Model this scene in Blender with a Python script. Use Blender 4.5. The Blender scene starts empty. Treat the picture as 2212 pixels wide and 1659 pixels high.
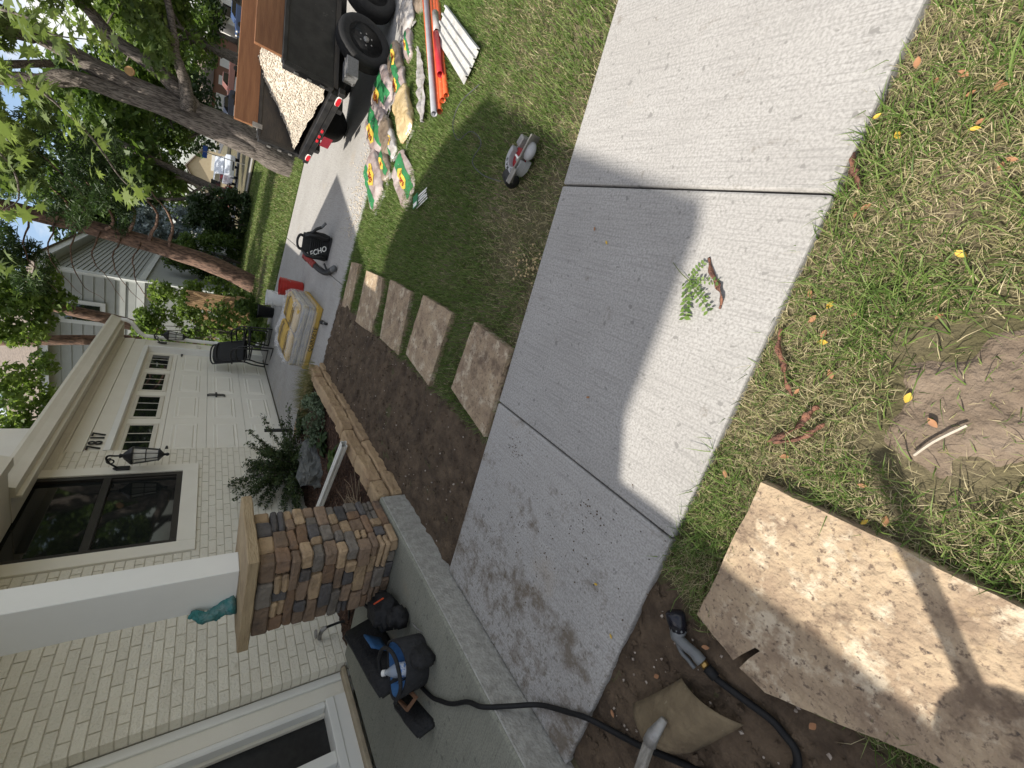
import bpy, bmesh, math, random
import numpy as np
from mathutils import Vector, Matrix, noise as mnoise
random.seed(7); RNG = np.random.default_rng(7)
SC = bpy.context.scene
COL = SC.collection
# ------------------------------------------------------------------ camera, light, exposure
cam_d = bpy.data.cameras.new('camera'); cam = bpy.data.objects.new('camera', cam_d); COL.objects.link(cam)
cam_d.sensor_width = 36.0; cam_d.lens = 36.0 * 880.7 / 2212.0
cam_d.clip_start = 0.02; cam_d.clip_end = 3000
cam.matrix_world = Matrix(((0.278629, 0.921853, 0.269355, 0.0),
                           (-0.547888, 0.382919, -0.743769, 0.0),
                           (-0.788787, 0.059659, 0.611765, 1.42), (0, 0, 0, 1)))
SC.camera = cam
SUN_EL = math.radians(50.8); SHADOW_AZ = math.radians(20)      # shadows fall towards +X, 20 degrees to +Y
sdir = Vector((math.cos(SHADOW_AZ) * math.cos(SUN_EL), math.sin(SHADOW_AZ) * math.cos(SUN_EL), -math.sin(SUN_EL)))
sl = bpy.data.lights.new('sun', 'SUN'); sl.energy = 5.0; sl.angle = math.radians(0.53); sl.color = (1.0, 0.945, 0.86)
so = bpy.data.objects.new('sun', sl); COL.objects.link(so); so.rotation_euler = sdir.to_track_quat('-Z', 'Y').to_euler()
W = bpy.data.worlds.new('World'); SC.world = W; W.use_nodes = True
nt = W.node_tree; nt.nodes.clear()
o_ = nt.nodes.new('ShaderNodeOutputWorld'); bg = nt.nodes.new('ShaderNodeBackground'); bg.inputs[1].default_value = 0.15
sky = nt.nodes.new('ShaderNodeTexSky'); sky.sky_type = 'NISHITA'; sky.sun_disc = False
sky.sun_elevation = SUN_EL
tosun = -sdir
sky.sun_rotation = math.atan2(tosun.x, tosun.y)
sky.air_density = 1.0; sky.dust_density = 2.2; sky.ozone_density = 1.0
# scattered white clouds over the whole sky
tc = nt.nodes.new('ShaderNodeTexCoord'); nz = nt.nodes.new('ShaderNodeTexNoise'); nz.inputs['Scale'].default_value = 3.2
nz.inputs['Detail'].default_value = 9; nz.inputs['Roughness'].default_value = 0.6; nz.inputs['Distortion'].default_value = 0.35
mp = nt.nodes.new('ShaderNodeMapping'); mp.inputs['Scale'].default_value = (1, 1, 1.7); mp.inputs['Location'].default_value = (0.3, 0.1, 0.4)
rp = nt.nodes.new('ShaderNodeValToRGB'); rp.color_ramp.elements[0].position = 0.44; rp.color_ramp.elements[1].position = 0.62
mx = nt.nodes.new('ShaderNodeMixRGB'); mx.inputs[2].default_value = (6.4, 6.15, 5.75, 1)
nt.links.new(tc.outputs['Generated'], mp.inputs[0]); nt.links.new(mp.outputs[0], nz.inputs['Vector'])
nt.links.new(nz.outputs[0], rp.inputs[0]); nt.links.new(rp.outputs[0], mx.inputs[0])
nt.links.new(sky.outputs[0], mx.inputs[1]); nt.links.new(mx.outputs[0], bg.inputs[0]); nt.links.new(bg.outputs[0], o_.inputs[0])
SC.view_settings.view_transform = 'Standard'; SC.view_settings.look = 'None'
SC.view_settings.exposure = 0.46; SC.view_settings.gamma = 1.0; SC.view_settings.use_curve_mapping = False
SC.render.engine = 'CYCLES'
SC.cycles.max_bounces = 8; SC.cycles.transparent_max_bounces = 8

# ------------------------------------------------------------------ helpers
def tag(o, label=None, cat=None, group=None, kind=None):
    if label: o['label'] = label
    if cat: o['category'] = cat
    if group: o['group'] = group
    if kind: o['kind'] = kind
    return o
def empty(name, loc=(0, 0, 0), rz=0, label=None, cat=None, group=None):
    o = bpy.data.objects.new(name, None); COL.objects.link(o); o.empty_display_size = 0.05
    o.location = loc; o.rotation_euler = (0, 0, rz)
    return tag(o, label, cat, group)
def link(name, me, mat=None, parent=None, loc=None, rot=None, smooth=False):
    if mat is not None and len(me.materials) == 0: me.materials.append(mat)
    o = bpy.data.objects.new(name, me); COL.objects.link(o)
    if parent is not None: o.parent = parent
    if loc is not None: o.location = loc
    if rot is not None: o.rotation_euler = rot
    if smooth:
        me.polygons.foreach_set('use_smooth', [True] * len(me.polygons))
    return o
def copy_tree(src, parent=None):
    c = src.copy(); COL.objects.link(c); c.parent = parent
    for ch in list(src.children): copy_tree(ch, c)
    return c
class MB:
    """collects verts and faces for one mesh"""
    def __init__(s): s.v = []; s.f = []
    def add(s, v, f):
        n = len(s.v); s.v += [tuple(p) for p in v]; s.f += [tuple(i + n for i in q) for q in f]; return s
    def box(s, x0, x1, y0, y1, z0, z1):
        return s.add([(x0, y0, z0), (x1, y0, z0), (x1, y1, z0), (x0, y1, z0), (x0, y0, z1), (x1, y0, z1), (x1, y1, z1), (x0, y1, z1)],
                     [(0, 3, 2, 1), (4, 5, 6, 7), (0, 1, 5, 4), (1, 2, 6, 5), (2, 3, 7, 6), (3, 0, 4, 7)])
    def prism(s, poly, z0, z1):
        """poly: counter-clockwise xy outline"""
        n = len(poly)
        return s.add([(p[0], p[1], z0) for p in poly] + [(p[0], p[1], z1) for p in poly],
                     [tuple(reversed(range(n))), tuple(range(n, 2 * n))] + [(i, (i + 1) % n, n + (i + 1) % n, n + i) for i in range(n)])
    def extrude(s, poly, a, b):
        """poly: outline of 3d points, a/b offsets"""
        n = len(poly); A = [tuple(Vector(p) + Vector(a)) for p in poly]; B = [tuple(Vector(p) + Vector(b)) for p in poly]
        return s.add(A + B, [tuple(reversed(range(n))), tuple(range(n, 2 * n))] + [(i, (i + 1) % n, n + (i + 1) % n, n + i) for i in range(n)])
    def tube(s, pts, r, n=8, cap=True):
        pts = [Vector(p) for p in pts]; m = len(pts)
        rr = r if isinstance(r, (list, tuple)) else [r] * m
        up = None; base = len(s.v)
        for i, p in enumerate(pts):
            t = (pts[min(i + 1, m - 1)] - pts[max(i - 1, 0)]).normalized()
            if up is None:
                up = Vector((0, 0, 1)) if abs(t.z) < 0.9 else Vector((1, 0, 0))
            x = t.cross(up)
            if x.length < 1e-6: x = t.orthogonal()
            x.normalize(); up = x.cross(t).normalized()
            for k in range(n):
                a = 2 * math.pi * k / n
                s.v.append(tuple(p + (x * math.cos(a) + up * math.sin(a)) * rr[i]))
        for i in range(m - 1):
            for k in range(n):
                a = base + i * n + k; b = base + i * n + (k + 1) % n
                s.f.append((a, b, b + n, a + n))
        if cap:
            s.f.append(tuple(base + k for k in reversed(range(n)))); s.f.append(tuple(base + (m - 1) * n + k for k in range(n)))
        return s
    def lathe(s, prof, n=16, c=(0, 0, 0), axis='z', close=False):
        base = len(s.v)
        for (r, h) in prof:
            for k in range(n):
                a = 2 * math.pi * k / n; x, y = r * math.cos(a), r * math.sin(a)
                p = (x, y, h) if axis == 'z' else ((h, x, y) if axis == 'x' else (y, h, x))
                s.v.append((p[0] + c[0], p[1] + c[1], p[2] + c[2]))
        m = len(prof)
        for i in range(m if close else m - 1):
            for k in range(n):
                a = base + i * n + k; b = base + i * n + (k + 1) % n; i2 = ((i + 1) % m) * n
                s.f.append((a, b, base + i2 + (k + 1) % n, base + i2 + k))
        if not close:
            if prof[0][0] > 1e-5: s.f.append(tuple(base + k for k in reversed(range(n))))
            if prof[-1][0] > 1e-5: s.f.append(tuple(base + (m - 1) * n + k for k in range(n)))
        return s
    def mesh(s, name='m'):
        me = bpy.data.meshes.new(name); me.from_pydata(s.v, [], s.f); me.validate(); me.update(); return me
    def build(s, name, mat, parent=None, loc=None, rot=None, smooth=False, bevel=0, seg=1):
        me = s.mesh(name)
        if bevel: bevel_mesh(me, bevel, seg)
        return link(name, me, mat, parent, loc, rot, smooth)
def bevel_mesh(me, w, seg=1):
    bm = bmesh.new(); bm.from_mesh(me)
    bmesh.ops.bevel(bm, geom=list(bm.edges), offset=w, segments=seg, affect='EDGES', profile=0.5, clamp_overlap=True)
    bm.to_mesh(me); bm.free(); me.update()
def box_mesh(dx, dy, dz, bevel=0, seg=1):
    me = MB().box(-dx / 2, dx / 2, -dy / 2, dy / 2, -dz / 2, dz / 2).mesh('box')
    if bevel: bevel_mesh(me, bevel, seg)
    return me
def rough_block(dx, dy, dz, amp, seed, cuts=3, bev=0.012, mid=True):
    """a split-face stone block"""
    bm = bmesh.new(); bmesh.ops.create_cube(bm, size=1.0)
    for v in bm.verts: v.co = Vector((v.co.x * dx, v.co.y * dy, v.co.z * dz))
    bmesh.ops.bevel(bm, geom=list(bm.edges), offset=bev, segments=1, affect='EDGES', clamp_overlap=True)
    bmesh.ops.subdivide_edges(bm, edges=[e for e in bm.edges if e.calc_length() > 0.05], cuts=cuts, use_grid_fill=True)
    off = Vector((seed * 3.17 % 50, seed * 7.31 % 50, seed * 1.7 % 50))
    for v in bm.verts:
        q = v.co * 11 + off
        n1 = mnoise.noise_vector(q); n2 = mnoise.noise_vector(v.co * 32 + off)
        v.co += n1 * amp + n2 * amp * 0.45
    me = bpy.data.meshes.new('stone'); bm.to_mesh(me); bm.free(); return me
# ---- materials
def new_mat(name):
    m = bpy.data.materials.new(name); m.use_nodes = True; n = m.node_tree.nodes; n.clear()
    out = n.new('ShaderNodeOutputMaterial'); b = n.new('ShaderNodeBsdfPrincipled'); m.node_tree.links.new(b.outputs[0], out.inputs[0])
    return m, n, m.node_tree.links, b
def c4(c): return (c[0], c[1], c[2], 1)
def pmat(name, c1, c2=None, scale=6.0, rough=0.7, bump=0.0, bscale=None, metal=0.0, detail=6, rnd=0.0, spec=0.4, stretch=None,
         lo=0.35, hi=0.65, spots=None, trans=0.0, sss=0.0, coords='Object', hue_rnd=0.0, layers=()):
    """noise-mixed colour with bump; spots = (colour, scale, threshold)"""
    m, n, L, b = new_mat(name)
    b.inputs['Roughness'].default_value = rough; b.inputs['Metallic'].default_value = metal
    b.inputs['Specular IOR Level'].default_value = spec
    tcn = n.new('ShaderNodeTexCoord'); vec = tcn.outputs[coords]
    oi = n.new('ShaderNodeObjectInfo')
    if rnd or hue_rnd:
        va = n.new('ShaderNodeVectorMath'); va.operation = 'ADD'
        sc_ = n.new('ShaderNodeVectorMath'); sc_.operation = 'SCALE'; sc_.inputs[0].default_value = (17, 31, 23); L.new(oi.outputs['Random'], sc_.inputs['Scale'])
        L.new(vec, va.inputs[0]); L.new(sc_.outputs[0], va.inputs[1]); vec = va.outputs[0]
    if stretch:
        mpn = n.new('ShaderNodeMapping'); mpn.inputs['Scale'].default_value = stretch; L.new(vec, mpn.inputs[0]); vecs = mpn.outputs[0]
    else: vecs = vec
    if c2 is None: c2 = tuple(x * 0.8 for x in c1)
    nz_ = n.new('ShaderNodeTexNoise'); nz_.inputs['Scale'].default_value = scale; nz_.inputs['Detail'].default_value = detail; nz_.inputs['Roughness'].default_value = 0.62
    L.new(vecs, nz_.inputs['Vector'])
    r = n.new('ShaderNodeValToRGB'); r.color_ramp.elements[0].position = lo; r.color_ramp.elements[1].position = hi
    r.color_ramp.elements[0].color = c4(c1); r.color_ramp.elements[1].color = c4(c2); L.new(nz_.outputs[0], r.inputs[0])
    col = r.outputs[0]
    allspots = list(layers)
    if spots: allspots.append(spots)
    for sp in allspots:
        s2 = n.new('ShaderNodeTexNoise'); s2.inputs['Scale'].default_value = sp[1]; s2.inputs['Detail'].default_value = sp[3] if len(sp) > 3 else 3; s2.inputs['Roughness'].default_value = 0.66; L.new(vec, s2.inputs['Vector'])
        r2 = n.new('ShaderNodeValToRGB'); r2.color_ramp.elements[0].position = sp[2]; r2.color_ramp.elements[1].position = sp[2] + (sp[4] if len(sp) > 4 else 0.05)
        L.new(s2.outputs[0], r2.inputs[0])
        mm = n.new('ShaderNodeMixRGB'); L.new(r2.outputs[0], mm.inputs[0]); L.new(col, mm.inputs[1]); mm.inputs[2].default_value = c4(sp[0]); col = mm.outputs[0]
    if rnd or hue_rnd:
        hs = n.new('ShaderNodeHueSaturation'); mr = n.new('ShaderNodeMapRange'); mr.inputs[3].default_value = 1 - rnd; mr.inputs[4].default_value = 1 + rnd
        L.new(oi.outputs['Random'], mr.inputs[0]); L.new(mr.outputs[0], hs.inputs['Value']); L.new(col, hs.inputs['Color']); col = hs.outputs[0]
    L.new(col, b.inputs['Base Color'])
    if bump:
        bn = n.new('ShaderNodeTexNoise'); bn.inputs['Scale'].default_value = bscale or scale * 4; bn.inputs['Detail'].default_value = 8; L.new(vecs, bn.inputs['Vector'])
        bu = n.new('ShaderNodeBump'); bu.inputs['Strength'].default_value = bump; bu.inputs['Distance'].default_value = 0.02
        L.new(bn.outputs[0], bu.inputs['Height']); L.new(bu.outputs[0], b.inputs['Normal'])
    if trans: b.inputs['Transmission Weight'].default_value = trans
    return m
def leaf_mat(name, c1, c2, scale=3.0, transl=0.35, rough=0.5):
    """two-sided leaf: diffuse and translucent, colours vary through the crown by noise and per face attribute"""
    m, n, L, b = new_mat(name)
    b.inputs['Roughness'].default_value = rough; b.inputs['Specular IOR Level'].default_value = 0.3
    at = n.new('ShaderNodeAttribute'); at.attribute_name = 'tint'
    r = n.new('ShaderNodeValToRGB'); r.color_ramp.elements[0].color = c4(c1); r.color_ramp.elements[1].color = c4(c2)
    L.new(at.outputs['Fac'], r.inputs[0]); L.new(r.outputs[0], b.inputs['Base Color'])
    tr = n.new('ShaderNodeBsdfTranslucent'); hs = n.new('ShaderNodeHueSaturation'); hs.inputs['Value'].default_value = 1.5; hs.inputs['Saturation'].default_value = 1.15
    L.new(r.outputs[0], hs.inputs['Color']); L.new(hs.outputs[0], tr.inputs[0])
    mi = n.new('ShaderNodeMixShader'); mi.inputs[0].default_value = transl
    L.new(b.outputs[0], mi.inputs[1]); L.new(tr.outputs[0], mi.inputs[2])
    L.new(mi.outputs[0], n['Material Output'].inputs[0])
    return m
def glass_mat(name, col=(0.01, 0.012, 0.012), rough=0.03):
    m, n, L, b = new_mat(name); b.inputs['Base Color'].default_value = c4(col); b.inputs['Roughness'].default_value = rough
    b.inputs['Specular IOR Level'].default_value = 0.8; b.inputs['IOR'].default_value = 1.5
    return m
def clear_mat(name, tint=(1, 1, 1), alpha=0.35, rough=0.12):
    m, n, L, b = new_mat(name); b.inputs['Base Color'].default_value = c4(tint); b.inputs['Roughness'].default_value = rough
    b.inputs['Alpha'].default_value = alpha; b.inputs['Specular IOR Level'].default_value = 0.8
    return m
def concrete_mat(name, c1, c2, dirt=0.0, broom=(1, 0), pattern=1.0):
    m, n, L, b = new_mat(name); b.inputs['Roughness'].default_value = 0.85; b.inputs['Specular IOR Level'].default_value = 0.25
    tcn = n.new('ShaderNodeTexCoord'); vec = tcn.outputs['Object']
    def noise(scale, detail=6, rough=0.6, v=vec):
        q = n.new('ShaderNodeTexNoise'); q.inputs['Scale'].default_value = scale; q.inputs['Detail'].default_value = detail; q.inputs['Roughness'].default_value = rough; L.new(v, q.inputs['Vector']); return q.outputs[0]
    def ramp(f, a, bb, ca=(0, 0, 0), cb=(1, 1, 1)):
        r = n.new('ShaderNodeValToRGB'); r.color_ramp.elements[0].position = a; r.color_ramp.elements[1].position = bb
        r.color_ramp.elements[0].color = c4(ca); r.color_ramp.elements[1].color = c4(cb); L.new(f, r.inputs[0]); return r.outputs[0]
    def mix(f, a, bb, mode='MIX'):
        q = n.new('ShaderNodeMixRGB'); q.blend_type = mode
        if isinstance(f, float): q.inputs[0].default_value = f
        else: L.new(f, q.inputs[0])
        for i, s_ in ((1, a), (2, bb)):
            if isinstance(s_, tuple): q.inputs[i].default_value = c4(s_)
            else: L.new(s_, q.inputs[i])
        return q.outputs[0]
    col = mix(ramp(noise(2.3, 5), 0.3, 0.7), c1, c2)
    sp = ramp(noise(110, 3, 0.5), 0.30, 0.60); col = mix(sp, tuple(x * 0.72 for x in c1), col)       # aggregate speckle
    sp3 = ramp(noise(28, 2, 0.5), 0.66, 0.70); col = mix(sp3, col, tuple(x * 0.62 for x in c1))
    # broom lines
    mp_ = n.new('ShaderNodeMapping'); mp_.inputs['Scale'].default_value = (150, 4, 4) if broom[0] else (4, 150, 4); L.new(vec, mp_.inputs[0])
    bl = ramp(noise(1.0, 3, 0.6, mp_.outputs[0]), 0.33, 0.52); col = mix(bl, mix(0.5, col, tuple(x * 0.6 for x in c1)), col)
    st = ramp(noise(1.6, 4), 0.62, 0.75); col = mix(mix(0.28, (0, 0, 0), st), col, (0.36, 0.25, 0.12))
    if dirt:
        # mud trodden onto the end next to the porch (a stain with its own shape)
        gx = n.new('ShaderNodeSeparateXYZ'); L.new(vec, gx.inputs[0])
        mr = n.new('ShaderNodeMapRange'); mr.inputs[1].default_value = -0.75; mr.inputs[2].default_value = -1.7; mr.inputs[3].default_value = 0.0; mr.inputs[4].default_value = 0.13; L.new(gx.outputs[0], mr.inputs[0])
        ad = n.new('ShaderNodeMath'); L.new(noise(5.5, 10, 0.75), ad.inputs[0]); L.new(mr.outputs[0], ad.inputs[1])
        col = mix(mix(0.8, (0, 0, 0), ramp(ad.outputs[0], 0.60, 0.73)), col, (0.11, 0.082, 0.052))
        ad2 = n.new('ShaderNodeMath'); L.new(noise(42, 6, 0.7), ad2.inputs[0]); L.new(mr.outputs[0], ad2.inputs[1])
        col = mix(mix(0.62, (0, 0, 0), ramp(ad2.outputs[0], 0.66, 0.75)), col, (0.10, 0.08, 0.055))
    oi_ = n.new('ShaderNodeObjectInfo'); mr_ = n.new('ShaderNodeMapRange'); mr_.inputs[3].default_value = 0.93; mr_.inputs[4].default_value = 1.05; L.new(oi_.outputs['Random'], mr_.inputs[0])
    hs_ = n.new('ShaderNodeHueSaturation'); L.new(mr_.outputs[0], hs_.inputs['Value']); L.new(col, hs_.inputs['Color']); col = hs_.outputs[0]
    col = mix(mix(0.22, (0, 0, 0), ramp(noise(0.9, 7, 0.7), 0.50, 0.68)), col, tuple(x * 0.62 for x in c1))
    L.new(col, b.inputs['Base Color'])
    bu = n.new('ShaderNodeBump'); bu.inputs['Strength'].default_value = 0.16; bu.inputs['Distance'].default_value = 0.0018
    hh = mix(0.5, bl, noise(120, 4)); L.new(hh, bu.inputs['Height']); L.new(bu.outputs[0], b.inputs['Normal'])
    return m
def smooth01(t): return t * t * (3 - 2 * t)
def drive_z(x): return -0.09 * (max(-3.75, min(x, 5.5)) + 1.75)
def ground_z(x, y):
    """lawn level: flat beside the walk, falling towards the street along the driveway"""
    flat = -0.04
    t = min(1, max(0, (y - 1.8) / 3.9))
    z = flat + (drive_z(x) - 0.02 - flat) * t
    if y > 30: z += (-0.75 - z) * min(1, (y - 30) / 14)
    if x < -5 and y > 11: z += 0
    return z
# ------------------------------------------------------------------ materials for the setting
M_SOIL = pmat('soil', (0.058, 0.039, 0.024), (0.125, 0.088, 0.055), scale=7, rough=0.95, bump=0.9, bscale=42, spots=((0.2, 0.16, 0.12), 60, 0.72), layers=(((0.034, 0.023, 0.015), 3.0, 0.56, 5, 0.2),))
M_SOIL_DRY = pmat('dry_soil', (0.135, 0.10, 0.07), (0.215, 0.165, 0.12), scale=9, rough=0.95, bump=0.8, bscale=55, spots=((0.34, 0.27, 0.2), 45, 0.70))
M_LAWN = pmat('lawn_ground', (0.075, 0.066, 0.03), (0.17, 0.135, 0.085), scale=2.2, rough=0.95, bump=0.8, bscale=60, lo=0.42, hi=0.66, layers=(((0.08, 0.075, 0.03), 0.35, 0.45, 3, 0.2), ((0.125, 0.095, 0.065), 2.3, 0.57, 8, 0.12)))
M_CONC = concrete_mat('walk_concrete', (0.365, 0.35, 0.325), (0.425, 0.41, 0.385), dirt=1.0, broom=(1, 0))
M_CONC_DRIVE = concrete_mat('drive_concrete', (0.36, 0.345, 0.32), (0.43, 0.415, 0.39), broom=(1, 0))
M_CONC_PORCH = concrete_mat('porch_concrete', (0.25, 0.25, 0.205), (0.30, 0.30, 0.245), broom=(0, 1))
M_RISER = pmat('riser_concrete', (0.38, 0.37, 0.335), (0.25, 0.24, 0.215), scale=26, rough=0.9, bump=0.5, bscale=70, detail=8)
M_STREET = pmat('asphalt', (0.05, 0.05, 0.052), (0.075, 0.074, 0.072), scale=20, rough=0.9)
M_CREAM = pmat('cream_paint', (0.80, 0.765, 0.665), (0.77, 0.73, 0.63), scale=3, rough=0.55, bump=0.15, bscale=120)
M_BRICK = pmat('painted_brick', (0.79, 0.75, 0.635), (0.745, 0.70, 0.585), scale=5, rough=0.65, bump=0.6, bscale=60, rnd=0.05, layers=(((0.60, 0.55, 0.44), 9, 0.62, 6, 0.12),))
M_MORTAR = pmat('painted_mortar', (0.60, 0.56, 0.46), (0.53, 0.49, 0.395), scale=12, rough=0.8, bump=0.5, bscale=90)
M_WHITE = pmat('white_trim', (0.82, 0.81, 0.76), (0.78, 0.77, 0.72), scale=2.5, rough=0.45, bump=0.05)
M_BEIGE = pmat('beige_paint', (0.67, 0.63, 0.53), (0.62, 0.58, 0.485), scale=3, rough=0.55)
M_DARKFRAME = pmat('bronze_frame', (0.022, 0.019, 0.016), (0.03, 0.026, 0.022), scale=10, rough=0.4)
M_BLACK = pmat('black_paint', (0.012, 0.012, 0.013), (0.022, 0.022, 0.022), scale=20, rough=0.42)
M_GLASS = glass_mat('window_glass')
M_SHINGLE = pmat('roof_shingle', (0.13, 0.105, 0.085), (0.22, 0.18, 0.145), scale=9, rough=0.95, bump=0.6, bscale=30)
M_GREYSTONE = pmat('field_boulder', (0.095, 0.10, 0.095), (0.18, 0.18, 0.165), scale=7, rough=0.9, bump=0.5)
# ------------------------------------------------------------------ ground, street, driveway, walk
def axis(pts):
    out = []
    for a, b, s in pts:
        n = max(1, int(round((b - a) / s)))
        out += [a + (b - a) * i / n for i in range(n)]
    return out + [pts[-1][1]]
gx = axis([(-420, -60, 60), (-60, -12, 8), (-12, -4, 1), (-4, 6, 0.2), (6, 20, 1.0), (20, 60, 8), (60, 420, 60)])
gy = axis([(-200, -10, 40), (-10, -2, 1), (-2, 7, 0.2), (7, 20, 0.65), (20, 60, 4), (60, 600, 60)])
gv = [(x, y, ground_z(x, y) + (0.012 * mnoise.noise(Vector((x * 1.9, y * 1.9, 0))) if (-4 < x < 6 and -2 < y < 6) else 0)) for y in gy for x in gx]
nx = len(gx)
gf = [(j * nx + i, j * nx + i + 1, (j + 1) * nx + i + 1, (j + 1) * nx + i) for j in range(len(gy) - 1) for i in range(nx - 1)]
ground = MB().add(gv, gf).build('ground', M_LAWN, smooth=True); ground['kind'] = 'structure'
# driveway: four concrete slabs with tooled joints
drive = empty('driveway'); drive['kind'] = 'structure'
dx_edges = [-3.76, -0.90, 2.2, 5.2, 9.0]
for i in range(4):
    x0, x1 = dx_edges[i] + (0.004 if i else 0), dx_edges[i + 1] - 0.004
    for (y0, y1) in ((5.88, 8.66), (8.668, 11.45)):
        mb = MB(); v = []
        for (x, y) in ((x0, y0), (x1, y0), (x1, y1), (x0, y1)): v.append((x, y, drive_z(x) - 0.12))
        for (x, y) in ((x0, y0), (x1, y0), (x1, y1), (x0, y1)): v.append((x, y, drive_z(x)))
        mb.add(v, [(0, 3, 2, 1), (4, 5, 6, 7), (0, 1, 5, 4), (1, 2, 6, 5), (2, 3, 7, 6), (3, 0, 4, 7)])
        mb.build('slab', M_CONC_DRIVE, drive, bevel=0.006)
walk = empty('walkway'); walk['kind'] = 'structure'
wx = [-2.022, -0.77] + [0.45 + 1.22 * k for k in range(0, 7)]
for i in range(len(wx) - 1):
    x0, x1 = wx[i] + 0.004, wx[i + 1] - 0.004
    zz = -0.0 if x1 < 2.5 else -0.0
    MB().box(x0, x1, 0.577, 1.80, -0.12, 0).build('slab', M_CONC, walk, bevel=0.009, seg=2)
# far street, kerb and verge beyond the lawn
st = MB().add([(8.2, -120, -0.66), (15, -120, -0.66), (15, 300, -0.66), (8.2, 300, -0.66)], [(0, 1, 2, 3)]).build('street', M_STREET); st['kind'] = 'structure'
st2 = MB().add([(-120, 55, -0.742), (200, 53, -0.742), (200, 61, -0.742), (-120, 63, -0.742)], [(0, 1, 2, 3)]).build('cross_street', M_STREET); st2['kind'] = 'structure'
# ------------------------------------------------------------------ dug soil beds
def soil_sheet(name, poly_fn, x0, x1, y0, y1, step, amp, mat, lift=0.012):
    nx_ = int((x1 - x0) / step) + 1; ny_ = int((y1 - y0) / step) + 1
    idx = {}; v = []; f = []
    for j in range(ny_):
        for i in range(nx_):
            x = x0 + i * step; y = y0 + j * step
            e = poly_fn(x, y)
            if e <= -2 * step: continue
            k = min(1, max(0, (e + step) / 0.09))
            h = ground_z(x, y) + lift * k - 0.03 * (1 - k) + amp * k * (mnoise.noise(Vector((x * 6, y * 6, 3))) * 0.6 + mnoise.noise(Vector((x * 17, y * 17, 9))) * 0.5 + abs(mnoise.noise(Vector((x * 41, y * 41, 1)))) * 0.45)
            idx[(i, j)] = len(v); v.append((x, y, h))
    for j in range(ny_ - 1):
        for i in range(nx_ - 1):
            q = [(i, j), (i + 1, j), (i + 1, j + 1), (i, j + 1)]
            if all(p in idx for p in q): f.append(tuple(idx[p] for p in q))
    o = MB().add(v, f).build(name, mat, smooth=True); o['kind'] = 'structure'; return o
def bed_edge(x, y):
    e = min(x + 2.26, (-1.03 + 0.05 * mnoise.noise(Vector((y * 3, 0, 0))) + 0.03 * mnoise.noise(Vector((y * 13, 2, 0)))) - x, y - 1.70, 6.0 - y); return e
soil_sheet('soil_bed', bed_edge, -2.06, -0.9, 1.80, 5.88, 0.0204, 0.035, M_SOIL)
def dig_edge(x, y):
    return min(0.70 - y, -0.86 + 0.16 * mnoise.noise(Vector((x * 4, y * 4, 5))) + 0.25 * max(0, 0.2 - y) - x, x + 2.03)
soil_sheet('soil_patch', dig_edge, -2.05, -0.4, -0.9, 0.579, 0.0174, 0.03, M_SOIL)
def bare_edge(x, y):
    d = math.hypot((x - 0.0) / 0.24, (y - 0.11) / 0.17); return (1 - d + 0.5 * mnoise.noise(Vector((x * 9, y * 9, 2)))) * 0.2
soil_sheet('bare_soil', bare_edge, -0.35, 0.45, -0.2, 0.42, 0.008, 0.012, M_SOIL_DRY, 0.012)
def plant_edge(x, y):
    return min(x + 3.76, -2.05 - x, y - 2.70, 6.62 - (x + 3.76) * 0.12 - y)
# ------------------------------------------------------------------ house
house = empty('house', (-3.75, 6.6, 0.18), 0, 'cream painted brick house with garage door, black lanterns and number 7817', 'house')
def hp(mb, name, mat, parent=None, **k):
    """part of the house given in world coordinates"""
    o = mb.build(name, mat, None, **k); p = parent or house
    o.parent = p; o.matrix_parent_inverse = Matrix.Identity(4)
    off = Vector((-3.75, 6.6, 0.18))
    o.data.transform(Matrix.Translation(-off)) if o.data.users == 1 else None
    return o
HOFF = Vector((-3.75, 6.6, 0.18))
XF = -3.75
# wall core
wall = MB()
wall.box(-3.95, XF - 0.008, 2.63, 4.44, -0.2, 2.86); wall.box(-3.95, XF - 0.008, 6.12, 6.60, -0.2, 2.86)
wall.box(-3.95, XF - 0.008, 4.44, 6.12, -0.2, 1.35); wall.box(-3.95, XF - 0.008, 4.44, 6.12, 2.84, 2.86)
hp(wall, 'wall', M_MORTAR)
hp(MB().box(-8, -4.06, -6, 11.44, -0.3, 2.80), 'house_body', M_BEIGE)
# bricks in running bond
CH, BL = 0.0725, 0.213
bm_full = box_mesh(0.10, BL - 0.0085, CH - 0.0085, 0.0022)
bricks = []
row = 0; z = 0.185 - CH * 1
zrow = 0.12
while zrow < 2.82:
    offs = 0 if row % 2 == 0 else BL / 2
    edges = [2.62]
    y = 2.62 + BL - offs if offs else 2.62 + BL
    if offs: y = 2.62 + BL / 2
    while y < 6.6 - 0.03: edges.append(y); y += BL
    edges.append(6.6)
    for a, b in zip(edges[:-1], edges[1:]):
        zc = zrow + CH / 2
        if zc > 1.33 and b > 4.41 and a < 6.15:                     # cut by the window surround
            segs = []
            if a < 4.41 - 0.03: segs.append((a, 4.41))
            if b > 6.15 + 0.03: segs.append((6.15, b))
        else: segs = [(a, b)]
        for (a2, b2) in segs: bricks.append(((a2 + b2) / 2, b2 - a2, zc))
    zrow += CH; row += 1
camv = Vector((0, 0, 1.42))
def brick_size(b): return 1.0 / (Vector((XF, b[0], b[2])) - camv).length ** 2
bricks.sort(key=lambda b: -brick_size(b))
vis = [b for b in bricks if not (2.15 < b[0] < 2.6)]
cache = {}
rest = MB()
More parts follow.
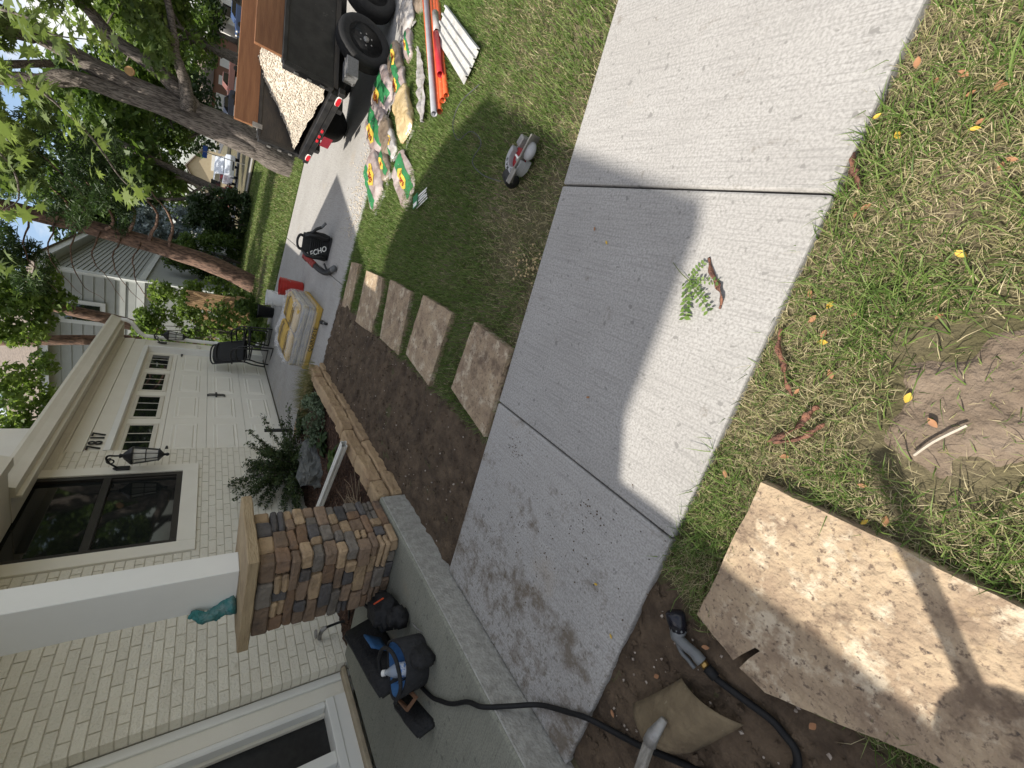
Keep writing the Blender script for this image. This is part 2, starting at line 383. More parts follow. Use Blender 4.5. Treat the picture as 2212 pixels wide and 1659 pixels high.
for i, (yc, ln, zc) in enumerate(bricks):
    jx = random.uniform(-0.0015, 0.0015)
    if i < 300:
        key = round(ln, 3)
        if key not in cache: cache[key] = box_mesh(0.10, ln - 0.0085, CH - 0.0085, 0.0022)
        link('brick', cache[key], M_BRICK, house, Vector((XF - 0.05 + jx, yc, zc)) - HOFF, (random.uniform(-.004, .004), 0, random.uniform(-.004, .004)))
    else:
        h = (CH - 0.0085) / 2; w2 = (ln - 0.0085) / 2
        rest.box(XF - 0.10, XF + jx, yc - w2, yc + w2, zc - h, zc + h)
ob = hp(rest, 'far_bricks', M_BRICK); ob['kind'] = 'stuff'
# big window
win = empty('window', Vector((XF, 5.28, 1.45)) - HOFF); win.parent = house; WOFF = Vector((XF, 5.28, 1.45))
def wp(mb, name, mat, **k):
    o = mb.build(name, mat, win, **k); o.data.transform(Matrix.Translation(-WOFF)); return o
wp(MB().box(XF - 0.1, XF + 0.022, 4.415, 4.575, 1.32, 2.86), 'casing', M_CREAM, bevel=0.004)
wp(MB().box(XF - 0.1, XF + 0.022, 5.985, 6.145, 1.32, 2.86), 'casing', M_CREAM, bevel=0.004)
wp(MB().box(XF - 0.1, XF + 0.024, 4.5755, 5.9845, 1.32, 1.485), 'sill', M_CREAM, bevel=0.004)
fr = [(4.576, 4.636, 1.486, 2.88), (5.924, 5.984, 1.486, 2.88), (4.6365, 5.9235, 1.486, 1.546), (4.6365, 5.9235, 2.155, 2.225), (4.6365, 5.9235, 2.81, 2.88)]
for (a, b, c, d) in fr: wp(MB().box(XF - 0.09, XF + 0.006, a, b, c, d), 'frame', M_DARKFRAME, bevel=0.004)
wp(MB().box(XF - 0.07, XF - 0.015, 4.638, 4.662, 1.548, 2.153), 'sash', M_DARKFRAME, bevel=0.003)
wp(MB().box(XF - 0.07, XF - 0.015, 5.898, 5.922, 1.548, 2.153), 'sash', M_DARKFRAME, bevel=0.003)
wp(MB().box(XF - 0.05, XF - 0.04, 4.662, 5.898, 1.547, 2.154), 'pane', M_GLASS)
wp(MB().box(XF - 0.05, XF - 0.04, 4.637, 5.923, 2.226, 2.809), 'pane', M_GLASS)
# header siding over the garage door
for (a, b) in ((2.335, 2.515), (2.521, 2.685), (2.691, 2.85)):
    hp(MB().add([(XF - 0.05, 6.602, a), (XF - 0.002, 6.602, a), (XF - 0.018, 6.602, b), (XF - 0.05, 6.602, b), (XF - 0.05, 11.47, a), (XF - 0.002, 11.47, a), (XF - 0.018, 11.47, b), (XF - 0.05, 11.47, b)],
                [(0, 1, 2, 3), (7, 6, 5, 4), (1, 5, 6, 2), (0, 4, 5, 1), (3, 2, 6, 7), (0, 3, 7, 4)]), 'siding_board', M_CREAM)
hp(MB().box(-3.93, XF - 0.06, 6.602, 11.47, 2.26, 2.86), 'header', M_CREAM)
hp(MB().box(XF - 0.06, XF + 0.012, 6.603, 11.03, 2.262, 2.332), 'door_head_trim', M_WHITE, bevel=0.004)
hp(MB().box(XF - 0.14, XF + 0.008, 10.99, 11.06, 0.1, 2.2615), 'door_jamb', M_WHITE, bevel=0.003)
hp(MB().box(XF - 0.14, XF - 0.03, 6.604, 6.63, 0.1, 2.2615), 'door_jamb', M_CREAM)
hp(MB().box(XF - 0.2, XF - 0.012, 11.061, 11.47, 0.1, 2.333), 'wall_end', M_CREAM)
# garage door
gd = empty('garage_door', Vector((-3.87, 8.8, 0.17)) - HOFF); gd.parent = house; GOFF = Vector((-3.87, 8.8, 0.17))
def gp(mb, name, mat, **k):
    o = mb.build(name, mat, gd, **k); o.data.transform(Matrix.Translation(-GOFF)); return o
rows = [(0.165, 0.70), (0.704, 1.235), (1.239, 1.765), (1.769, 2.262)]
for (a, b) in rows: gp(MB().box(-3.92, -3.874, 6.631, 10.989, a, b), 'section', M_CREAM, bevel=0.003)
YC = [6.66 + 1.083 * k for k in range(4)]
for ri in (0, 1, 2):
    zc0, zc1 = rows[ri][0] + 0.115, rows[ri][1] - 0.085
    for yk in YC:
        y0, y1 = yk + 0.10, yk + 0.95
        # raised panel with a sloping border
        o0 = [(-3.874, y0, zc0), (-3.874, y1, zc0), (-3.874, y1, zc1), (-3.874, y0, zc1)]
        i0 = [(-3.866, y0 + 0.012, zc0 + 0.012), (-3.866, y1 - 0.012, zc0 + 0.012), (-3.866, y1 - 0.012, zc1 - 0.012), (-3.866, y0 + 0.012, zc1 - 0.012)]
        i1 = [(-3.873, y0 + 0.045, zc0 + 0.045), (-3.873, y1 - 0.045, zc0 + 0.045), (-3.873, y1 - 0.045, zc1 - 0.045), (-3.873, y0 + 0.045, zc1 - 0.045)]
        i2 = [(-3.862, y0 + 0.075, zc0 + 0.062), (-3.862, y1 - 0.075, zc0 + 0.062), (-3.862, y1 - 0.075, zc1 - 0.062), (-3.862, y0 + 0.075, zc1 - 0.062)]
        f = []
        for r_ in range(3):
            for k in range(4): f.append((r_ * 4 + k, r_ * 4 + (k + 1) % 4, (r_ + 1) * 4 + (k + 1) % 4, (r_ + 1) * 4 + k))
        f.append((12, 13, 14, 15))
        gp(MB().add(o0 + i0 + i1 + i2, f), 'panel', M_CREAM)
for yk in YC:
    y0, y1 = yk + 0.10, yk + 0.89; za, zb = 1.90, 2.17
    for (a, b, c, d) in ((y0 - .05, y1 + .05, za - .06, za), (y0 - .05, y1 + .05, zb, zb + .045), (y0 - .05, y0, za + .0005, zb - .0005), (y1, y1 + .05, za + .0005, zb - .0005)):
        gp(MB().box(-3.8735, -3.858, a, b, c, d), 'window_frame', M_BEIGE, bevel=0.005)
    w3 = (y1 - y0) / 3
    for k in range(3): gp(MB().box(-3.8735, -3.869, y0 + k * w3 + (0.008 if k else 0.0005), y0 + (k + 1) * w3 - (0.008 if k < 2 else 0.0005), za + .0005, zb - .0005), 'pane', M_GLASS)
    for k in (1, 2): gp(MB().box(-3.8735, -3.864, y0 + k * w3 - .0075, y0 + k * w3 + .0075, za + .0006, zb - .0006), 'muntin', M_BEIGE)
for (yy, zz) in ((6.80, 1.70), (6.80, 0.62), (10.9, 1.70), (10.9, 0.62)):      # decorative strap hinges
    gp(MB().extrude([(-3.865, yy - .07, zz - .025), (-3.865, yy + .06, zz - .012), (-3.865, yy + .09, zz), (-3.865, yy + .06, zz + .012), (-3.865, yy - .07, zz + .025)] if yy < 8 else
                    [(-3.865, yy + .07, zz - .02), (-3.865, yy + .07, zz + .02), (-3.865, yy - .06, zz + .012), (-3.865, yy - .1, zz), (-3.865, yy - .06, zz - .012)], (0, 0, 0), (0.008, 0, 0)), 'hinge', M_BLACK)
for s in (-0.03, 0.03):                                                       # pull handles
    gp(MB().tube([(-3.86, 8.77 + s, 0.96), (-3.845, 8.77 + s, 1.0), (-3.845, 8.77 + s, 1.2), (-3.86, 8.77 + s, 1.24)], 0.011, 8), 'handle', M_BLACK)
gp(MB().box(-3.865, -3.845, 8.70, 8.90, 1.085, 1.115), 'latch', M_BLACK, bevel=0.004)
hp(MB().box(-3.90, -3.855, 6.6315, 10.9885, 0.135, 0.164), 'door_seal', M_BLACK)
hp(MB().box(-3.93, -3.762, 6.56, 11.1, 0.02, 0.134), 'garage_sill', pmat('sill_concrete', (0.42, 0.37, 0.29), (0.5, 0.45, 0.36), scale=8, rough=0.9))
# eave of the garage wing
hp(MB().box(-3.745, -3.43, 5.2, 11.49, 2.775, 2.80), 'soffit', M_BEIGE)
hp(MB().box(-3.77, -3.735, 6.12, 11.47, 2.70, 2.774), 'frieze', M_BEIGE, bevel=0.006)
hp(MB().box(-3.45, -3.43, 5.2, 11.49, 2.70, 2.7745), 'fascia', M_BEIGE)
def gutter(name, x0, x1, za, zb, y0, y1):
    prof = [(x0, za), (x1 - .05, za), (x1 - .045, za + .02), (x1 - .025, (za + zb) / 2), (x1, zb - .03), (x1, zb), (x1 - .012, zb), (x1 - .012, zb - .012), (x0, zb - .012)]
    return hp(MB().extrude([(p[0], y0, p[1]) for p in prof], (0, 0, 0), (0, y1 - y0, 0)), name, M_BEIGE)
gutter('gutter', -3.429, -3.29, 2.74, 2.90, 5.2, 11.5)
hp(MB().box(-3.745, -3.43, 11.491, 11.51, 2.70, 2.96), 'eave_return', M_BEIGE)
gutter('porch_gutter', -3.08, -2.94, 2.74, 2.92, -5, 5.19)
hp(MB().box(-3.745, -3.08, -5, 5.185, 2.78, 2.81), 'porch_soffit', M_BEIGE)
hp(MB().tube([(-3.36, 11.44, 2.74), (-3.36, 11.44, 2.66), (-3.40, 11.44, 2.58), (-3.60, 11.46, 2.46), (-3.68, 11.47, 2.36), (-3.69, 11.47, 1.2), (-3.69, 11.47, 0.36), (-3.66, 11.47, 0.28), (-3.55, 11.50, 0.22)], 0.042, 8), 'downspout', M_WHITE)
hp(MB().box(-3.77, -3.735, 11.15, 11.30, 1.38, 1.46), 'vent_plate', M_BEIGE, bevel=0.004)
# roofs and the upper storey set back behind the eave
hp(MB().extrude([(-3.33, 0, 2.86), (-7.5, 0, 4.72), (-11.6, 0, 2.86), (-11.6, 0, 2.74), (-7.5, 0, 4.58), (-3.33, 0, 2.815)], (0, 5.2, 0), (0, 11.55, 0)), 'roof', M_SHINGLE)
hp(MB().extrude([(-3.0, 0, 2.90), (-7.5, 0, 4.71), (-11.6, 0, 2.86), (-11.6, 0, 2.74), (-7.5, 0, 4.58), (-3.0, 0, 2.83)], (0, -5.0, 0), (0, 5.199, 0)), 'roof', M_SHINGLE)
g1 = [(-4.3, 8.30, 4.17), (-4.3, 6.12, 6.15), (-4.3, 3.0, 4.45), (-4.3, 3.0, 3.2), (-4.3, 8.30, 3.2)]
hp(MB().extrude(g1, (0, 0, 0), (-3.2, 0, 0)), 'upper_gable', M_CREAM)
g2 = [(-4.3, 2.97, 3.2), (-4.3, 2.96, 5.3), (-4.3, 2.4, 6.05), (-4.3, 1.83, 6.52), (-4.3, 1.09, 6.9), (-4.3, 0.0, 6.42), (-4.3, -0.73, 6.16), (-4.3, -0.73, 6.02), (-4.3, -0.45, 6.0), (-4.3, -0.45, 3.2)]
hp(MB().extrude(g2, (0, 0, 0), (-3.2, 0, 0)), 'upper_storey', M_CREAM)
# porch roof over the stone column
hp(MB().box(-3.3, -2.05, 0.55, 2.84, 2.66, 2.80), 'porch_roof', M_WHITE)
# house number
def text_mesh(body, size, ext=0.004, bold=0.0, shear=0.0):
    cu = bpy.data.curves.new('txt', 'FONT'); cu.body = body; cu.size = size; cu.extrude = ext; cu.offset = bold; cu.shear = shear; cu.resolution_u = 4
    t = bpy.data.objects.new('txt', cu); COL.objects.link(t)
    dg = bpy.context.evaluated_depsgraph_get(); dg.update()
    me = bpy.data.meshes.new_from_object(t.evaluated_get(dg)); bpy.data.objects.remove(t); me.materials.clear(); return me
R_WALL = Matrix(((0, 0, 1), (1, 0, 0), (0, 1, 0))).to_euler()
for ch, yy in zip('7817', (6.612, 6.742, 6.882, 6.985)):
    link('digit', text_mesh(ch, 0.205, 0.007, 0.0), M_BLACK, house, Vector((XF + 0.012, yy, 2.362)) - HOFF, R_WALL)
# entrance: brick return, casing, sill, dark door
hp(MB().box(-3.95, -3.852, 2.553, 2.618, 0.14, 2.7), 'door_casing', M_WHITE, bevel=0.004)
hp(MB().box(-3.95, -3.872, 2.425, 2.552, 0.14, 2.7), 'door_casing', M_CREAM, bevel=0.004)
hp(MB().box(-3.96, -3.86, 2.375, 2.424, 0.392, 2.7), 'door_frame', M_WHITE, bevel=0.012)
hp(MB().box(-4.00, -3.961, 2.36, 2.424, 0.392, 2.7), 'door_frame', M_CREAM)
hp(MB().box(-4.05, -3.84, -1.0, 2.4235, 0.325, 0.391), 'door_sill', M_WHITE, bevel=0.005)
hp(MB().box(-4.05, -3.85, -1.0, 2.4237, 0.195, 0.324), 'sill_board', M_WHITE)
hp(MB().box(-4.02, -3.99, 2.03, 2.359, 0.392, 2.7), 'side_light', M_BLACK)
hp(MB().box(-4.02, -3.87, 1.94, 2.029, 0.392, 2.7), 'door_frame', M_WHITE, bevel=0.005)
fd = hp(MB().box(-4.03, -3.98, 0.80, 1.939, 0.392, 2.55), 'front_door', M_BLACK)
for zz in (0.55, 1.25): hp(MB().box(-3.9799, -3.97, 1.40, 1.82, zz, zz + .55), 'door_panel', M_BLACK, bevel=0.01)
hp(MB().box(-3.86, -3.78, 1.0, 2.612, 0.192, 0.232), 'threshold', pmat('sandstone_threshold', (0.34, 0.28, 0.19), (0.42, 0.35, 0.25), scale=9, rough=0.9, bump=0.4), bevel=0.008)
# ------------------------------------------------------------------ porch slab
porch = empty('porch'); porch['kind'] = 'structure'
MB().box(-3.745, -2.031, -4, 2.69, 0.05, 0.19).build('slab', M_CONC_PORCH, porch, bevel=0.012, seg=2)
MB().box(-2.06, -2.026, -4, 2.688, -0.2, 0.176).build('riser', M_RISER, porch, bevel=0.006)
MB().box(-3.7, -2.07, -4, 2.66, -0.3, 0.049).build('footing', M_RISER, porch)
# ------------------------------------------------------------------ more shapes
from mathutils.bvhtree import BVHTree
def pillow_mesh(dx, dy, dz, seed=0, amp=0.01, nu=28, nv=18, e=0.55, ez=0.9, flat=True, wr=9.0):
    """soft sack: superellipse outline, bulging middle, thin crimped ends, wrinkles"""
    v = []; f = []
    def sp(a, p): return math.copysign(abs(a) ** p, a)
    off = Vector((seed * 5.3, seed * 2.1, seed * 9.7))
    for j in range(nv + 1):
        ph = -math.pi / 2 + math.pi * j / nv
        for i in range(nu):
            th = 2 * math.pi * i / nu
            x = sp(math.cos(ph), ez) * sp(math.cos(th), e); y = sp(math.cos(ph), ez) * sp(math.sin(th), e); zq = sp(math.sin(ph), ez)
            p = Vector((x * dx / 2, y * dy / 2, zq * dz / 2))
            pin = 1 - 0.75 * max(0, (abs(x) - 0.72) / 0.28) ** 1.5
            p.z *= pin
            n = mnoise.noise_vector(p * wr + off) * amp + mnoise.noise_vector(p * wr * 2.7 + off) * amp * 0.5
            p += n
            if flat: p.z = max(p.z, -dz * 0.36)
            v.append(tuple(p))
    for j in range(nv):
        for i in range(nu): f.append((j * nu + i, j * nu + (i + 1) % nu, (j + 1) * nu + (i + 1) % nu, (j + 1) * nu + i))
    me = MB().add(v, f).mesh('sack'); me.polygons.foreach_set('use_smooth', [True] * len(me.polygons)); return me
def bvh_of(me): return BVHTree.FromPolygons([v.co.copy() for v in me.vertices], [tuple(p.vertices) for p in me.polygons])
def drape(me, bvh, M, lift=0.002, sub=0):
    """lay a flat printed shape (in XY) on the top of a lumpy mesh"""
    me.transform(M)
    bm = bmesh.new(); bm.from_mesh(me); bmesh.ops.triangulate(bm, faces=bm.faces)
    for _ in range(sub): bmesh.ops.subdivide_edges(bm, edges=[e for e in bm.edges if e.calc_length() > 0.03], cuts=1)
    for v in bm.verts:
        h = bvh.ray_cast(Vector((v.co.x, v.co.y, 2)), Vector((0, 0, -1)))
        if h[0] is not None: v.co.z = h[0].z + lift
        else: v.co.z = -0.01
    bm.to_mesh(me); bm.free(); me.update(); return me
def grid_mesh(x0, x1, y0, y1, nx_, ny_):
    v = [(x0 + (x1 - x0) * i / nx_, y0 + (y1 - y0) * j / ny_, 0) for j in range(ny_ + 1) for i in range(nx_ + 1)]
    f = [(j * (nx_ + 1) + i, j * (nx_ + 1) + i + 1, (j + 1) * (nx_ + 1) + i + 1, (j + 1) * (nx_ + 1) + i) for j in range(ny_) for i in range(nx_)]
    return MB().add(v, f).mesh('grid')
def spline(pts, n=8):
    """Catmull-Rom through points"""
    P_ = [Vector(p) for p in pts]; P_ = [P_[0] * 2 - P_[1]] + P_ + [P_[-1] * 2 - P_[-2]]; out = []
    for i in range(1, len(P_) - 2):
        for k in range(n):
            t = k / n; a, b, c, d = P_[i - 1:i + 3]
            out.append(0.5 * ((2 * b) + (c - a) * t + (2 * a - 5 * b + 4 * c - d) * t * t + (3 * b - a - 3 * c + d) * t ** 3))
    return out + [P_[-2]]
# ------------------------------------------------------------------ stone column on the porch
def stone_mat(name, a, b, dk): return pmat(name, a, b, scale=9, rough=0.92, bump=0.75, bscale=34, rnd=0.18, layers=((dk, 5, 0.56, 5, 0.18),))
ST = [stone_mat('stone_tan', (0.42, 0.30, 0.18), (0.32, 0.225, 0.14), (0.22, 0.16, 0.105)),
      stone_mat('stone_brown', (0.26, 0.18, 0.12), (0.19, 0.135, 0.095), (0.12, 0.09, 0.07)),
      stone_mat('stone_charcoal', (0.115, 0.105, 0.10), (0.08, 0.075, 0.075), (0.16, 0.135, 0.115)),
      stone_mat('stone_grey', (0.20, 0.175, 0.145), (0.145, 0.125, 0.105), (0.085, 0.078, 0.075)),
      stone_mat('stone_rust', (0.25, 0.155, 0.09), (0.18, 0.118, 0.08), (0.10, 0.08, 0.068))]
M_CAP = pmat('sandstone_cap', (0.44, 0.335, 0.20), (0.35, 0.26, 0.155), scale=5, rough=0.9, bump=0.6, bscale=26, stretch=(1, 1, 5), layers=(((0.27, 0.19, 0.12), 2.5, 0.58, 4, 0.15),))
CX0, CX1, CY0, CY1 = -2.62, -2.065, 2.205, 2.70
colm = empty('stone_column', ((CX0 + CX1) / 2, (CY0 + CY1) / 2, 0.19), 0, 'stacked stone porch column with sandstone cap and white post', 'column')
CO = Vector(((CX0 + CX1) / 2, (CY0 + CY1) / 2, 0.19))
MB().box(CX0 + .045, CX1 - .045, CY0 + .045, CY1 - .045, 0, .87).build('core', pmat('column_mortar', (0.05, 0.042, 0.035), (0.07, 0.06, 0.05), scale=20, rough=0.95), colm, loc=(-CO.x, -CO.y, 0))
hts = [0.062, 0.075, 0.05, 0.088, 0.07, 0.06, 0.078, 0.07, 0.07, 0.055, 0.082, 0.09]; sc_ = 0.868 / sum(hts); zc = 0.0
rs = random.Random(11); last = -1; sid = 0
def pick(prev):
    while True:
        k = rs.choices(range(5), (3, 4, 2.6, 2.4, 2))[0]
        if k != prev: return k
for ci, h in enumerate(hts):
    h *= sc_
    D = 0.105
    own = ci % 2          # which face keeps the corner stone
    for face in range(4):
        if face in (0, 2):   # -Y and +Y
            a, b = (CX0 + (0 if own else D), CX1 - (0 if own else D))
        else: a, b = (CY0 + (D if own else 0), CY1 - (D if own else 0))
        n = 2 if rs.random() < 0.35 else 3
        cuts = sorted(a + (b - a) * (k + rs.uniform(-.28, .28)) / n for k in range(1, n))
        ed = [a] + cuts + [b]
        for p, q in zip(ed[:-1], ed[1:]):
            k = pick(last); last = k; sid += 1
            subs = [(0, h)]
            if h > 0.068 and rs.random() < 0.22: subs = [(0, h * .5), (h * .5, h)]
            for (za, zb) in subs:
                ln = q - p - 0.003; pr = rs.uniform(-0.006, 0.016)
                hh = zb - za - 0.004; zm = zc + (za + zb) / 2
                if face == 0: c = Vector(((p + q) / 2, CY0 + D / 2 - pr, zm)); dm = (ln, D, hh)
                elif face == 2: c = Vector(((p + q) / 2, CY1 - D / 2 + pr, zm)); dm = (ln, D, hh)
                elif face == 1: c = Vector((CX1 - D / 2 + pr, (p + q) / 2, zm)); dm = (D, ln, hh)
                else: c = Vector((CX0 + D / 2 - pr, (p + q) / 2, zm)); dm = (D, ln, hh)
                near = face in (0, 1)
                me = rough_block(dm[0], dm[1], dm[2], 0.0085 if near else 0.004, sid, 3 if near else 1, 0.011)
                o = link('stone', me, ST[k], colm, (c.x - CO.x, c.y - CO.y, c.z), smooth=False)
    zc += h
cap = rough_block(0.70, 0.66, 0.062, 0.005, 77, 6, 0.006); link('cap', cap, M_CAP, colm, (-2.35 - CO.x, 2.503 - CO.y, 0.902))
MB().box(-2.59, -2.31, 2.46, 2.64, 1.124, 2.70).build('post', M_WHITE, colm, loc=(-CO.x, -CO.y, -0.19), bevel=0.004)
# teal cloth tied round the foot of the post
rg = []
for i in range(9):
    t = i / 8; rg.append((-2.56 - 0.03 * math.sin(t * 3), 2.425 + 0.012 * math.sin(t * 7), 1.125 + 0.235 * t))
rg = spline(rg, 3); me = MB().tube(rg, [0.052 - .025 * (i / (len(rg) - 1)) for i in range(len(rg))], 28).mesh('cloth')
for v in me.vertices: v.co += mnoise.noise_vector(v.co * 22) * 0.02 + mnoise.noise_vector(v.co * 60) * 0.010
tag(link('cloth', me, pmat('teal_cloth', (0.05, 0.22, 0.215), (0.22, 0.33, 0.32), scale=13, rough=0.8, bump=0.9, bscale=90, lo=0.45, hi=0.7), None, smooth=True), 'teal rag bunched at the foot of the white post', 'rag')
# ------------------------------------------------------------------ low stone wall of the planting bed
M_WALLST = pmat('wall_sandstone', (0.40, 0.285, 0.165), (0.31, 0.21, 0.125), scale=6, rough=0.92, bump=0.8, bscale=30, rnd=0.12, layers=(((0.22, 0.15, 0.10), 3, 0.6, 5, 0.15),))
rw = empty('garden_wall', (-2.1, 2.7, 0), 0, 'low two-course tan stone wall between the mulch bed and the bare soil', 'garden wall')
for (ed, z0, z1, xo) in (([2.71, 2.96, 3.40, 3.93, 4.18, 4.44, 4.64, 5.09, 5.46, 5.86], 0.078, 0.20, 0.0), ([2.71, 3.08, 3.66, 4.37, 4.80, 5.24, 5.62, 5.86], -0.10, 0.076, -0.018)):
    for i, (a, b) in enumerate(zip(ed[:-1], ed[1:])):
        me = rough_block(0.14, b - a - 0.010, z1 - z0 - 0.004, 0.013, 200 + i + int(z0 * 100), 4, 0.014)
        link('stone', me, M_WALLST, rw, (-2.118 - xo + rs.uniform(-.02, .02) + 2.1, (a + b) / 2 - 2.7, (z0 + z1) / 2), (0, 0, rs.uniform(-.02, .02)))
for i, (a, b) in enumerate(((-2.19, -2.55), (-2.56, -2.95), (-2.96, -3.3))):
    link('stone', rough_block(a - b - 0.006, 0.13, 0.12, 0.006, 300 + i, 3, 0.008), M_WALLST, rw, ((a + b) / 2 + 2.1, 5.90 + 0.12 * i - 2.7, 0.13), (0, 0, -0.3))
# mulch
M_MULCH = pmat('mulch', (0.030, 0.016, 0.010), (0.075, 0.038, 0.022), scale=28, rough=0.95, bump=1.0, bscale=60, detail=8)
def mulch_h(x, y): return 0.10 + 0.05 * min(1, (-2.2 - x) / 1.3) + 0.02 * mnoise.noise(Vector((x * 5, y * 5, 0))) + 0.018 * mnoise.noise(Vector((x * 22, y * 22, 4)))
nxm, nym = 60, 140; mv = []; mf = []
for j in range(nym + 1):
    for i in range(nxm + 1):
        y = 2.695 + (6.45 - 2.695) * j / nym; x0 = -3.755; x1 = -2.15 if y < 5.85 else -2.15 - (y - 5.85) * 2.2
        x = x0 + (x1 - x0) * i / nxm; mv.append((x, y, mulch_h(x, y)))
for j in range(nym):
    for i in range(nxm): mf.append((j * (nxm + 1) + i, j * (nxm + 1) + i + 1, (j + 1) * (nxm + 1) + i + 1, (j + 1) * (nxm + 1) + i))
mo = MB().add(mv, mf).build('mulch_bed', M_MULCH); mo['kind'] = 'structure'
chips = MB()
for k in range(2600):
    x = rs.uniform(-3.7, -2.18); y = rs.uniform(2.75, 5.9); z = mulch_h(x, y) + 0.004
    a = rs.uniform(0, 6.28); l = rs.uniform(.012, .035); w = rs.uniform(.003, .007); dx, dy = math.cos(a), math.sin(a); t = rs.uniform(-.01, .012)
    chips.add([(x - dx * l - dy * w, y - dy * l + dx * w, z - t), (x - dx * l + dy * w, y - dy * l - dx * w, z - t), (x + dx * l + dy * w, y + dy * l - dx * w, z + t + .004), (x + dx * l - dy * w, y + dy * l + dx * w, z + t + .006)], [(0, 1, 2, 3)])
co = chips.build('bark_chips', pmat('bark', (0.06, 0.03, 0.018), (0.14, 0.075, 0.045), scale=30, rough=0.9)); tag(co, 'dark brown bark chips strewn over the mulch bed', 'bark chips', kind='stuff')
# ------------------------------------------------------------------ flagstones
M_FLAG = pmat('flagstone', (0.43, 0.325, 0.21), (0.25, 0.18, 0.12), scale=8, rough=0.9, bump=0.75, bscale=38, detail=14, rnd=0.10, lo=0.34, hi=0.66,
              layers=(((0.52, 0.43, 0.31), 9, 0.52, 14, 0.10), ((0.17, 0.12, 0.08), 6, 0.55, 14, 0.10), ((0.42, 0.29, 0.13), 2.6, 0.60, 8, 0.14), ((0.14, 0.10, 0.07), 60, 0.55, 6, 0.10), ((0.07, 0.055, 0.045), 30, 0.66, 8, 0.05)))
def flag(name, poly, z0, z1, label, group=None, seed=0, cat='flagstone', bumps=0.004):
    bm = bmesh.new(); vs = [bm.verts.new((p[0], p[1], z1)) for p in poly]; bm.faces.new(vs)
    cx = sum(p[0] for p in poly) / len(poly); cy = sum(p[1] for p in poly) / len(poly)
    r = bmesh.ops.extrude_face_region(bm, geom=list(bm.faces)); top = [g for g in r['geom'] if isinstance(g, bmesh.types.BMVert)]
    for v in top: v.co.z = z0
    bmesh.ops.recalc_face_normals(bm, faces=bm.faces)
    bmesh.ops.triangulate(bm, faces=bm.faces)
    for _ in range(4): bmesh.ops.subdivide_edges(bm, edges=[e for e in bm.edges if e.calc_length() > 0.06], cuts=1)
    bmesh.ops.triangulate(bm, faces=bm.faces)
    for v in bm.verts:
        q = v.co * 9 + Vector((seed, 0, 0)); n = mnoise.noise_vector(q); n2 = mnoise.noise_vector(v.co * 25 + Vector((seed, 3, 0)))
        v.co.z += n.z * bumps; v.co.x += n.x * .006 + n2.x * .003; v.co.y += n.y * .006 + n2.y * .003
    me = bpy.data.meshes.new(name); bm.to_mesh(me); bm.free(); me.transform(Matrix.Translation((-cx, -cy, 0)))
    o = link(name, me, M_FLAG, None, (cx, cy, 0)); tag(o, label, cat, group); return o
flag('flagstone', [(-0.409, 2.258), (-0.909, 2.33), (-1.012, 1.815), (-0.45, 1.815)], -0.050, 0.02, 'thick tan stepping stone tilted against the edge of the concrete walk', 'stepping stones', 1)
flag('flagstone', [(-0.432, 3.179), (-0.977, 3.261), (-1.049, 2.716), (-0.442, 2.634)], -0.080, -0.01, 'second tan stepping stone from the walk, set in the shaded grass', 'stepping stones', 2)
flag('flagstone', [(-0.468, 4.034), (-1.06, 4.002), (-1.05, 3.441), (-0.468, 3.472)], -0.095, -0.025, 'third stepping stone from the walk, mottled with pale patches', 'stepping stones', 3)
flag('flagstone', [(-0.521, 4.881), (-0.688, 4.891), (-1.147, 4.943), (-1.105, 4.328), (-0.74, 4.234), (-0.501, 4.297)], -0.110, -0.04, 'stepping stone half in bright sun', 'stepping stones', 4)
flag('flagstone', [(-0.537, 5.584), (-1.148, 5.71), (-1.085, 5.289), (-0.506, 5.257)], -0.125, -0.055, 'farthest stepping stone, next to the driveway edge', 'stepping stones', 5)
flag('flagstone', [(-0.355, -0.32), (-0.405, 0.402), (-0.93, 0.388), (-0.965, 0.245), (-0.878, 0.214), (-0.874, 0.199), (-0.972, 0.222), (-0.977, 0.14), (-0.80, -0.16), (-0.73, -0.32)], -0.07, 0.015, 'large tan flagstone slab in the foreground crossed by a shadow', None, 6, bumps=0.003)
MB()
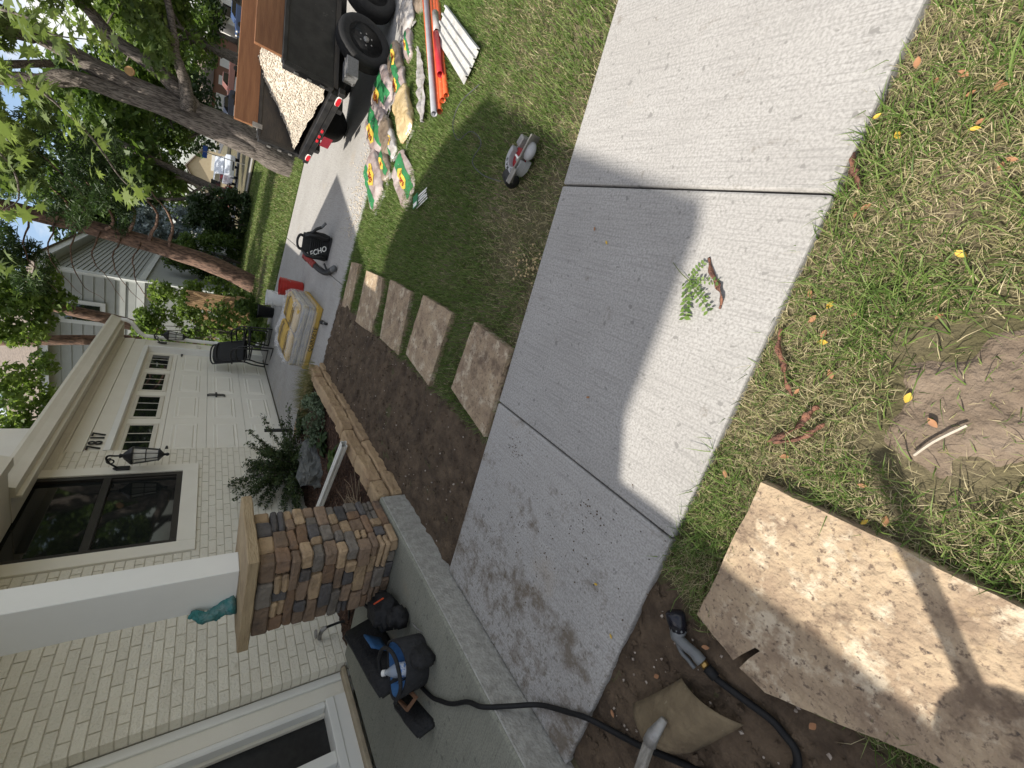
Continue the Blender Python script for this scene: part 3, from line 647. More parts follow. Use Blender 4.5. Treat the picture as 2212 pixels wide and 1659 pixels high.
# ------------------------------------------------------------------ wall lanterns
M_FROST = clear_mat('lantern_glass', (0.75, 0.74, 0.7), 0.45, 0.3)
def lantern(loc, label):
    t = empty('wall_lantern', loc, 0, label, 'lantern', 'black wall lanterns')
    # local: wall at x=0, lantern hangs at x=.2
    MB().extrude([(0, -.04, .03), (0, .04, .03), (0, .04, .15), (0, 0, .19), (0, -.04, .15)], (0, 0, 0), (.022, 0, 0)).build('back_plate', M_BLACK, t, bevel=0.004)
    arm = []
    for i in range(15):
        a = -0.6 + i * 0.30; r = 0.10 - 0.0052 * i; arm.append((0.10 - math.cos(a) * r, 0, 0.17 + math.sin(a) * r * 1.15))
    MB().tube(spline([(0.0, 0, .12), (.04, 0, .165), (.10, 0, .225), (.16, 0, .245), (.195, 0, .225), (.19, 0, .17), (.19, 0, .12)], 5), .0115, 8).build('scroll_arm', M_BLACK, t, smooth=True)
    MB().tube([(.115 + .042 * math.cos(a) * (1 - a / 14), 0, .205 + .042 * math.sin(a) * (1 - a / 14)) for a in [k * .45 for k in range(20)]], .0085, 7).build('scroll_curl', M_BLACK, t, smooth=True)
    MB().tube([(0.19, 0, 0.20), (0.19, 0, 0.13)], 0.009, 8).build('hanger', M_BLACK, t)
    MB().lathe([(0.012, 0.135), (0.03, 0.125), (0.022, 0.10), (0.045, 0.085), (0.105, 0.03), (0.118, 0.015), (0.115, 0.0), (0.0, 0.0)], 8, (0.19, 0, 0)).build('hood', M_BLACK, t)
    rr = [(0.108, -0.002), (0.072, -0.235)]
    MB().lathe([(0.098, -0.003), (0.064, -0.234)], 8, (0.19, 0, 0)).build('glass', M_FROST, t)
    for k in range(8):
        a = 2 * math.pi * k / 8
        MB().tube([(0.19 + rr[0][0] * math.cos(a), rr[0][0] * math.sin(a), rr[0][1]), (0.19 + rr[1][0] * math.cos(a), rr[1][0] * math.sin(a), rr[1][1])], 0.0065, 5).build('rib', M_BLACK, t)
    MB().lathe([(0.092, -.115), (0.096, -.118), (0.092, -.124), (0.088, -.118)], 8, (0.19, 0, 0), close=True).build('band', M_BLACK, t)
    MB().lathe([(0.08, -0.2345), (0.085, -0.245), (0.05, -0.27), (0.018, -0.295), (0.016, -0.31), (0.024, -0.325), (0.015, -0.345), (0.0, -0.35)], 8, (0.19, 0, 0)).build('base', M_BLACK, t)
    return t
lantern((XF + 0.024, 6.08, 1.985), 'black scrolled wall lantern beside the big dark window')
lantern((XF + 0.01, 11.26, 1.95), 'black scrolled wall lantern at the far end of the garage, before the bushes')
# ------------------------------------------------------------------ spigot and hose
M_RUBBER = pmat('black_rubber', (0.007, 0.007, 0.008), (0.012, 0.012, 0.012), scale=40, rough=0.6, spec=0.25)
M_STEEL = pmat('worn_steel', (0.34, 0.33, 0.31), (0.20, 0.19, 0.175), scale=18, rough=0.55, metal=0.5, bump=0.2)
sg = empty('spigot', (XF, 2.93, 0.36), 0, 'grey outdoor spigot on the brick wall beside the stone column', 'spigot')
MB().tube([(0, 0, 0), (0.06, 0, 0), (0.10, 0, -0.01), (0.125, 0, -0.045)], [0.018, 0.018, 0.02, 0.016], 8).build('tap_body', M_STEEL, sg)
MB().lathe([(0.0, 0.03), (0.035, 0.028), (0.042, 0.02), (0.035, 0.012), (0.0, 0.01)], 10, (0.075, 0, 0.02)).build('valve_wheel', M_STEEL, sg)
hose_pts = [(-3.625, 2.93, 0.31), (-3.61, 2.93, 0.20), (-3.58, 2.90, 0.13), (-3.45, 2.84, 0.16), (-3.2, 2.74, 0.215), (-2.97, 2.54, 0.215), (-2.84, 2.27, 0.206), (-2.76, 1.95, 0.206), (-2.62, 1.58, 0.206), (-2.51, 1.37, 0.206), (-2.42, 1.27, 0.206), (-2.31, 1.17, 0.206), (-2.16, 1.07, 0.206), (-2.06, 0.97, 0.204), (-1.99, 0.89, 0.13), (-1.93, 0.81, 0.03), (-1.86, 0.74, 0.016), (-1.78, 0.66, 0.016), (-1.70, 0.58, 0.018), (-1.66, 0.50, -0.005), (-1.61, 0.42, -0.012), (-1.55, 0.34, -0.012), (-1.47, 0.25, -0.012), (-1.36, 0.12, -0.012), (-1.22, 0.02, -0.012), (-1.12, 0.0, -0.01), (-1.065, 0.02, -0.008), (-1.05, 0.06, -0.006), (-1.045, 0.10, -0.006), (-1.06, 0.17, -0.005), (-1.075, 0.25, 0.0), (-1.07, 0.275, 0.006)]
h_o = MB().tube(spline(hose_pts, 6), 0.0115, 10).build('garden_hose', M_RUBBER, smooth=True)
tag(h_o, 'black garden hose running from the spigot across the porch and walk', 'hose')
# hose nozzle
NZ = empty('hose_nozzle', (-1.06, 0.36, -0.005), 0, 'grey pistol-grip hose nozzle with black head lying on the dark soil', 'nozzle')
M_GREYPL = pmat('grey_plastic', (0.10, 0.105, 0.105), (0.14, 0.145, 0.145), scale=15, rough=0.45)
def npart(mb, n, m): return mb.build(n, m, NZ, loc=(1.06, -0.36, 0.005), smooth=True)
npart(MB().tube(spline([(-1.028, 0.425, 0.01), (-1.052, 0.408, 0.018), (-1.056, 0.38, 0.018), (-1.055, 0.345, 0.014), (-1.062, 0.315, 0.01)], 4), [0.030] * 2 + [0.026] * 3 + [0.019] * 4 + [0.018] * 4 + [0.020] * 4, 10), 'grip', M_GREYPL)
npart(MB().tube([(-1.037, 0.417, 0.01), (-1.012, 0.437, 0.012), (-0.99, 0.452, 0.014), (-0.985, 0.456, 0.014)], [0.028, 0.033, 0.034, 0.028], 14), 'spray_head', pmat('nozzle_black', (0.008, 0.008, 0.012), (0.014, 0.014, 0.02), scale=9, rough=0.25))
npart(MB().tube(spline([(-1.075, 0.405, 0.012), (-1.094, 0.38, 0.01), (-1.098, 0.35, 0.008), (-1.105, 0.325, 0.006)], 4), 0.008, 8), 'trigger', M_GREYPL)
npart(MB().tube([(-1.062, 0.316, 0.009), (-1.066, 0.296, 0.008)], 0.014, 10), 'brass_fitting', pmat('brass', (0.42, 0.27, 0.09), (0.3, 0.19, 0.07), scale=20, rough=0.35, metal=0.9))
npart(MB().tube([(-1.066, 0.2955, 0.008), (-1.072, 0.262, 0.004)], 0.0175, 10), 'collar', M_RUBBER)
# ------------------------------------------------------------------ shovel
SH = empty('shovel', (-1.3, 0.29, 0), 0, 'mud-caked square shovel lying face down on the dug soil', 'shovel')
M_MUDST = pmat('muddy_steel', (0.19, 0.145, 0.085), (0.115, 0.085, 0.05), scale=8, rough=0.9, bump=0.6, bscale=35, layers=(((0.42, 0.36, 0.25), 7, 0.60, 6, 0.05), ((0.09, 0.062, 0.038), 5, 0.55, 8, 0.12),))
bl = []; NU, NV = 12, 14
A_, B_, C_, D_ = Vector((-1.455, 0.44, 0)), Vector((-1.185, 0.345, 0)), Vector((-1.13, 0.145, 0)), Vector((-1.40, 0.225, 0))
for j in range(NV + 1):
    for i in range(NU + 1):
        u = i / NU; w = j / NV
        p = (A_ * (1 - w) + D_ * w) * (1 - u) + (B_ * (1 - w) + C_ * w) * u
        arch = 0.055 * (1 - (2 * w - 1) ** 2) * (1 - 0.35 * u) + 0.05 * math.exp(-((w - .5) / .12) ** 2) * max(0, 0.35 - u)
        sh = 0.03 * (abs(2 * w - 1) ** 4) * (1 - u) ** 3
        bl.append((p.x + sh, p.y, 0.018 + arch - 0.02 * u))
bf = [(j * (NU + 1) + i, j * (NU + 1) + i + 1, (j + 1) * (NU + 1) + i + 1, (j + 1) * (NU + 1) + i) for j in range(NV) for i in range(NU)]
o = MB().add(bl, bf).build('blade', M_MUDST, SH, loc=(1.3, -0.29, 0), smooth=True)
sd = o.modifiers.new('thick', 'SOLIDIFY'); sd.thickness = 0.003
MB().tube([(-1.30, 0.315, 0.075), (-1.37, 0.318, 0.095), (-1.40, 0.315, 0.10)], [0.012, 0.022, 0.024], 10).build('socket', M_STEEL, SH, loc=(1.3, -0.29, 0), smooth=True)
MB().tube([(-1.401, 0.315, 0.10), (-1.55, 0.29, 0.12), (-1.9, 0.22, 0.20), (-2.5, 0.08, 0.36)], 0.0205, 10).build('handle', pmat('weathered_handle', (0.30, 0.28, 0.245), (0.14, 0.125, 0.10), scale=14, rough=0.8, bump=0.3, stretch=(1, 5, 5)), SH, loc=(1.3, -0.29, 0), smooth=True)
# added caster, unseen left of the view, for the shadow across the big flagstone
CASTER = empty('shadow_caster', (-1.5, -0.62, 0), 0, 'pole-shaped shadow caster added left of the camera, outside the picture', 'shadow caster')
MB().tube([(0, 0, -0.03), (.10, .09, .45), (.19, .165, .86)], [.02, .022, .022], 10).build('shaft', M_STEEL, CASTER, smooth=True)
MB().tube([(.191, .166, .862), (.255, .31, 1.06), (.30, .42, 1.20), (.322, .465, 1.25)], [.022, .022, .026, .026], 12).build('grip', M_BLACK, CASTER, smooth=True)
MB().lathe([(0, -.10), (.09, -.085), (.125, -.03), (.125, .04), (.08, .09), (0, .10)], 20).build('head', M_STEEL, CASTER, (.175, .13, .86), smooth=True)
# ------------------------------------------------------------------ tool bag on the porch
TB = empty('tool_bag', (-2.6, 1.75, 0.19), 0, 'open black and blue tool bag slumped on the porch slab', 'tool bag')
M_BAG = pmat('black_nylon', (0.011, 0.011, 0.012), (0.022, 0.022, 0.023), scale=25, rough=0.75, bump=0.5, bscale=50)
M_BAGBLUE = pmat('blue_nylon', (0.03, 0.10, 0.24), (0.045, 0.14, 0.31), scale=12, rough=0.65, bump=0.3)
TBL = (2.6, -1.75, -0.19)
def soft(name, c, d, rz, mat, seed, amp=.012, tilt=0, parent=TB):
    bm = bmesh.new(); bmesh.ops.create_cube(bm, size=1); bmesh.ops.scale(bm, vec=d, verts=bm.verts)
    bmesh.ops.bevel(bm, geom=list(bm.edges), offset=min(d) * .28, segments=2, affect='EDGES', clamp_overlap=True)
    bmesh.ops.subdivide_edges(bm, edges=[e for e in bm.edges if e.calc_length() > .06], cuts=3, use_grid_fill=True)
    for v in bm.verts: v.co += mnoise.noise_vector(v.co * 9 + Vector((seed, 0, 0))) * amp
    me = bpy.data.meshes.new(name); bm.to_mesh(me); bm.free()
    return link(name, me, mat, parent, Vector(c) - Vector((2.6 * -1, 1.75, 0.19)), (tilt, 0, rz), smooth=True)
AZ = math.radians(112)
soft('back_panel', (-2.77, 1.92, 0.31), (0.78, 0.06, 0.24), AZ, M_BAG, 1, .014, -0.25)
soft('belt', (-2.72, 1.42, 0.235), (0.36, 0.05, 0.13), AZ + .12, M_BAG, 2, .008, -0.2)
soft('side_pouch', (-2.50, 2.02, 0.28), (0.26, 0.20, 0.17), AZ, M_BAG, 3)
soft('side_pouch', (-2.40, 1.86, 0.25), (0.14, 0.13, 0.13), AZ - .3, M_BAG, 4)
soft('blue_pocket', (-2.655, 1.915, 0.335), (0.17, 0.012, 0.14), AZ, M_BAGBLUE, 5, .004, 0.5)
# open main pouch: a walled bin with blue lining
def bin_ring(name, mat, r0, r1, z0, z1, th, c, ex=1.0):
    v = []; f = []; N = 28
    for (zq, rq) in ((z0, r0), (z1, r1), (z1, r1 - th), (z0 + .01, r0 - th)):
        for k in range(N):
            a = 2 * math.pi * k / N; w = 1 + .05 * math.sin(3 * a + 1); v.append((c[0] + math.cos(a) * rq * w * ex, c[1] + math.sin(a) * rq * w, zq + (0.018 * math.sin(2 * a) if zq == z1 else 0)))
    for r_ in range(3):
        for k in range(N): f.append((r_ * N + k, r_ * N + (k + 1) % N, (r_ + 1) * N + (k + 1) % N, (r_ + 1) * N + k))
    f.append(tuple(3 * N + k for k in range(N)))
    return MB().add(v, f).build(name, mat, TB, loc=TBL, smooth=True)
bin_ring('main_pouch', M_BAG, 0.135, 0.15, 0.195, 0.36, 0.012, (-2.47, 1.58), 1.15)
bin_ring('lining', M_BAGBLUE, 0.12, 0.136, 0.205, 0.352, 0.006, (-2.47, 1.58), 1.15)
soft('front_pouch', (-2.335, 1.53, 0.255), (0.24, 0.075, 0.13), AZ, M_BAG, 6, .006)
MB().tube(spline([(-2.70, 1.70, 0.36), (-2.60, 1.76, 0.375), (-2.47, 1.73, 0.38), (-2.37, 1.62, 0.385), (-2.36, 1.52, 0.385), (-2.45, 1.44, 0.375), (-2.60, 1.46, 0.37)], 5), 0.012, 8).build('rim', M_BAG, TB, loc=TBL, smooth=True)
MB().tube(spline([(-2.33, 1.70, 0.20), (-2.29, 1.70, 0.235), (-2.27, 1.66, 0.24), (-2.30, 1.63, 0.20)], 5), 0.004, 6).build('ring', M_STEEL, TB, loc=TBL)
fq = [(-2.74, 1.56), (-2.57, 1.50), (-2.50, 1.385), (-2.66, 1.43)]
MB().tube([(p[0], p[1], 0.29) for p in fq + fq[:2]], 0.014, 6).build('leather_loop', pmat('tan_leather', (0.23, 0.12, 0.065), (0.16, 0.085, 0.05), scale=20, rough=0.7), TB, loc=TBL)
MB().box(-0.002, 0.002, -0.03, 0.03, -0.004, 0.004).build('tag', M_WHITE, TB, loc=(-2.297 + 2.6, 1.50 - 1.75, 0.27 - 0.19), rot=(0, 0, 0.4))
pn = MB().tube([(-2.33, 1.98, 0.33), (-2.42, 2.03, 0.36)], 0.0055, 6).build('pencil', pmat('orange_paint', (0.62, 0.09, 0.03), (0.55, 0.08, 0.03), rough=0.4)); tag(pn, 'orange carpenter pencil poking out of the tool bag', 'pencil')
# water bottle in the bag
BT = empty('water_bottle', (-2.545, 1.60, 0.27), 0, 'clear plastic water bottle with blue label in the open tool bag', 'bottle')
M_PET = clear_mat('clear_plastic', (0.85, 0.9, 0.93), 0.38, 0.08)
BT.rotation_euler = (math.radians(-30), math.radians(-38), 0)
BT.scale = (1.25, 1.25, 1.25)
MB().lathe([(0.031, -.06), (0.033, -.05), (0.033, 0.045), (0.03, 0.06), (0.016, 0.092), (0.0125, 0.098), (0.0125, .108)], 16).build('bottle_body', M_PET, BT, smooth=True)
MB().lathe([(0.015, 0.104), (0.015, 0.122), (0.0, 0.123)], 14).build('bottle_cap', M_WHITE, BT)
MB().lathe([(0.0336, -.035), (0.0336, 0.028)], 16).build('bottle_label', pmat('label_blue', (0.75, 0.8, 0.85), (0.16, 0.3, 0.6), scale=30, rough=0.4, lo=.5, hi=.55), BT, smooth=True)
# ------------------------------------------------------------------ things in the planting bed
dsx = empty('downspout_extension', (-2.08, 3.62, 0.24), 0, 'white ribbed downspout pipe lying across the mulch onto the low stone wall', 'downspout')
prof = [(-.036, -.026), (-.012, -.026), (-.009, -.021), (.009, -.021), (.012, -.026), (.036, -.026), (.036, -.01), (.031, 0), (.036, .01), (.036, .026), (.014, .026), (.010, .020), (-.010, .020), (-.014, .026), (-.036, .026), (-.036, .01), (-.031, 0), (-.036, -.01)]
d_ = (Vector((-3.5, 4.35, 0.19)) - Vector((-2.05, 3.60, 0.255))); ax = d_.normalized(); sx = ax.cross(Vector((0, 0, 1))).normalized(); uz = sx.cross(ax)
v = []
for s_ in (0, 1):
    for q in (1.0, 0.93): v += [tuple(Vector((0.03, -0.02, 0.015)) + d_ * (s_ if q == 1 else s_) + (sx * p[0] + uz * p[1]) * q) for p in prof]
n_ = len(prof); f = []
for k in range(n_):
    k2 = (k + 1) % n_
    f += [(k, k2, 2 * n_ + k2, 2 * n_ + k), (n_ + k2, n_ + k, 3 * n_ + k, 3 * n_ + k2), (k2, k, n_ + k, n_ + k2)]
MB().add(v, f).build('pipe', M_WHITE, dsx)
bp_ = MB().box(-.012, .012, -.035, .035, 0, .40); tag(bp_.build('garden_stake', M_BLACK, None, (-3.43, 6.52, 0.14)), 'flat black stake standing in the bed before the garage door', 'stake')
bo = rough_block(0.60, 0.30, 0.28, 0.06, 31, 6, 0.05); tag(link('boulder', bo, M_GREYSTONE, None, (-3.05, 4.86, 0.18), (0.1, 0.1, math.radians(75))), 'grey boulder lying in the mulch under the evergreen shrub', 'boulder')
# ------------------------------------------------------------------ dump trailer
M_TRB = pmat('trailer_black', (0.012, 0.012, 0.013), (0.03, 0.029, 0.028), scale=7, rough=0.38, bump=0.12, bscale=12, layers=(((0.17, 0.155, 0.135), 9, 0.66, 7, 0.12), ((0.09, 0.08, 0.065), 24, 0.68, 5, 0.04)))
M_TRIN = pmat('trailer_inside', (0.055, 0.045, 0.036), (0.03, 0.027, 0.025), scale=5, rough=0.6, stretch=(1, 1, 3), bump=0.2, layers=(((0.15, 0.115, 0.08), 7, 0.65, 7, 0.08),))
M_TYRE = pmat('tyre_rubber', (0.012, 0.012, 0.012), (0.022, 0.021, 0.02), scale=15, rough=0.75, bump=0.3)
M_RIM = pmat('rim_black', (0.016, 0.016, 0.017), (0.03, 0.03, 0.03), scale=8, rough=0.35)
M_WOODB = pmat('stained_board', (0.27, 0.125, 0.055), (0.19, 0.08, 0.035), scale=2.6, rough=0.7, bump=0.25, bscale=20, stretch=(0.7, 9, 9), detail=8, layers=(((0.11, 0.05, 0.025), 2.2, 0.64, 5, 0.06),))
M_RED = pmat('red_lens', (0.55, 0.02, 0.03), (0.42, 0.012, 0.02), scale=60, rough=0.15, spec=0.8)
M_GRAVEL = pmat('crushed_stone', (0.56, 0.50, 0.41), (0.44, 0.385, 0.31), scale=30, rough=0.9, bump=0.5, bscale=60, detail=4)
TR = empty('dump_trailer', (2.11, 6.51, -0.35), math.radians(27.5), 'black tandem-axle dump trailer with wooden side boards, full of gravel, on the driveway', 'trailer')
TR.rotation_euler = (math.radians(2.6), 0, math.radians(27.5))
XR, XE, YN, YFR, ZB, ZT = -0.74, 3.6, 0.16, 1.78, 0.66, 1.18
def tp(mb, n, m, par=None, **k): return mb.build(n, m, par or TR, **k)
tp(MB().box(XR, XE, YN, YN + .035, ZB, ZT), 'side_panel', M_TRB, bevel=0.004)
tp(MB().box(XR, XE, YFR - .035, YFR, ZB, ZT), 'side_panel', M_TRIN, bevel=0.004)
tp(MB().box(XR + .01, XE + .02, YN - .028, YN + .05, ZT - .012, ZT + .035), 'top_rail', M_TRB, bevel=0.006)
tp(MB().box(XR + .01, XE + .02, YFR - .05, YFR + .028, ZT - .012, ZT + .035), 'top_rail', M_TRB, bevel=0.006)
tp(MB().box(XR - .045, XR + .02, YN - .022, YN + .06, ZB - .01, ZT + .02), 'corner_post', M_TRB, bevel=0.006)
tp(MB().box(XR - .045, XR + .02, YFR - .06, YFR + .022, ZB - .01, ZT + .02), 'corner_post', M_TRB, bevel=0.006)
for yy in (YN - .02, YFR - .04):
    for zz in (ZB + .1, ZB + .24, ZB + .38): tp(MB().tube([(XR - .065, yy + .03, zz), (XR - .065, yy + .03, zz + .045)], 0.016, 8), 'hinge', M_STEEL)
tp(MB().box(XR, XE, YN, YFR, ZB - .06, ZB - .002), 'floor', M_TRIN)
tp(MB().box(XE, XE + .04, YN, YFR, ZB, ZT), 'front_panel', M_TRB)
tp(MB().box(XR - .075, XR - .003, YN - .05, YFR + .05, ZB - .135, ZB - .062), 'bumper', M_TRB, bevel=0.006)
tp(MB().box(XR - .085, XR + .015, YN + .02, YFR - .02, ZB - .058, ZB + .012), 'rear_sill', M_TRB, bevel=0.005)
def oval(c, a, b, d):
    return MB().extrude([(c[0], c[1] + a * math.copysign(abs(math.cos(t)) ** .6, math.cos(t)), c[2] + b * math.copysign(abs(math.sin(t)) ** .6, math.sin(t))) for t in [2 * math.pi * k / 20 for k in range(20)]][::-1], (0, 0, 0), (-d, 0, 0))
for yy in (YN + .10, YFR - .13):
    tl = tp(oval((XR - .076, yy, ZB - .098), .085, .033, .006), 'tail_light', M_WHITE); tp(oval((XR - .0825, yy, ZB - .098), .074, .026, .012), 'lens', M_RED, tl, bevel=.004)
for yy in (0.93, 1.06, 1.17): tp(oval((XR - .076, yy, ZB - .095), .034, .016, .014), 'marker_light', M_RED, bevel=.003)
tp(MB().box(XR - .079, XR - .076, 1.02, 1.26, ZB - .265, ZB - .145), 'licence_plate', pmat('plate_red', (0.16, 0.012, 0.02), (0.2, 0.02, 0.03), scale=30, rough=0.4), bevel=0.0012)
tp(MB().box(-.62, -.37, -.02, .15, .42, .56), 'step_box', pmat('tread_plate', (0.25, 0.25, 0.25), (0.17, 0.17, 0.17), scale=60, rough=0.5, metal=0.5, bump=0.5), bevel=0.006)
tp(MB().box(-.80, 3.4, .42, .50, ZB - .2, ZB - .064), 'frame_beam', M_TRB); tp(MB().box(-.80, 3.4, 1.42, 1.50, ZB - .2, ZB - .064), 'frame_beam', M_TRB)
for xx in (0.0, 0.77):
    tp(MB().tube([(xx, .1, .33 - .06 * (xx > .3)), (xx, 1.76, .33 - .06 * (xx > .3))], 0.045, 8), 'axle', M_TRB)
    for yy, sg_ in ((0.10, -1), (1.76, 1)):
        wz = .33 - .05 * (xx > .3)
        wh = empty('wheel', (xx, yy, wz)); wh.parent = TR
        s_ = sg_
        tread = [(0.215, -.085), (0.27, -.098), (0.315, -.088), (0.33, -.06), (0.333, 0), (0.33, .06), (0.315, .088), (0.27, .098), (0.215, .085)]
        MB().lathe(tread, 40, (0, 0, 0), 'y').build('tyre', M_TYRE, wh, smooth=True)
        for k in range(4): MB().lathe([(0.3338, -.055 + .036 * k), (0.3338, -.045 + .036 * k)], 40, (0, 0, 0), 'y').build('tread_rib', M_TYRE, wh)
        MB().lathe([(0.214, s_ * .085), (0.205, s_ * .075), (0.195, s_ * .03), (0.12, s_ * .045), (0.105, s_ * .07), (0.06, s_ * .072), (0.045, s_ * .06), (0.0, s_ * .06)], 32, (0, 0, 0), 'y').build('rim', M_RIM, wh, smooth=True)
        MB().lathe([(0.038, s_ * .06), (0.036, s_ * .10), (0.028, s_ * .108), (0, s_ * .11)], 14, (0, 0, 0), 'y').build('hub', M_STEEL, wh, smooth=True)
        for k in range(6):
            a = 2 * math.pi * k / 6; MB().lathe([(0.012, s_ * .07), (0.011, s_ * .09), (0, s_ * .093)], 6, (.08 * math.cos(a), 0, .08 * math.sin(a)), 'y').build('lug_nut', M_STEEL, wh)
        for k in range(10):
            a = 2 * math.pi * (k + .5) / 10; MB().lathe([(0.016, s_ * .043), (0, s_ * .0435)], 8, (.157 * math.cos(a), 0, .157 * math.sin(a)), 'y').build('vent_hole', M_TYRE, wh)
def board(name, x0, x1, y0, y1, z0, z1): return tp(MB().box(x0, x1, y0, y1, z0, z1), name, M_WOODB, bevel=0.004)
board('side_board', -.66, 3.45, YN + .02, YN + .058, ZT + .02, ZT + .30)
board('side_board', -.60, 3.45, YFR - .045, YFR - .007, ZT + .036, ZT + .315)
tp(MB().box(-.62, -.55, YFR - .06, YFR - .0455, ZT - .02, ZT + .10), 'stake_bracket', M_STEEL)
# gravel load
def grav_h(x, y):
    t = min(1, max(0, (x + .86) / 1.35)); s = smooth01(t)
    e = 1 - .18 * math.exp(-((y - YN) / .12) ** 2)
    return ZB - .02 + (.07 + .52 * s + .05 * mnoise.noise(Vector((x * 2, y * 2, 0)))) * e + .03 * mnoise.noise(Vector((x * 6, y * 6, 1))) * (t > 0)
GXn, GYn = 110, 50; gvv = []; gff = []
for j in range(GYn + 1):
    for i in range(GXn + 1):
        x = XR + .0 + (XE - XR) * i / GXn; y = YN + .036 + (YFR - YN - .072) * j / GYn
        gvv.append((x, y, grav_h(x, y) + .012 * mnoise.noise(Vector((x * 31, y * 31, 7)))))
for j in range(GYn):
    for i in range(GXn): gff.append((j * (GXn + 1) + i, j * (GXn + 1) + i + 1, (j + 1) * (GXn + 1) + i + 1, (j + 1) * (GXn + 1) + i))
GV = empty('gravel_load', (2.11, 6.51, -0.35), math.radians(27.5)); GV.rotation_euler = TR.rotation_euler
tag(GV, 'heap of pale crushed gravel inside the dump trailer', 'gravel', kind='stuff')
MB().add(gvv, gff).build('gravel_bed', M_GRAVEL, GV)
def pebbles(n, fn, smin, smax, seed):
    r_ = random.Random(seed); mb = MB()
    base = [Vector(p) for p in ((1, 0, 0), (-1, 0, 0), (0, 1, 0), (0, -1, 0), (0, 0, 1), (0, 0, -1))]; fc = [(0, 2, 4), (2, 1, 4), (1, 3, 4), (3, 0, 4), (2, 0, 5), (1, 2, 5), (3, 1, 5), (0, 3, 5)]
    for _ in range(n):
        p = fn(r_)
        if p is None: continue
        s = r_.uniform(smin, smax); R = Matrix.Rotation(r_.uniform(0, 6.3), 3, 'Z') @ Matrix.Rotation(r_.uniform(0, 6.3), 3, 'X')
        mb.add([Vector(p) + R @ Vector((b.x * s * r_.uniform(.6, 1.3), b.y * s * r_.uniform(.6, 1.2), b.z * s * r_.uniform(.5, 1))) for b in base], fc)
    return mb
def gl(r_):
    x = XR + .02 + (XE - XR) * r_.random() ** 1.6 * .75; y = r_.uniform(YN + .05, YFR - .05); return (x, y, grav_h(x, y) + .008)
pebbles(6000, gl, .008, .019, 3).build('gravel_stones', M_GRAVEL, GV)
def gs(r_):
    x = r_.gauss(0.55, .5); y = 5.95 + abs(r_.gauss(0, .33)); return (x, y, drive_z(x) + .004) if x > -.3 else None
tag(pebbles(900, gs, .006, .016, 5).build('spilled_gravel', M_GRAVEL), 'spilled gravel scattered on the driveway beside the mulch bags', 'gravel', kind='stuff')
# ------------------------------------------------------------------ pallet of concrete mix bags
PO = Vector((-1.9, 7.15, drive_z(-1.9)))
PL = empty('cement_pallet', PO, 0, 'low stack of yellow concrete mix bags in torn white plastic wrap on the driveway', 'pallet')
PL.rotation_euler = (0, math.radians(5.1), 0)
M_YEL = pmat('yellow_paper', (0.50, 0.33, 0.075), (0.42, 0.27, 0.06), scale=8, rough=0.75, bump=0.2)
M_INK = pmat('dark_ink', (0.035, 0.028, 0.02), (0.05, 0.04, 0.03), scale=20, rough=0.8)
M_BAND = pmat('brown_band', (0.13, 0.09, 0.05), (0.10, 0.07, 0.04), scale=20, rough=0.8)
MB().box(-.50, .50, -.60, .60, 0.0, 0.085).build('bottom_bag', M_YEL, PL, bevel=0.018, seg=2)
M_TXT_FRONT = Matrix(((1, 0, 0), (0, 0, -1), (0, 1, 0)))
tm = text_mesh('QUIKRETE', 0.085, 0.0006, 0.0016); tm.transform(Matrix.Translation((-.20, -.6015, .018)) @ M_TXT_FRONT.to_4x4()); link('lettering', tm, M_INK, PL)
M_WRAP = clear_mat('stretch_wrap', (0.86, 0.87, 0.88), 0.26, 0.2)
core = pmat('wrapped_bags', (0.55, 0.47, 0.30), (0.20, 0.20, 0.23), scale=5, rough=0.5, stretch=(1, 1, 9), bump=0.4)
for k in range(2): MB().box(-.475, .475, -.575, .575, .087 + .095 * k, .178 + .095 * k).build('bag_layer', core, PL, bevel=0.022, seg=2)
for ix in (0, 1):
    for iy in (0, 1):
        dx, dy = .44, .55
        me = pillow_mesh(dx * 1.02, dy * 1.03, .085, 40 + ix * 2 + iy, .006, 28, 14, .35, .7, True)
        bg_ = link('bag', me, M_YEL, PL, (-.235 + .47 * ix, -.285 + .57 * iy, .292))
        bv = bvh_of(me)
        for (nm, m_, body, sz, ox, oy) in (('lettering', M_INK, 'QUIKRETE', .085, -.19, .04), ('lettering', M_INK, 'CONCRETE MIX', .038, -.16, -.15)):
            t_ = text_mesh(body, sz, 0, .001)
            link(nm, drape(t_, bv, Matrix.Translation((ox, oy, 0)), .0035), m_, bg_)
        gme = drape(grid_mesh(-.19, .19, -.075, .005, 16, 6), bv, Matrix.Identity(4), .0025); link('printed_band', gme, M_BAND, bg_)
# wrap: a crumpled sheet round the sides with a rolled rim on top
N = 96; wv = []; wf = []
def ringpt(k, r): 
    a = 2 * math.pi * k / N; c, s = math.cos(a), math.sin(a); return (math.copysign(abs(c) ** .25, c) * .51 * r, math.copysign(abs(s) ** .25, s) * .61 * r)
prof_w = [(1.0, .07), (1.0, .12), (1.0, .18), (1.0, .24), (.99, .30), (.96, .345), (.88, .345), (.82, .335), (.78, .325)]
for j, (rr_, zz) in enumerate(prof_w):
    for k in range(N):
        x, y = ringpt(k, rr_); q = Vector((x, y, zz)); n = mnoise.noise_vector(q * 9 + Vector((0, 0, j * .2))) * (.018 + .010 * j * .5) + mnoise.noise_vector(q * 34) * .012
        wv.append((x + n.x, y + n.y, zz + n.z * (1.6 if j > 2 else .6)))
for j in range(len(prof_w) - 1):
    for k in range(N): wf.append((j * N + k, j * N + (k + 1) % N, (j + 1) * N + (k + 1) % N, (j + 1) * N + k))
MB().add(wv, wf).build('plastic_wrap', M_WRAP, PL, smooth=True)
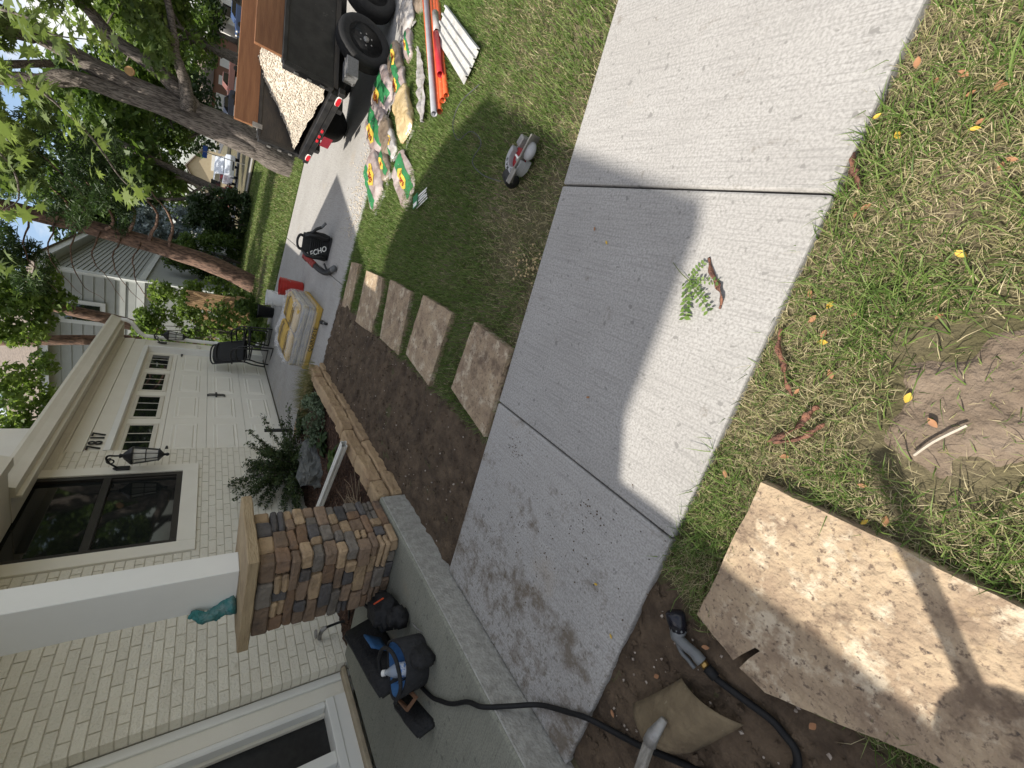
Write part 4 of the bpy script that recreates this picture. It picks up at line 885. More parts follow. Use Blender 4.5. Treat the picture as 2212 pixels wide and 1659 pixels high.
# buckets behind the pallet
def bucket(name, loc, mat, label, tilt=(0, 0, 0), h=.37, handle=True):
    t = empty(name, loc, 0, label, 'bucket', 'buckets behind the pallet'); t.rotation_euler = tilt
    MB().lathe([(0.0, 0.0), (.13, 0), (.135, .01), (.15, h - .10), (.157, h - .10), (.157, h - .088), (.1505, h - .086), (.1515, h - .06), (.158, h - .06), (.158, h - .048), (.1525, h - .046), (.154, h - .012), (.16, h - .01), (.16, h), (.148, h), (.128, .012), (0, .012)], 28).build('bucket_body', mat, t, smooth=False)
    pts = [(.162 * math.cos(a), .162 * math.sin(a) * .3 - .12, h - .07 - .13 * math.sin(a)) for a in [math.pi * k / 12 for k in range(13)]]
    MB().tube(pts, .0035, 5).build('bail', M_STEEL, t); return t
bucket('bucket', (-1.50, 8.36, drive_z(-1.5)), pmat('red_plastic', (0.42, 0.028, 0.02), (0.36, 0.022, 0.016), scale=6, rough=0.45, spots=((0.5, 0.45, 0.42), 14, 0.7)), 'red plastic bucket standing behind the wrapped pallet')
bucket('bucket', (-2.0, 9.6, drive_z(-2.0)), pmat('white_plastic', (0.72, 0.72, 0.70), (0.62, 0.62, 0.6), scale=5, rough=0.4), 'white plastic bucket standing behind the red bucket')
# ------------------------------------------------------------------ stacked patio chairs
M_MESH = pmat('black_sling', (0.014, 0.014, 0.014), (0.024, 0.024, 0.023), scale=120, rough=0.7, bump=0.3)
def chair(loc, label, rz):
    t = empty('patio_chair', loc, rz, label, 'chair', 'stacked patio chairs')   # faces local +x
    w = .28; tb = .015
    bk = []; 
    for j in range(9):
        u = j / 8; x = -.20 - .16 * u; z = .44 + .52 * u
        for i in range(9):
            yy = -w + .03 + (2 * w - .06) * i / 8; sag = .03 * (1 - (2 * i / 8 - 1) ** 2); edge = .04 * (abs(2 * i / 8 - 1) ** 3) * (u > .9)
            bk.append((x - sag * .6, yy, z - edge))
    bf_ = [(j * 9 + i, j * 9 + i + 1, (j + 1) * 9 + i + 1, (j + 1) * 9 + i) for j in range(8) for i in range(8)]
    o = MB().add(bk, bf_).build('backrest', M_MESH, t, smooth=True); o.modifiers.new('s', 'SOLIDIFY').thickness = .012
    se = []
    for j in range(9):
        u = j / 8; x = -.21 + .47 * u; z = .42 + .03 * u + .025 * (u > .9)
        for i in range(9):
            yy = -w + .03 + (2 * w - .06) * i / 8; se.append((x, yy, z - .03 * (1 - (2 * i / 8 - 1) ** 2)))
    o = MB().add(se, bf_).build('seat', M_MESH, t, smooth=True); o.modifiers.new('s', 'SOLIDIFY').thickness = .012
    for s in (-1, 1):
        y = s * w
        MB().tube(spline([(.24, y, .01), (.235, y, .3), (.215, y, .56), (.15, y, .65), (.0, y, .665), (-.18, y, .64), (-.30, y, .62)], 5), tb, 8).build('arm', M_BLACK, t, smooth=True)
        MB().tube(spline([(-.33, y, .01), (-.28, y, .25), (-.22, y * .97, .43), (-.29, y * .95, .7), (-.375, y * .93, .95)], 5), tb, 8).build('rear_leg', M_BLACK, t, smooth=True)
        MB().tube([(.235, y, .40), (-.22, y, .40)], tb, 8).build('side_rail', M_BLACK, t)
    MB().tube(spline([(-.375, -w * .93, .95), (-.39, -w * .6, .985), (-.40, 0, .995), (-.39, w * .6, .985), (-.375, w * .93, .95)], 4), tb, 8).build('top_rail', M_BLACK, t, smooth=True)
    MB().tube([(.235, -w, .02), (-.32, -w, .02)], .01, 6).build('foot_rail', M_BLACK, t); MB().tube([(.235, w, .02), (-.32, w, .02)], .01, 6).build('foot_rail', M_BLACK, t)
    return t
chair((-3.17, 10.05, drive_z(-3.17)), 'black sling patio chair standing on the drive before the garage door', -0.55)
chair((-3.23, 10.06, drive_z(-3.2) + .085), 'black sling patio chair stacked on top of another one', -0.55)
# ------------------------------------------------------------------ backpack blower
BW = empty('leaf_blower', (-0.58, 7.12, drive_z(-0.58)), 0, 'black backpack leaf blower with red hose standing on the driveway', 'leaf blower'); BW.scale = (1.05, 1.0, .84)
M_BLK2 = pmat('blower_black', (0.010, 0.010, 0.010), (0.02, 0.02, 0.02), scale=18, rough=0.5, bump=0.2)
pf = [(.19, 0, .02), (.21, 0, .12), (.205, 0, .30), (.17, 0, .40), (.12, 0, .45), (-.10, 0, .45), (-.15, 0, .38), (-.18, 0, .25), (-.185, 0, .05), (-.15, 0, .0), (.15, 0, .0)]
MB().extrude(pf, (0, .0, 0), (0, .05, 0)).build('back_plate', M_BLK2, BW, bevel=.01)
MB().tube(spline([(.10, .02, .43), (.11, .02, .50), (.05, .02, .535), (-.03, .02, .53), (-.08, .02, .49), (-.07, .02, .43)], 4), .02, 8).build('carry_handle', M_BLK2, BW, smooth=True)
for k in range(7): MB().box(-.12, .10, -.03, -.002, .12 + .033 * k, .138 + .033 * k).build('back_pad', M_BLK2, BW, bevel=.007)
for s in (-1, 1): MB().tube(spline([(s * .11, -.01, .42), (s * .14, -.07, .38), (s * .15, -.09, .25), (s * .13, -.06, .12), (s * .14, -.02, .04)], 5), .026, 8).build('shoulder_strap', M_BLK2, BW, smooth=True)
MB().lathe([(0, -.03), (.12, -.03), (.145, 0), (.145, .11), (.12, .14), (0, .14)], 24, (0.0, .15, .19), 'y').build('fan_housing', M_BLK2, BW, smooth=True)
MB().box(-.14, .15, .06, .24, .24, .42).build('engine_cover', M_BLK2, BW, bevel=.02, seg=2)
MB().box(-.17, .18, -.06, .24, .0, .022).build('base_frame', M_BLK2, BW, bevel=.008)
MB().tube([(-.16, .03, .40), (-.20, .0, .34)], [.05, .055], 14).build('elbow', M_BLK2, BW, smooth=True)
cr = [( -.155 - .10 * t, .02 - .16 * t, .40 - .16 * t) for t in [k / 12 for k in range(13)]]
MB().tube(cr, [.048 + .006 * (k % 2) for k in range(13)], 14).build('flex_hose', pmat('red_rubber', (0.26, 0.03, 0.022), (0.2, 0.022, 0.018), scale=12, rough=0.5), BW)
MB().tube(spline([(-.255, -.14, .24), (-.29, -.24, .17), (-.30, -.34, .10), (-.26, -.50, .085), (-.19, -.68, .075)], 5), [.042] * 21, 14).build('blower_tube', M_BLK2, BW, smooth=True)
MB().tube([(-.198, -.66, .076), (-.17, -.75, .072)], [.044, .046], 14).build('tube_end', M_GREYPL, BW, smooth=True)
MB().tube([(-.25, -.53, .12), (-.16, -.50, .18)], .016, 8).build('tube_handle', M_BLK2, BW)
MB().tube(spline([(.16, -.02, .34), (.24, -.06, .28), (.29, -.09, .20)], 4), [.022] * 9, 8).build('throttle_arm', M_BLK2, BW, smooth=True)
MB().tube([(.285, -.09, .205), (.36, -.12, .155)], [.02, .024], 8).build('throttle_grip', M_GREYPL, BW, smooth=True)
RL = Matrix.Translation((-.19, -.032, .37)) @ Matrix.Rotation(math.radians(62), 4, 'Y') @ M_TXT_FRONT.to_4x4()
t_ = text_mesh('ECHO', .105, .001, .002, .15); t_.transform(RL @ Matrix.Translation((.075, 0, 0))); link('lettering', t_, M_WHITE, BW)
for k in range(3):
    b_ = MB().box(.02 * k, .02 * k + .012, 0, .074, 0, .001).mesh(); b_.transform(RL); link('logo_bar', b_, M_WHITE, BW)
MB().extrude([(-.20, -.028, .42), (-.155, -.028, .41), (.02, -.028, .06), (-.06, -.028, .02)], (0, 0, 0), (0, .02, 0)).build('hip_pad', M_BLK2, BW)
# small torch on the drive
TK = empty('torch', (-1.54, 6.24, drive_z(-1.54)), math.radians(100), 'small black and silver torch lying on the concrete beside the pallet', 'torch')
MB().tube([(-.13, 0, .022), (.04, 0, .022), (.06, 0, .026), (.11, 0, .03)], [.02, .02, .03, .034], 12).build('torch_body', M_BLK2, TK, smooth=True); MB().tube([(-.05, 0, .022), (-.005, 0, .022)], .0212, 12).build('torch_ring', M_STEEL, TK, smooth=True)
# ------------------------------------------------------------------ mulch and soil sacks
M_SK_BROWN = pmat('mauve_plastic', (0.46, 0.40, 0.37), (0.26, 0.19, 0.17), scale=6, rough=0.3, bump=0.4, bscale=18, spec=0.6)
M_SK_CLEAR = pmat('grey_film', (0.50, 0.48, 0.46), (0.30, 0.27, 0.24), scale=9, rough=0.22, bump=0.6, bscale=16, spec=0.8)
M_SK_TAN = pmat('tan_film', (0.40, 0.29, 0.14), (0.52, 0.40, 0.22), scale=9, rough=0.2, bump=0.7, bscale=20, spec=0.8)
M_SK_DARK = pmat('soil_in_film', (0.13, 0.095, 0.065), (0.23, 0.18, 0.13), scale=12, rough=0.3, bump=0.6, bscale=26, spec=0.7)
M_GREENINK = pmat('green_print', (0.035, 0.20, 0.07), (0.03, 0.15, 0.055), scale=6, rough=0.32, bump=0.2)
M_YELINK = pmat('yellow_print', (0.66, 0.45, 0.07), (0.6, 0.40, 0.06), scale=5, rough=0.35)
M_REDINK = pmat('maroon_print', (0.25, 0.02, 0.015), (0.2, 0.015, 0.012), scale=5, rough=0.4)
def sack(loc, rz, d, mat, label, seed, prints=True, word='Vigoro', tilt=0.0, tail=True, cat='sack', band=(-.05, .16), logo=-.14):
    d = (d[0], d[1] * 1.05, d[2] * .78)
    t = empty('plastic_sack', loc, rz, label, cat, 'plastic sacks on the lawn edge'); t.rotation_euler = (tilt, 0, rz)
    me = pillow_mesh(d[0], d[1], d[2], seed, .022, 52, 26, .5, .8, True, 9)
    b_ = link('sack_body', me, mat, t, (0, 0, d[2] * .36)); bv = bvh_of(me)
    if prints:
        L_, Wd = d[0], d[1]
        link('green_band', drape(grid_mesh(L_ * -.42, L_ * .42, Wd * band[0], Wd * (band[1] + .12), 26, 10), bv, Matrix.Identity(4), .003), M_GREENINK, b_)
        hx = [(-.23, 0), (-.15, -.12), (.15, -.12), (.23, 0), (.15, .12), (-.15, .12)]
        bm = bmesh.new(); bm.faces.new([bm.verts.new((p[0] * L_, p[1] * Wd * 1.15 + Wd * logo, 0)) for p in hx]); bmesh.ops.triangulate(bm, faces=bm.faces)
        for _ in range(4): bmesh.ops.subdivide_edges(bm, edges=[e for e in bm.edges if e.calc_length() > .025], cuts=1); bmesh.ops.triangulate(bm, faces=bm.faces)
        hm = bpy.data.meshes.new('h'); bm.to_mesh(hm); bm.free()
        link('logo_patch', drape(hm, bv, Matrix.Identity(4), .0055), M_YELINK, b_)
        tx = text_mesh(word, Wd * .22, 0, .003); ws = max(v.co.x for v in tx.vertices)
        link('lettering', drape(tx, bv, Matrix.Translation((-ws / 2, Wd * logo - Wd * .08, 0)), .0085), M_REDINK, b_)
    if tail:
        tv = []; 
        for j in range(7):
            for i in range(11):
                u = i / 10 - .5; x = d[0] * .46 + .13 * j / 6; y = u * d[1] * (.8 + .12 * j / 6); q = Vector((x, y, 0))
                tv.append((x, y, d[2] * .2 + .02 * j / 6 + mnoise.noise(q * 14 + Vector((seed, 0, 0))) * .035))
        tf = [(j * 11 + i, j * 11 + i + 1, (j + 1) * 11 + i + 1, (j + 1) * 11 + i) for j in range(6) for i in range(10)]
        MB().add(tv, tf).build('torn_end', M_SK_CLEAR, t, smooth=True)
    return t
def gz(x, y): return ground_z(x, y) + .02
def sk(x, y, deg, d, mat, label, seed, **k): return sack((x, y, gz(x, y)), math.radians(deg), d, mat, label, seed, **k)
sk(0.50, 5.66, 235, (.92, .42, .13), M_SK_BROWN, 'mauve and green sack nearest the blower, partly over the drive edge', 1, word='Vigoro', logo=.1, band=(-.38, -.2))
sk(0.66, 5.33, 238, (.52, .20, .12), M_SK_DARK, 'small green-striped sack lying close beside the mauve one', 2, word='soil', logo=0.0)
sk(1.10, 6.05, 242, (1.02, .46, .17), M_SK_BROWN, 'sack with yellow badge and green band, second from the blower', 3)
sk(0.98, 5.52, 236, (.70, .26, .15), M_SK_DARK, 'soil-filled clear sack squeezed between the badge sack and the tan sack', 4, prints=False)
sk(0.90, 5.27, 236, (.46, .16, .11), M_SK_CLEAR, 'narrow pale sack with a green end in front of the soil sack', 5, word='tag', band=(-.4, -.3), logo=.1)
sk(1.56, 6.20, 240, (.78, .50, .18), M_SK_BROWN, 'sack with big yellow badge lying nearest the trailer wheel', 6)
sk(1.55, 5.62, 225, (.44, .30, .13), M_SK_BROWN, 'crumpled small sack behind the tan clear sack', 7, logo=.0)
sk(1.18, 5.02, 228, (.74, .30, .17), M_SK_TAN, 'shiny tan sand-filled clear sack on the grass', 8, prints=False)
sk(1.86, 5.98, 226, (.62, .28, .17), M_SK_DARK, 'dark grey-green sack beyond the badge sacks', 9, logo=.2, word='mulch')
sk(2.02, 5.72, 226, (.50, .17, .12), M_SK_BROWN, 'thin yellow and green sack standing on edge in the grass', 10, logo=.0, tail=False)
sk(2.45, 6.15, 228, (.66, .34, .13), M_SK_CLEAR, 'farthest crumpled grey sack near the trailer wheels', 11, prints=False)
sk(2.62, 5.85, 228, (.60, .26, .12), M_SK_DARK, 'farthest brown sack at the edge of the picture', 12, prints=False)
sk(0.50, 4.52, 240, (.80, .34, .05), M_SK_BROWN, 'nearly empty flat mauve sack half in the shade', 13, logo=.0, band=(-.1, .2), tail=False)
# empty white film lying by the pipes
cv = []
for j in range(25):
    for i in range(7):
        u = j / 24; w = (i / 6 - .5) * .15 * math.sin(math.pi * min(.97, u + .03)) ** .6
        x = 1.02 + (1.85 - 1.02) * u - w * .75; y = 4.31 + (5.16 - 4.31) * u + w * .75
        cv.append((x, y, gz(x, y) + .03 + .035 * mnoise.noise(Vector((x * 9, y * 9, 3))) + .02 * math.sin(i * 1.6)))
cf = [(j * 7 + i, j * 7 + i + 1, (j + 1) * 7 + i + 1, (j + 1) * 7 + i) for j in range(24) for i in range(6)]
tag(MB().add(cv, cf).build('plastic_film', M_SK_CLEAR, smooth=True), 'long strip of crumpled grey plastic film on the grass', 'plastic film')
# ------------------------------------------------------------------ orange pipes and ribbed panel on the grass
M_OR = pmat('orange_pipe', (0.66, 0.12, 0.028), (0.56, 0.085, 0.022), scale=5, rough=0.5, stretch=(3, 3, 3), spots=((0.5, 0.4, 0.35), 22, 0.68))
M_OR2 = pmat('red_pipe', (0.50, 0.03, 0.04), (0.42, 0.022, 0.03), scale=6, rough=0.35)
M_GRP = pmat('grey_pipe', (0.36, 0.36, 0.38), (0.30, 0.30, 0.32), scale=7, rough=0.5)
def pipe(a, b, r, mat, label, lift=0.0):
    A3 = Vector((a[0], a[1], gz(*a) + r + lift)); B3 = Vector((b[0], b[1], gz(*b) + r + lift)); d = (B3 - A3).normalized()
    o = empty('pipe', A3, 0, label, 'pipe', 'pipes lying on the grass'); n = 14
    x = d.cross(Vector((0, 0, 1))).normalized(); u = x.cross(d); v = []
    for (p, q) in ((Vector((0, 0, 0)), r), (B3 - A3, r), (B3 - A3, r * .84), (Vector((0, 0, 0)) , r * .84)):
        v += [tuple(p + (x * math.cos(2 * math.pi * k / n) + u * math.sin(2 * math.pi * k / n)) * q) for k in range(n)]
    f = [(s * n + k, s * n + (k + 1) % n, ((s + 1) % 4) * n + (k + 1) % n, ((s + 1) % 4) * n + k) for s in range(4) for k in range(n)]
    MB().add(v, f).build('tube', mat, o, smooth=True); return o
pipe((1.19, 4.17), (2.9, 6.02), .026, M_OR, 'orange pipe on the driveway side of the bundle', .0)
pipe((1.02, 3.90), (2.9, 5.86), .027, M_GRP, 'long grey pipe lying on top of the orange bundle', .045)
pipe((1.06, 3.91), (2.9, 5.80), .026, M_OR, 'orange pipe under the long grey pipe', .0)
pipe((1.14, 3.87), (2.8, 5.57), .026, M_OR, 'orange pipe with its open end beside the grey one', .012)
pipe((1.18, 3.85), (2.7, 5.42), .024, M_OR, 'outer orange pipe next to the ribbed white panel', .0)
pipe((1.36, 4.03), (1.80, 4.49), .030, M_OR2, 'short glossy red pipe lying on the outer orange pipe', .035)
pipe((1.82, 4.50), (2.05, 4.74), .031, M_SK_CLEAR, 'short clear plastic sleeve at the end of the red pipe', .03)
RP = empty('ribbed_panel', (1.62, 3.98, gz(1.62, 3.98) + .03), 0, 'weathered white ribbed panel lying in the grass beside the orange pipes', 'panel')
e1 = Vector((2.03, 4.46, 0)) - Vector((1.39, 3.30, 0)); L1 = e1.length; e1n = e1.normalized(); e2 = Vector((-e1n.y, e1n.x, 0)); W1 = .25
prof = []
for k in range(4):
    b0 = -W1 / 2 + W1 * k / 4
    prof += [(b0, .0), (b0 + .004, .018), (b0 + .010, .018), (b0 + .014, .0)]
prof += [(W1 / 2, 0)]
pv = []
for s in range(11):
    for (w, h) in prof:
        p = e1 * (s / 10 - .5) + e2 * w; gz0 = ground_z(1.62 + p.x, 3.98 + p.y) - ground_z(1.62, 3.98)
        pv.append((p.x, p.y, h + gz0 + .006 * mnoise.noise(p * 5)))
np_ = len(prof); pfc = [(s * np_ + i, s * np_ + i + 1, (s + 1) * np_ + i + 1, (s + 1) * np_ + i) for s in range(10) for i in range(np_ - 1)]
o = MB().add(pv, pfc).build('panel_sheet', pmat('weathered_white', (0.55, 0.54, 0.51), (0.40, 0.39, 0.365), scale=6, rough=0.7, bump=0.3, layers=(((0.3, 0.27, 0.22), 5, 0.64, 6, 0.1),)), RP); o.modifiers.new('s', 'SOLIDIFY').thickness = .006
# ------------------------------------------------------------------ circular saw
SW = empty('circular_saw', (0.58, 2.26, -0.035), math.radians(-34), 'grey and red circular saw lying upside down in the shaded grass', 'saw')
SW.scale = (.74, .74, .74)
M_SAWG = pmat('saw_grey', (0.36, 0.36, 0.355), (0.30, 0.30, 0.295), scale=9, rough=0.45, bump=0.1)
M_SAWR = pmat('saw_red', (0.30, 0.018, 0.022), (0.24, 0.012, 0.016), scale=9, rough=0.4)
M_ALU = pmat('worn_alu', (0.30, 0.285, 0.25), (0.18, 0.165, 0.14), scale=12, rough=0.55, metal=0.4, bump=0.2)
def ring_part(name, r0, r1, a0, a1, z0, z1, mat, cx=0., cy=0.):
    n = 28; v = []
    for zz in (z0, z1):
        for rr_ in (r0, r1): v += [(cx + rr_ * math.cos(a0 + (a1 - a0) * k / n), cy + rr_ * math.sin(a0 + (a1 - a0) * k / n), zz + .03 * 0) for k in range(n + 1)]
    m = n + 1; f = []
    for k in range(n):
        f += [(k, k + 1, m + k + 1, m + k)[::-1], (2 * m + k, 2 * m + k + 1, 3 * m + k + 1, 3 * m + k), (k, 2 * m + k, 2 * m + k + 1, k + 1), (m + k, m + k + 1, 3 * m + k + 1, 3 * m + k)]
    f += [(0, m, 3 * m, 2 * m), (m - 1, 2 * m - 1, 4 * m - 1, 3 * m - 1)[::-1]]
    return MB().add(v, f).build(name, mat, SW, bevel=.0)
ring_part('blade_guard', .072, .118, math.radians(70), math.radians(292), .055, .10, M_SAWG)
ring_part('guard_rim', .112, .121, math.radians(60), math.radians(300), .01, .0545, M_SAWG)
MB().lathe([(0, .03), (.11, .03), (.11, .05), (.07, .06), (0, .062)], 30).build('blade_housing', M_SAWR, SW, smooth=False)
MB().lathe([(0, .0625), (.018, .0625), (.018, .072), (0, .073)], 8).build('arbor_bolt', M_STEEL, SW)
MB().lathe([(0, .05), (.062, .05), (.07, .06), (.062, .085), (.03, .10), (0, .10)], 22, (.12, -.085, 0)).build('lower_guard', M_SAWG, SW, smooth=True)
MB().tube([(.015, .02, .085), (.02, -.04, .09), (.05, -.055, .09)], .008, 6).build('guard_lever', M_WHITE, SW)
MB().box(-.19, .19, -.012, .0, .02, .135).build('shoe_plate', M_ALU, SW, loc=(.035, -.045, .0), rot=(.35, 0, .12), bevel=.004)
MB().box(-.19, -.07, -.06, -.012, .118, .13).build('shoe_wing', M_ALU, SW, loc=(.035, -.045, .0), rot=(.2, 0, .12), bevel=.003)
MB().box(-.045, .035, -.03, .03, .0, .10).build('bracket', M_STEEL, SW, loc=(.12, .045, .01), bevel=.008)
MB().lathe([(0, 0), (.055, .0), (.06, .02), (.06, .10), (.045, .13), (0, .13)], 20, (0, 0, 0), 'y').build('motor_housing', M_BLK2, SW, loc=(-.14, -.10, .055), smooth=True)
MB().tube(spline([(-.10, .09, .02), (-.17, .09, .03), (-.20, .03, .035), (-.19, -.03, .04)], 5), .018, 8).build('handle', M_SAWR, SW, smooth=True)
for ch, a in zip('SKILMAG', (268, 248, 229, 210, 178, 155, 132)):
    t_ = text_mesh(ch, .034, .0006, .001); ar = math.radians(a)
    t_.transform(Matrix.Translation((.095 * math.cos(ar), .095 * math.sin(ar), .1008)) @ Matrix.Rotation(ar - math.pi / 2, 4, 'Z') @ Matrix.Translation((-.011, -.012, 0))); link('lettering', t_, M_BLACK, SW)
# power cord in the grass and a bundle of plant tags
tag(MB().tube(spline([(.46, 2.42, -.01), (.50, 2.66, .0), (.58, 2.82, .012), (.70, 2.78, .0), (.78, 2.95, .01), (.74, 3.15, .0), (.86, 3.3, .0), (1.0, 3.25, .0), (1.1, 3.05, -.02)], 6), .0032, 6).build('power_cord', pmat('grey_cord', (0.05, 0.05, 0.05), (0.07, 0.07, 0.07), rough=0.6)), 'thin grey power cord snaking through the grass from the saw', 'cord')
PT = empty('tag_bundle', (.325, 3.82, gz(.325, 3.82)), math.radians(-62), 'bundle of green and white plant tags lying in the shaded grass', 'plant tags')
for k in range(7): MB().box(-.09 + rs.uniform(-.01, .01), .12 + rs.uniform(-.02, .02), -.055 + .016 * k, -.043 + .016 * k, .02 + .008 * (k % 3), .024 + .008 * (k % 3)).build('tag_stem', M_WHITE, PT, rot=(0, 0, rs.uniform(-.06, .06)))
MB().box(-.12, -.03, -.06, .06, .046, .05).build('printed_tag', M_GREENINK, PT); MB().box(-.11, -.04, -.05, -.015, .0505, .0512).build('printed_tag', M_WHITE, PT)
# ------------------------------------------------------------------ vegetation toolkit
def poly_cloud(name, tmpl, P, Rm, S, tint, mat, parent=None):
    """many copies of a small flat polygon joined as one mesh: P (n,3), Rm (n,3,3), S (n,), tint (n,)"""
    T = np.asarray(tmpl, float); k = len(T); n = len(P)
    V = np.einsum('nij,kj->nki', Rm, T) * S[:, None, None] + P[:, None, :]
    me = bpy.data.meshes.new(name)
    me.vertices.add(n * k); me.vertices.foreach_set('co', V.reshape(-1).astype(np.float32))
    me.loops.add(n * k); me.loops.foreach_set('vertex_index', np.arange(n * k, dtype=np.int32))
    me.polygons.add(n); me.polygons.foreach_set('loop_start', np.arange(0, n * k, k, dtype=np.int32)); me.polygons.foreach_set('loop_total', np.full(n, k, np.int32))
    me.update(calc_edges=True)
    a = me.attributes.new('tint', 'FLOAT', 'FACE'); a.data.foreach_set('value', tint.astype(np.float32))
    return link(name, me, mat, parent)
def rand_rot(n, rng, flat=0.5, bias=None):
    """random leaf frames, normals pulled upwards by `flat`"""
    N = rng.normal(size=(n, 3)); N /= np.linalg.norm(N, axis=1)[:, None]; N[:, 2] = np.abs(N[:, 2]); N = N + np.array([0, 0, flat]) ; N /= np.linalg.norm(N, axis=1)[:, None]
    A = rng.normal(size=(n, 3)); A -= (A * N).sum(1)[:, None] * N; A /= np.linalg.norm(A, axis=1)[:, None]
    B = np.cross(N, A); return np.stack([A, B, N], axis=2)
LEAF_OVAL = [(0, -.5, 0), (.26, -.22, .03), (.30, .1, .04), (0, .55, -.05), (-.30, .1, .04), (-.26, -.22, .03)]
LEAF_QUAD = [(0, -.55, 0), (.34, 0, .06), (0, .6, -.04), (-.34, 0, .06)]
LEAF_MAPLE = [(0, -.45, 0), (.10, -.26, .01), (.40, -.32, -.04), (.20, -.08, .02), (.52, .16, -.06), (.20, .10, .03), (.24, .36, -.02), (.09, .22, .03), (0, .66, -.06), (-.09, .22, .03), (-.24, .36, -.02), (-.20, .10, .03), (-.52, .16, -.06), (-.20, -.08, .02), (-.40, -.32, -.04), (-.10, -.26, .01)]
def foliage(name, clumps, per, size, tmpl, mat, parent, seed, flat=.5, shell=.45, jit=.35, tmod=0.0):
    """clumps: list of (x,y,z,rx,ry,rz)"""
    rng = np.random.default_rng(seed); C = np.asarray(clumps, float); idx = np.repeat(np.arange(len(C)), per); n = len(idx)
    d = rng.normal(size=(n, 3)); d /= np.linalg.norm(d, axis=1)[:, None]; r = (shell + (1 - shell) * rng.random(n)) ** .8
    P = C[idx, :3] + d * r[:, None] * C[idx, 3:6]
    ct = rng.random(len(C))[idx]
    tint = np.clip(.55 * ct + .45 * rng.random(n) + tmod, 0, 1)
    S = size * (1 - jit + 2 * jit * rng.random(n))
    return poly_cloud(name, tmpl, P, rand_rot(n, rng, flat), S, tint, mat, parent)
L_MAPLE = leaf_mat('maple_leaf', (0.055, 0.095, 0.024), (0.185, 0.235, 0.075), transl=.42)
L_GREEN = leaf_mat('green_leaf', (0.04, 0.075, 0.018), (0.13, 0.19, 0.05), transl=.4)
L_DARK = leaf_mat('dark_leaf', (0.016, 0.032, 0.012), (0.055, 0.09, 0.03), transl=.25)
L_PINE = leaf_mat('pine_needles', (0.022, 0.045, 0.016), (0.075, 0.115, 0.04), transl=.3)
L_BLUE = leaf_mat('blue_spruce_needles', (0.19, 0.24, 0.24), (0.42, 0.48, 0.48), transl=.15)
L_LIGHT = leaf_mat('light_leaf', (0.07, 0.12, 0.03), (0.22, 0.29, 0.08), transl=.45)
L_SAGE = leaf_mat('sage_leaf', (0.09, 0.13, 0.075), (0.20, 0.25, 0.15), transl=.2)
L_JUNIPER = leaf_mat('evergreen_leaf', (0.022, 0.042, 0.014), (0.075, 0.105, 0.035), transl=.2)
M_BARK = pmat('grey_bark', (0.21, 0.18, 0.155), (0.055, 0.045, 0.038), scale=9, rough=0.95, bump=1.0, bscale=14, stretch=(5, 5, .8), detail=9, lo=.42, hi=.6)
M_BARKR = pmat('pine_bark', (0.22, 0.135, 0.095), (0.07, 0.045, 0.034), scale=6, rough=0.95, bump=1.0, bscale=11, stretch=(3.5, 3.5, 1.1), detail=9, lo=.4, hi=.6)
def limb(pts, r0, r1, n=10, sub=5, wob=.0):
    s = spline(pts, sub); m = len(s); mb = MB(); mb.tube(s, [r0 + (r1 - r0) * i / (m - 1) for i in range(m)], n); return mb
def join(mbs):
    o = MB()
    for m in mbs: o.add(m.v, m.f)
    return o
def rough_tube(me, amp, sc):
    for v in me.vertices: v.co += mnoise.noise_vector(Vector((v.co.x * sc, v.co.y * sc, v.co.z * sc * .25))) * amp
def build_tree(name, base, label, cat_group, trunk_mb, bark, crowns, amp=.05):
    t = empty(name, base, 0, label, 'tree', cat_group)
    me = trunk_mb.mesh('trunk'); rough_tube(me, amp, 5); me.transform(Matrix.Translation(-Vector(base)))
    link('trunk', me, bark, t, smooth=True)
    for (clumps, per, size, tmpl, mat, seed, flat) in crowns:
        o = foliage('crown', [(c[0] - base[0], c[1] - base[1], c[2] - base[2]) + tuple(c[3:]) for c in clumps], per, size, tmpl, mat, t, seed, flat)
    return t
rt = random.Random(21)
def blob_clumps(c, R, n, cr, rnd, squash=1.0):
    out = []
    for _ in range(n):
        while True:
            p = Vector((rnd.uniform(-1, 1), rnd.uniform(-1, 1), rnd.uniform(-1, 1)))
            if p.length < 1: break
        k = rnd.uniform(.6, 1.3) * cr; out.append((c[0] + p.x * R[0], c[1] + p.y * R[1], c[2] + p.z * R[2], k, k, k * .75 * squash))
    return out
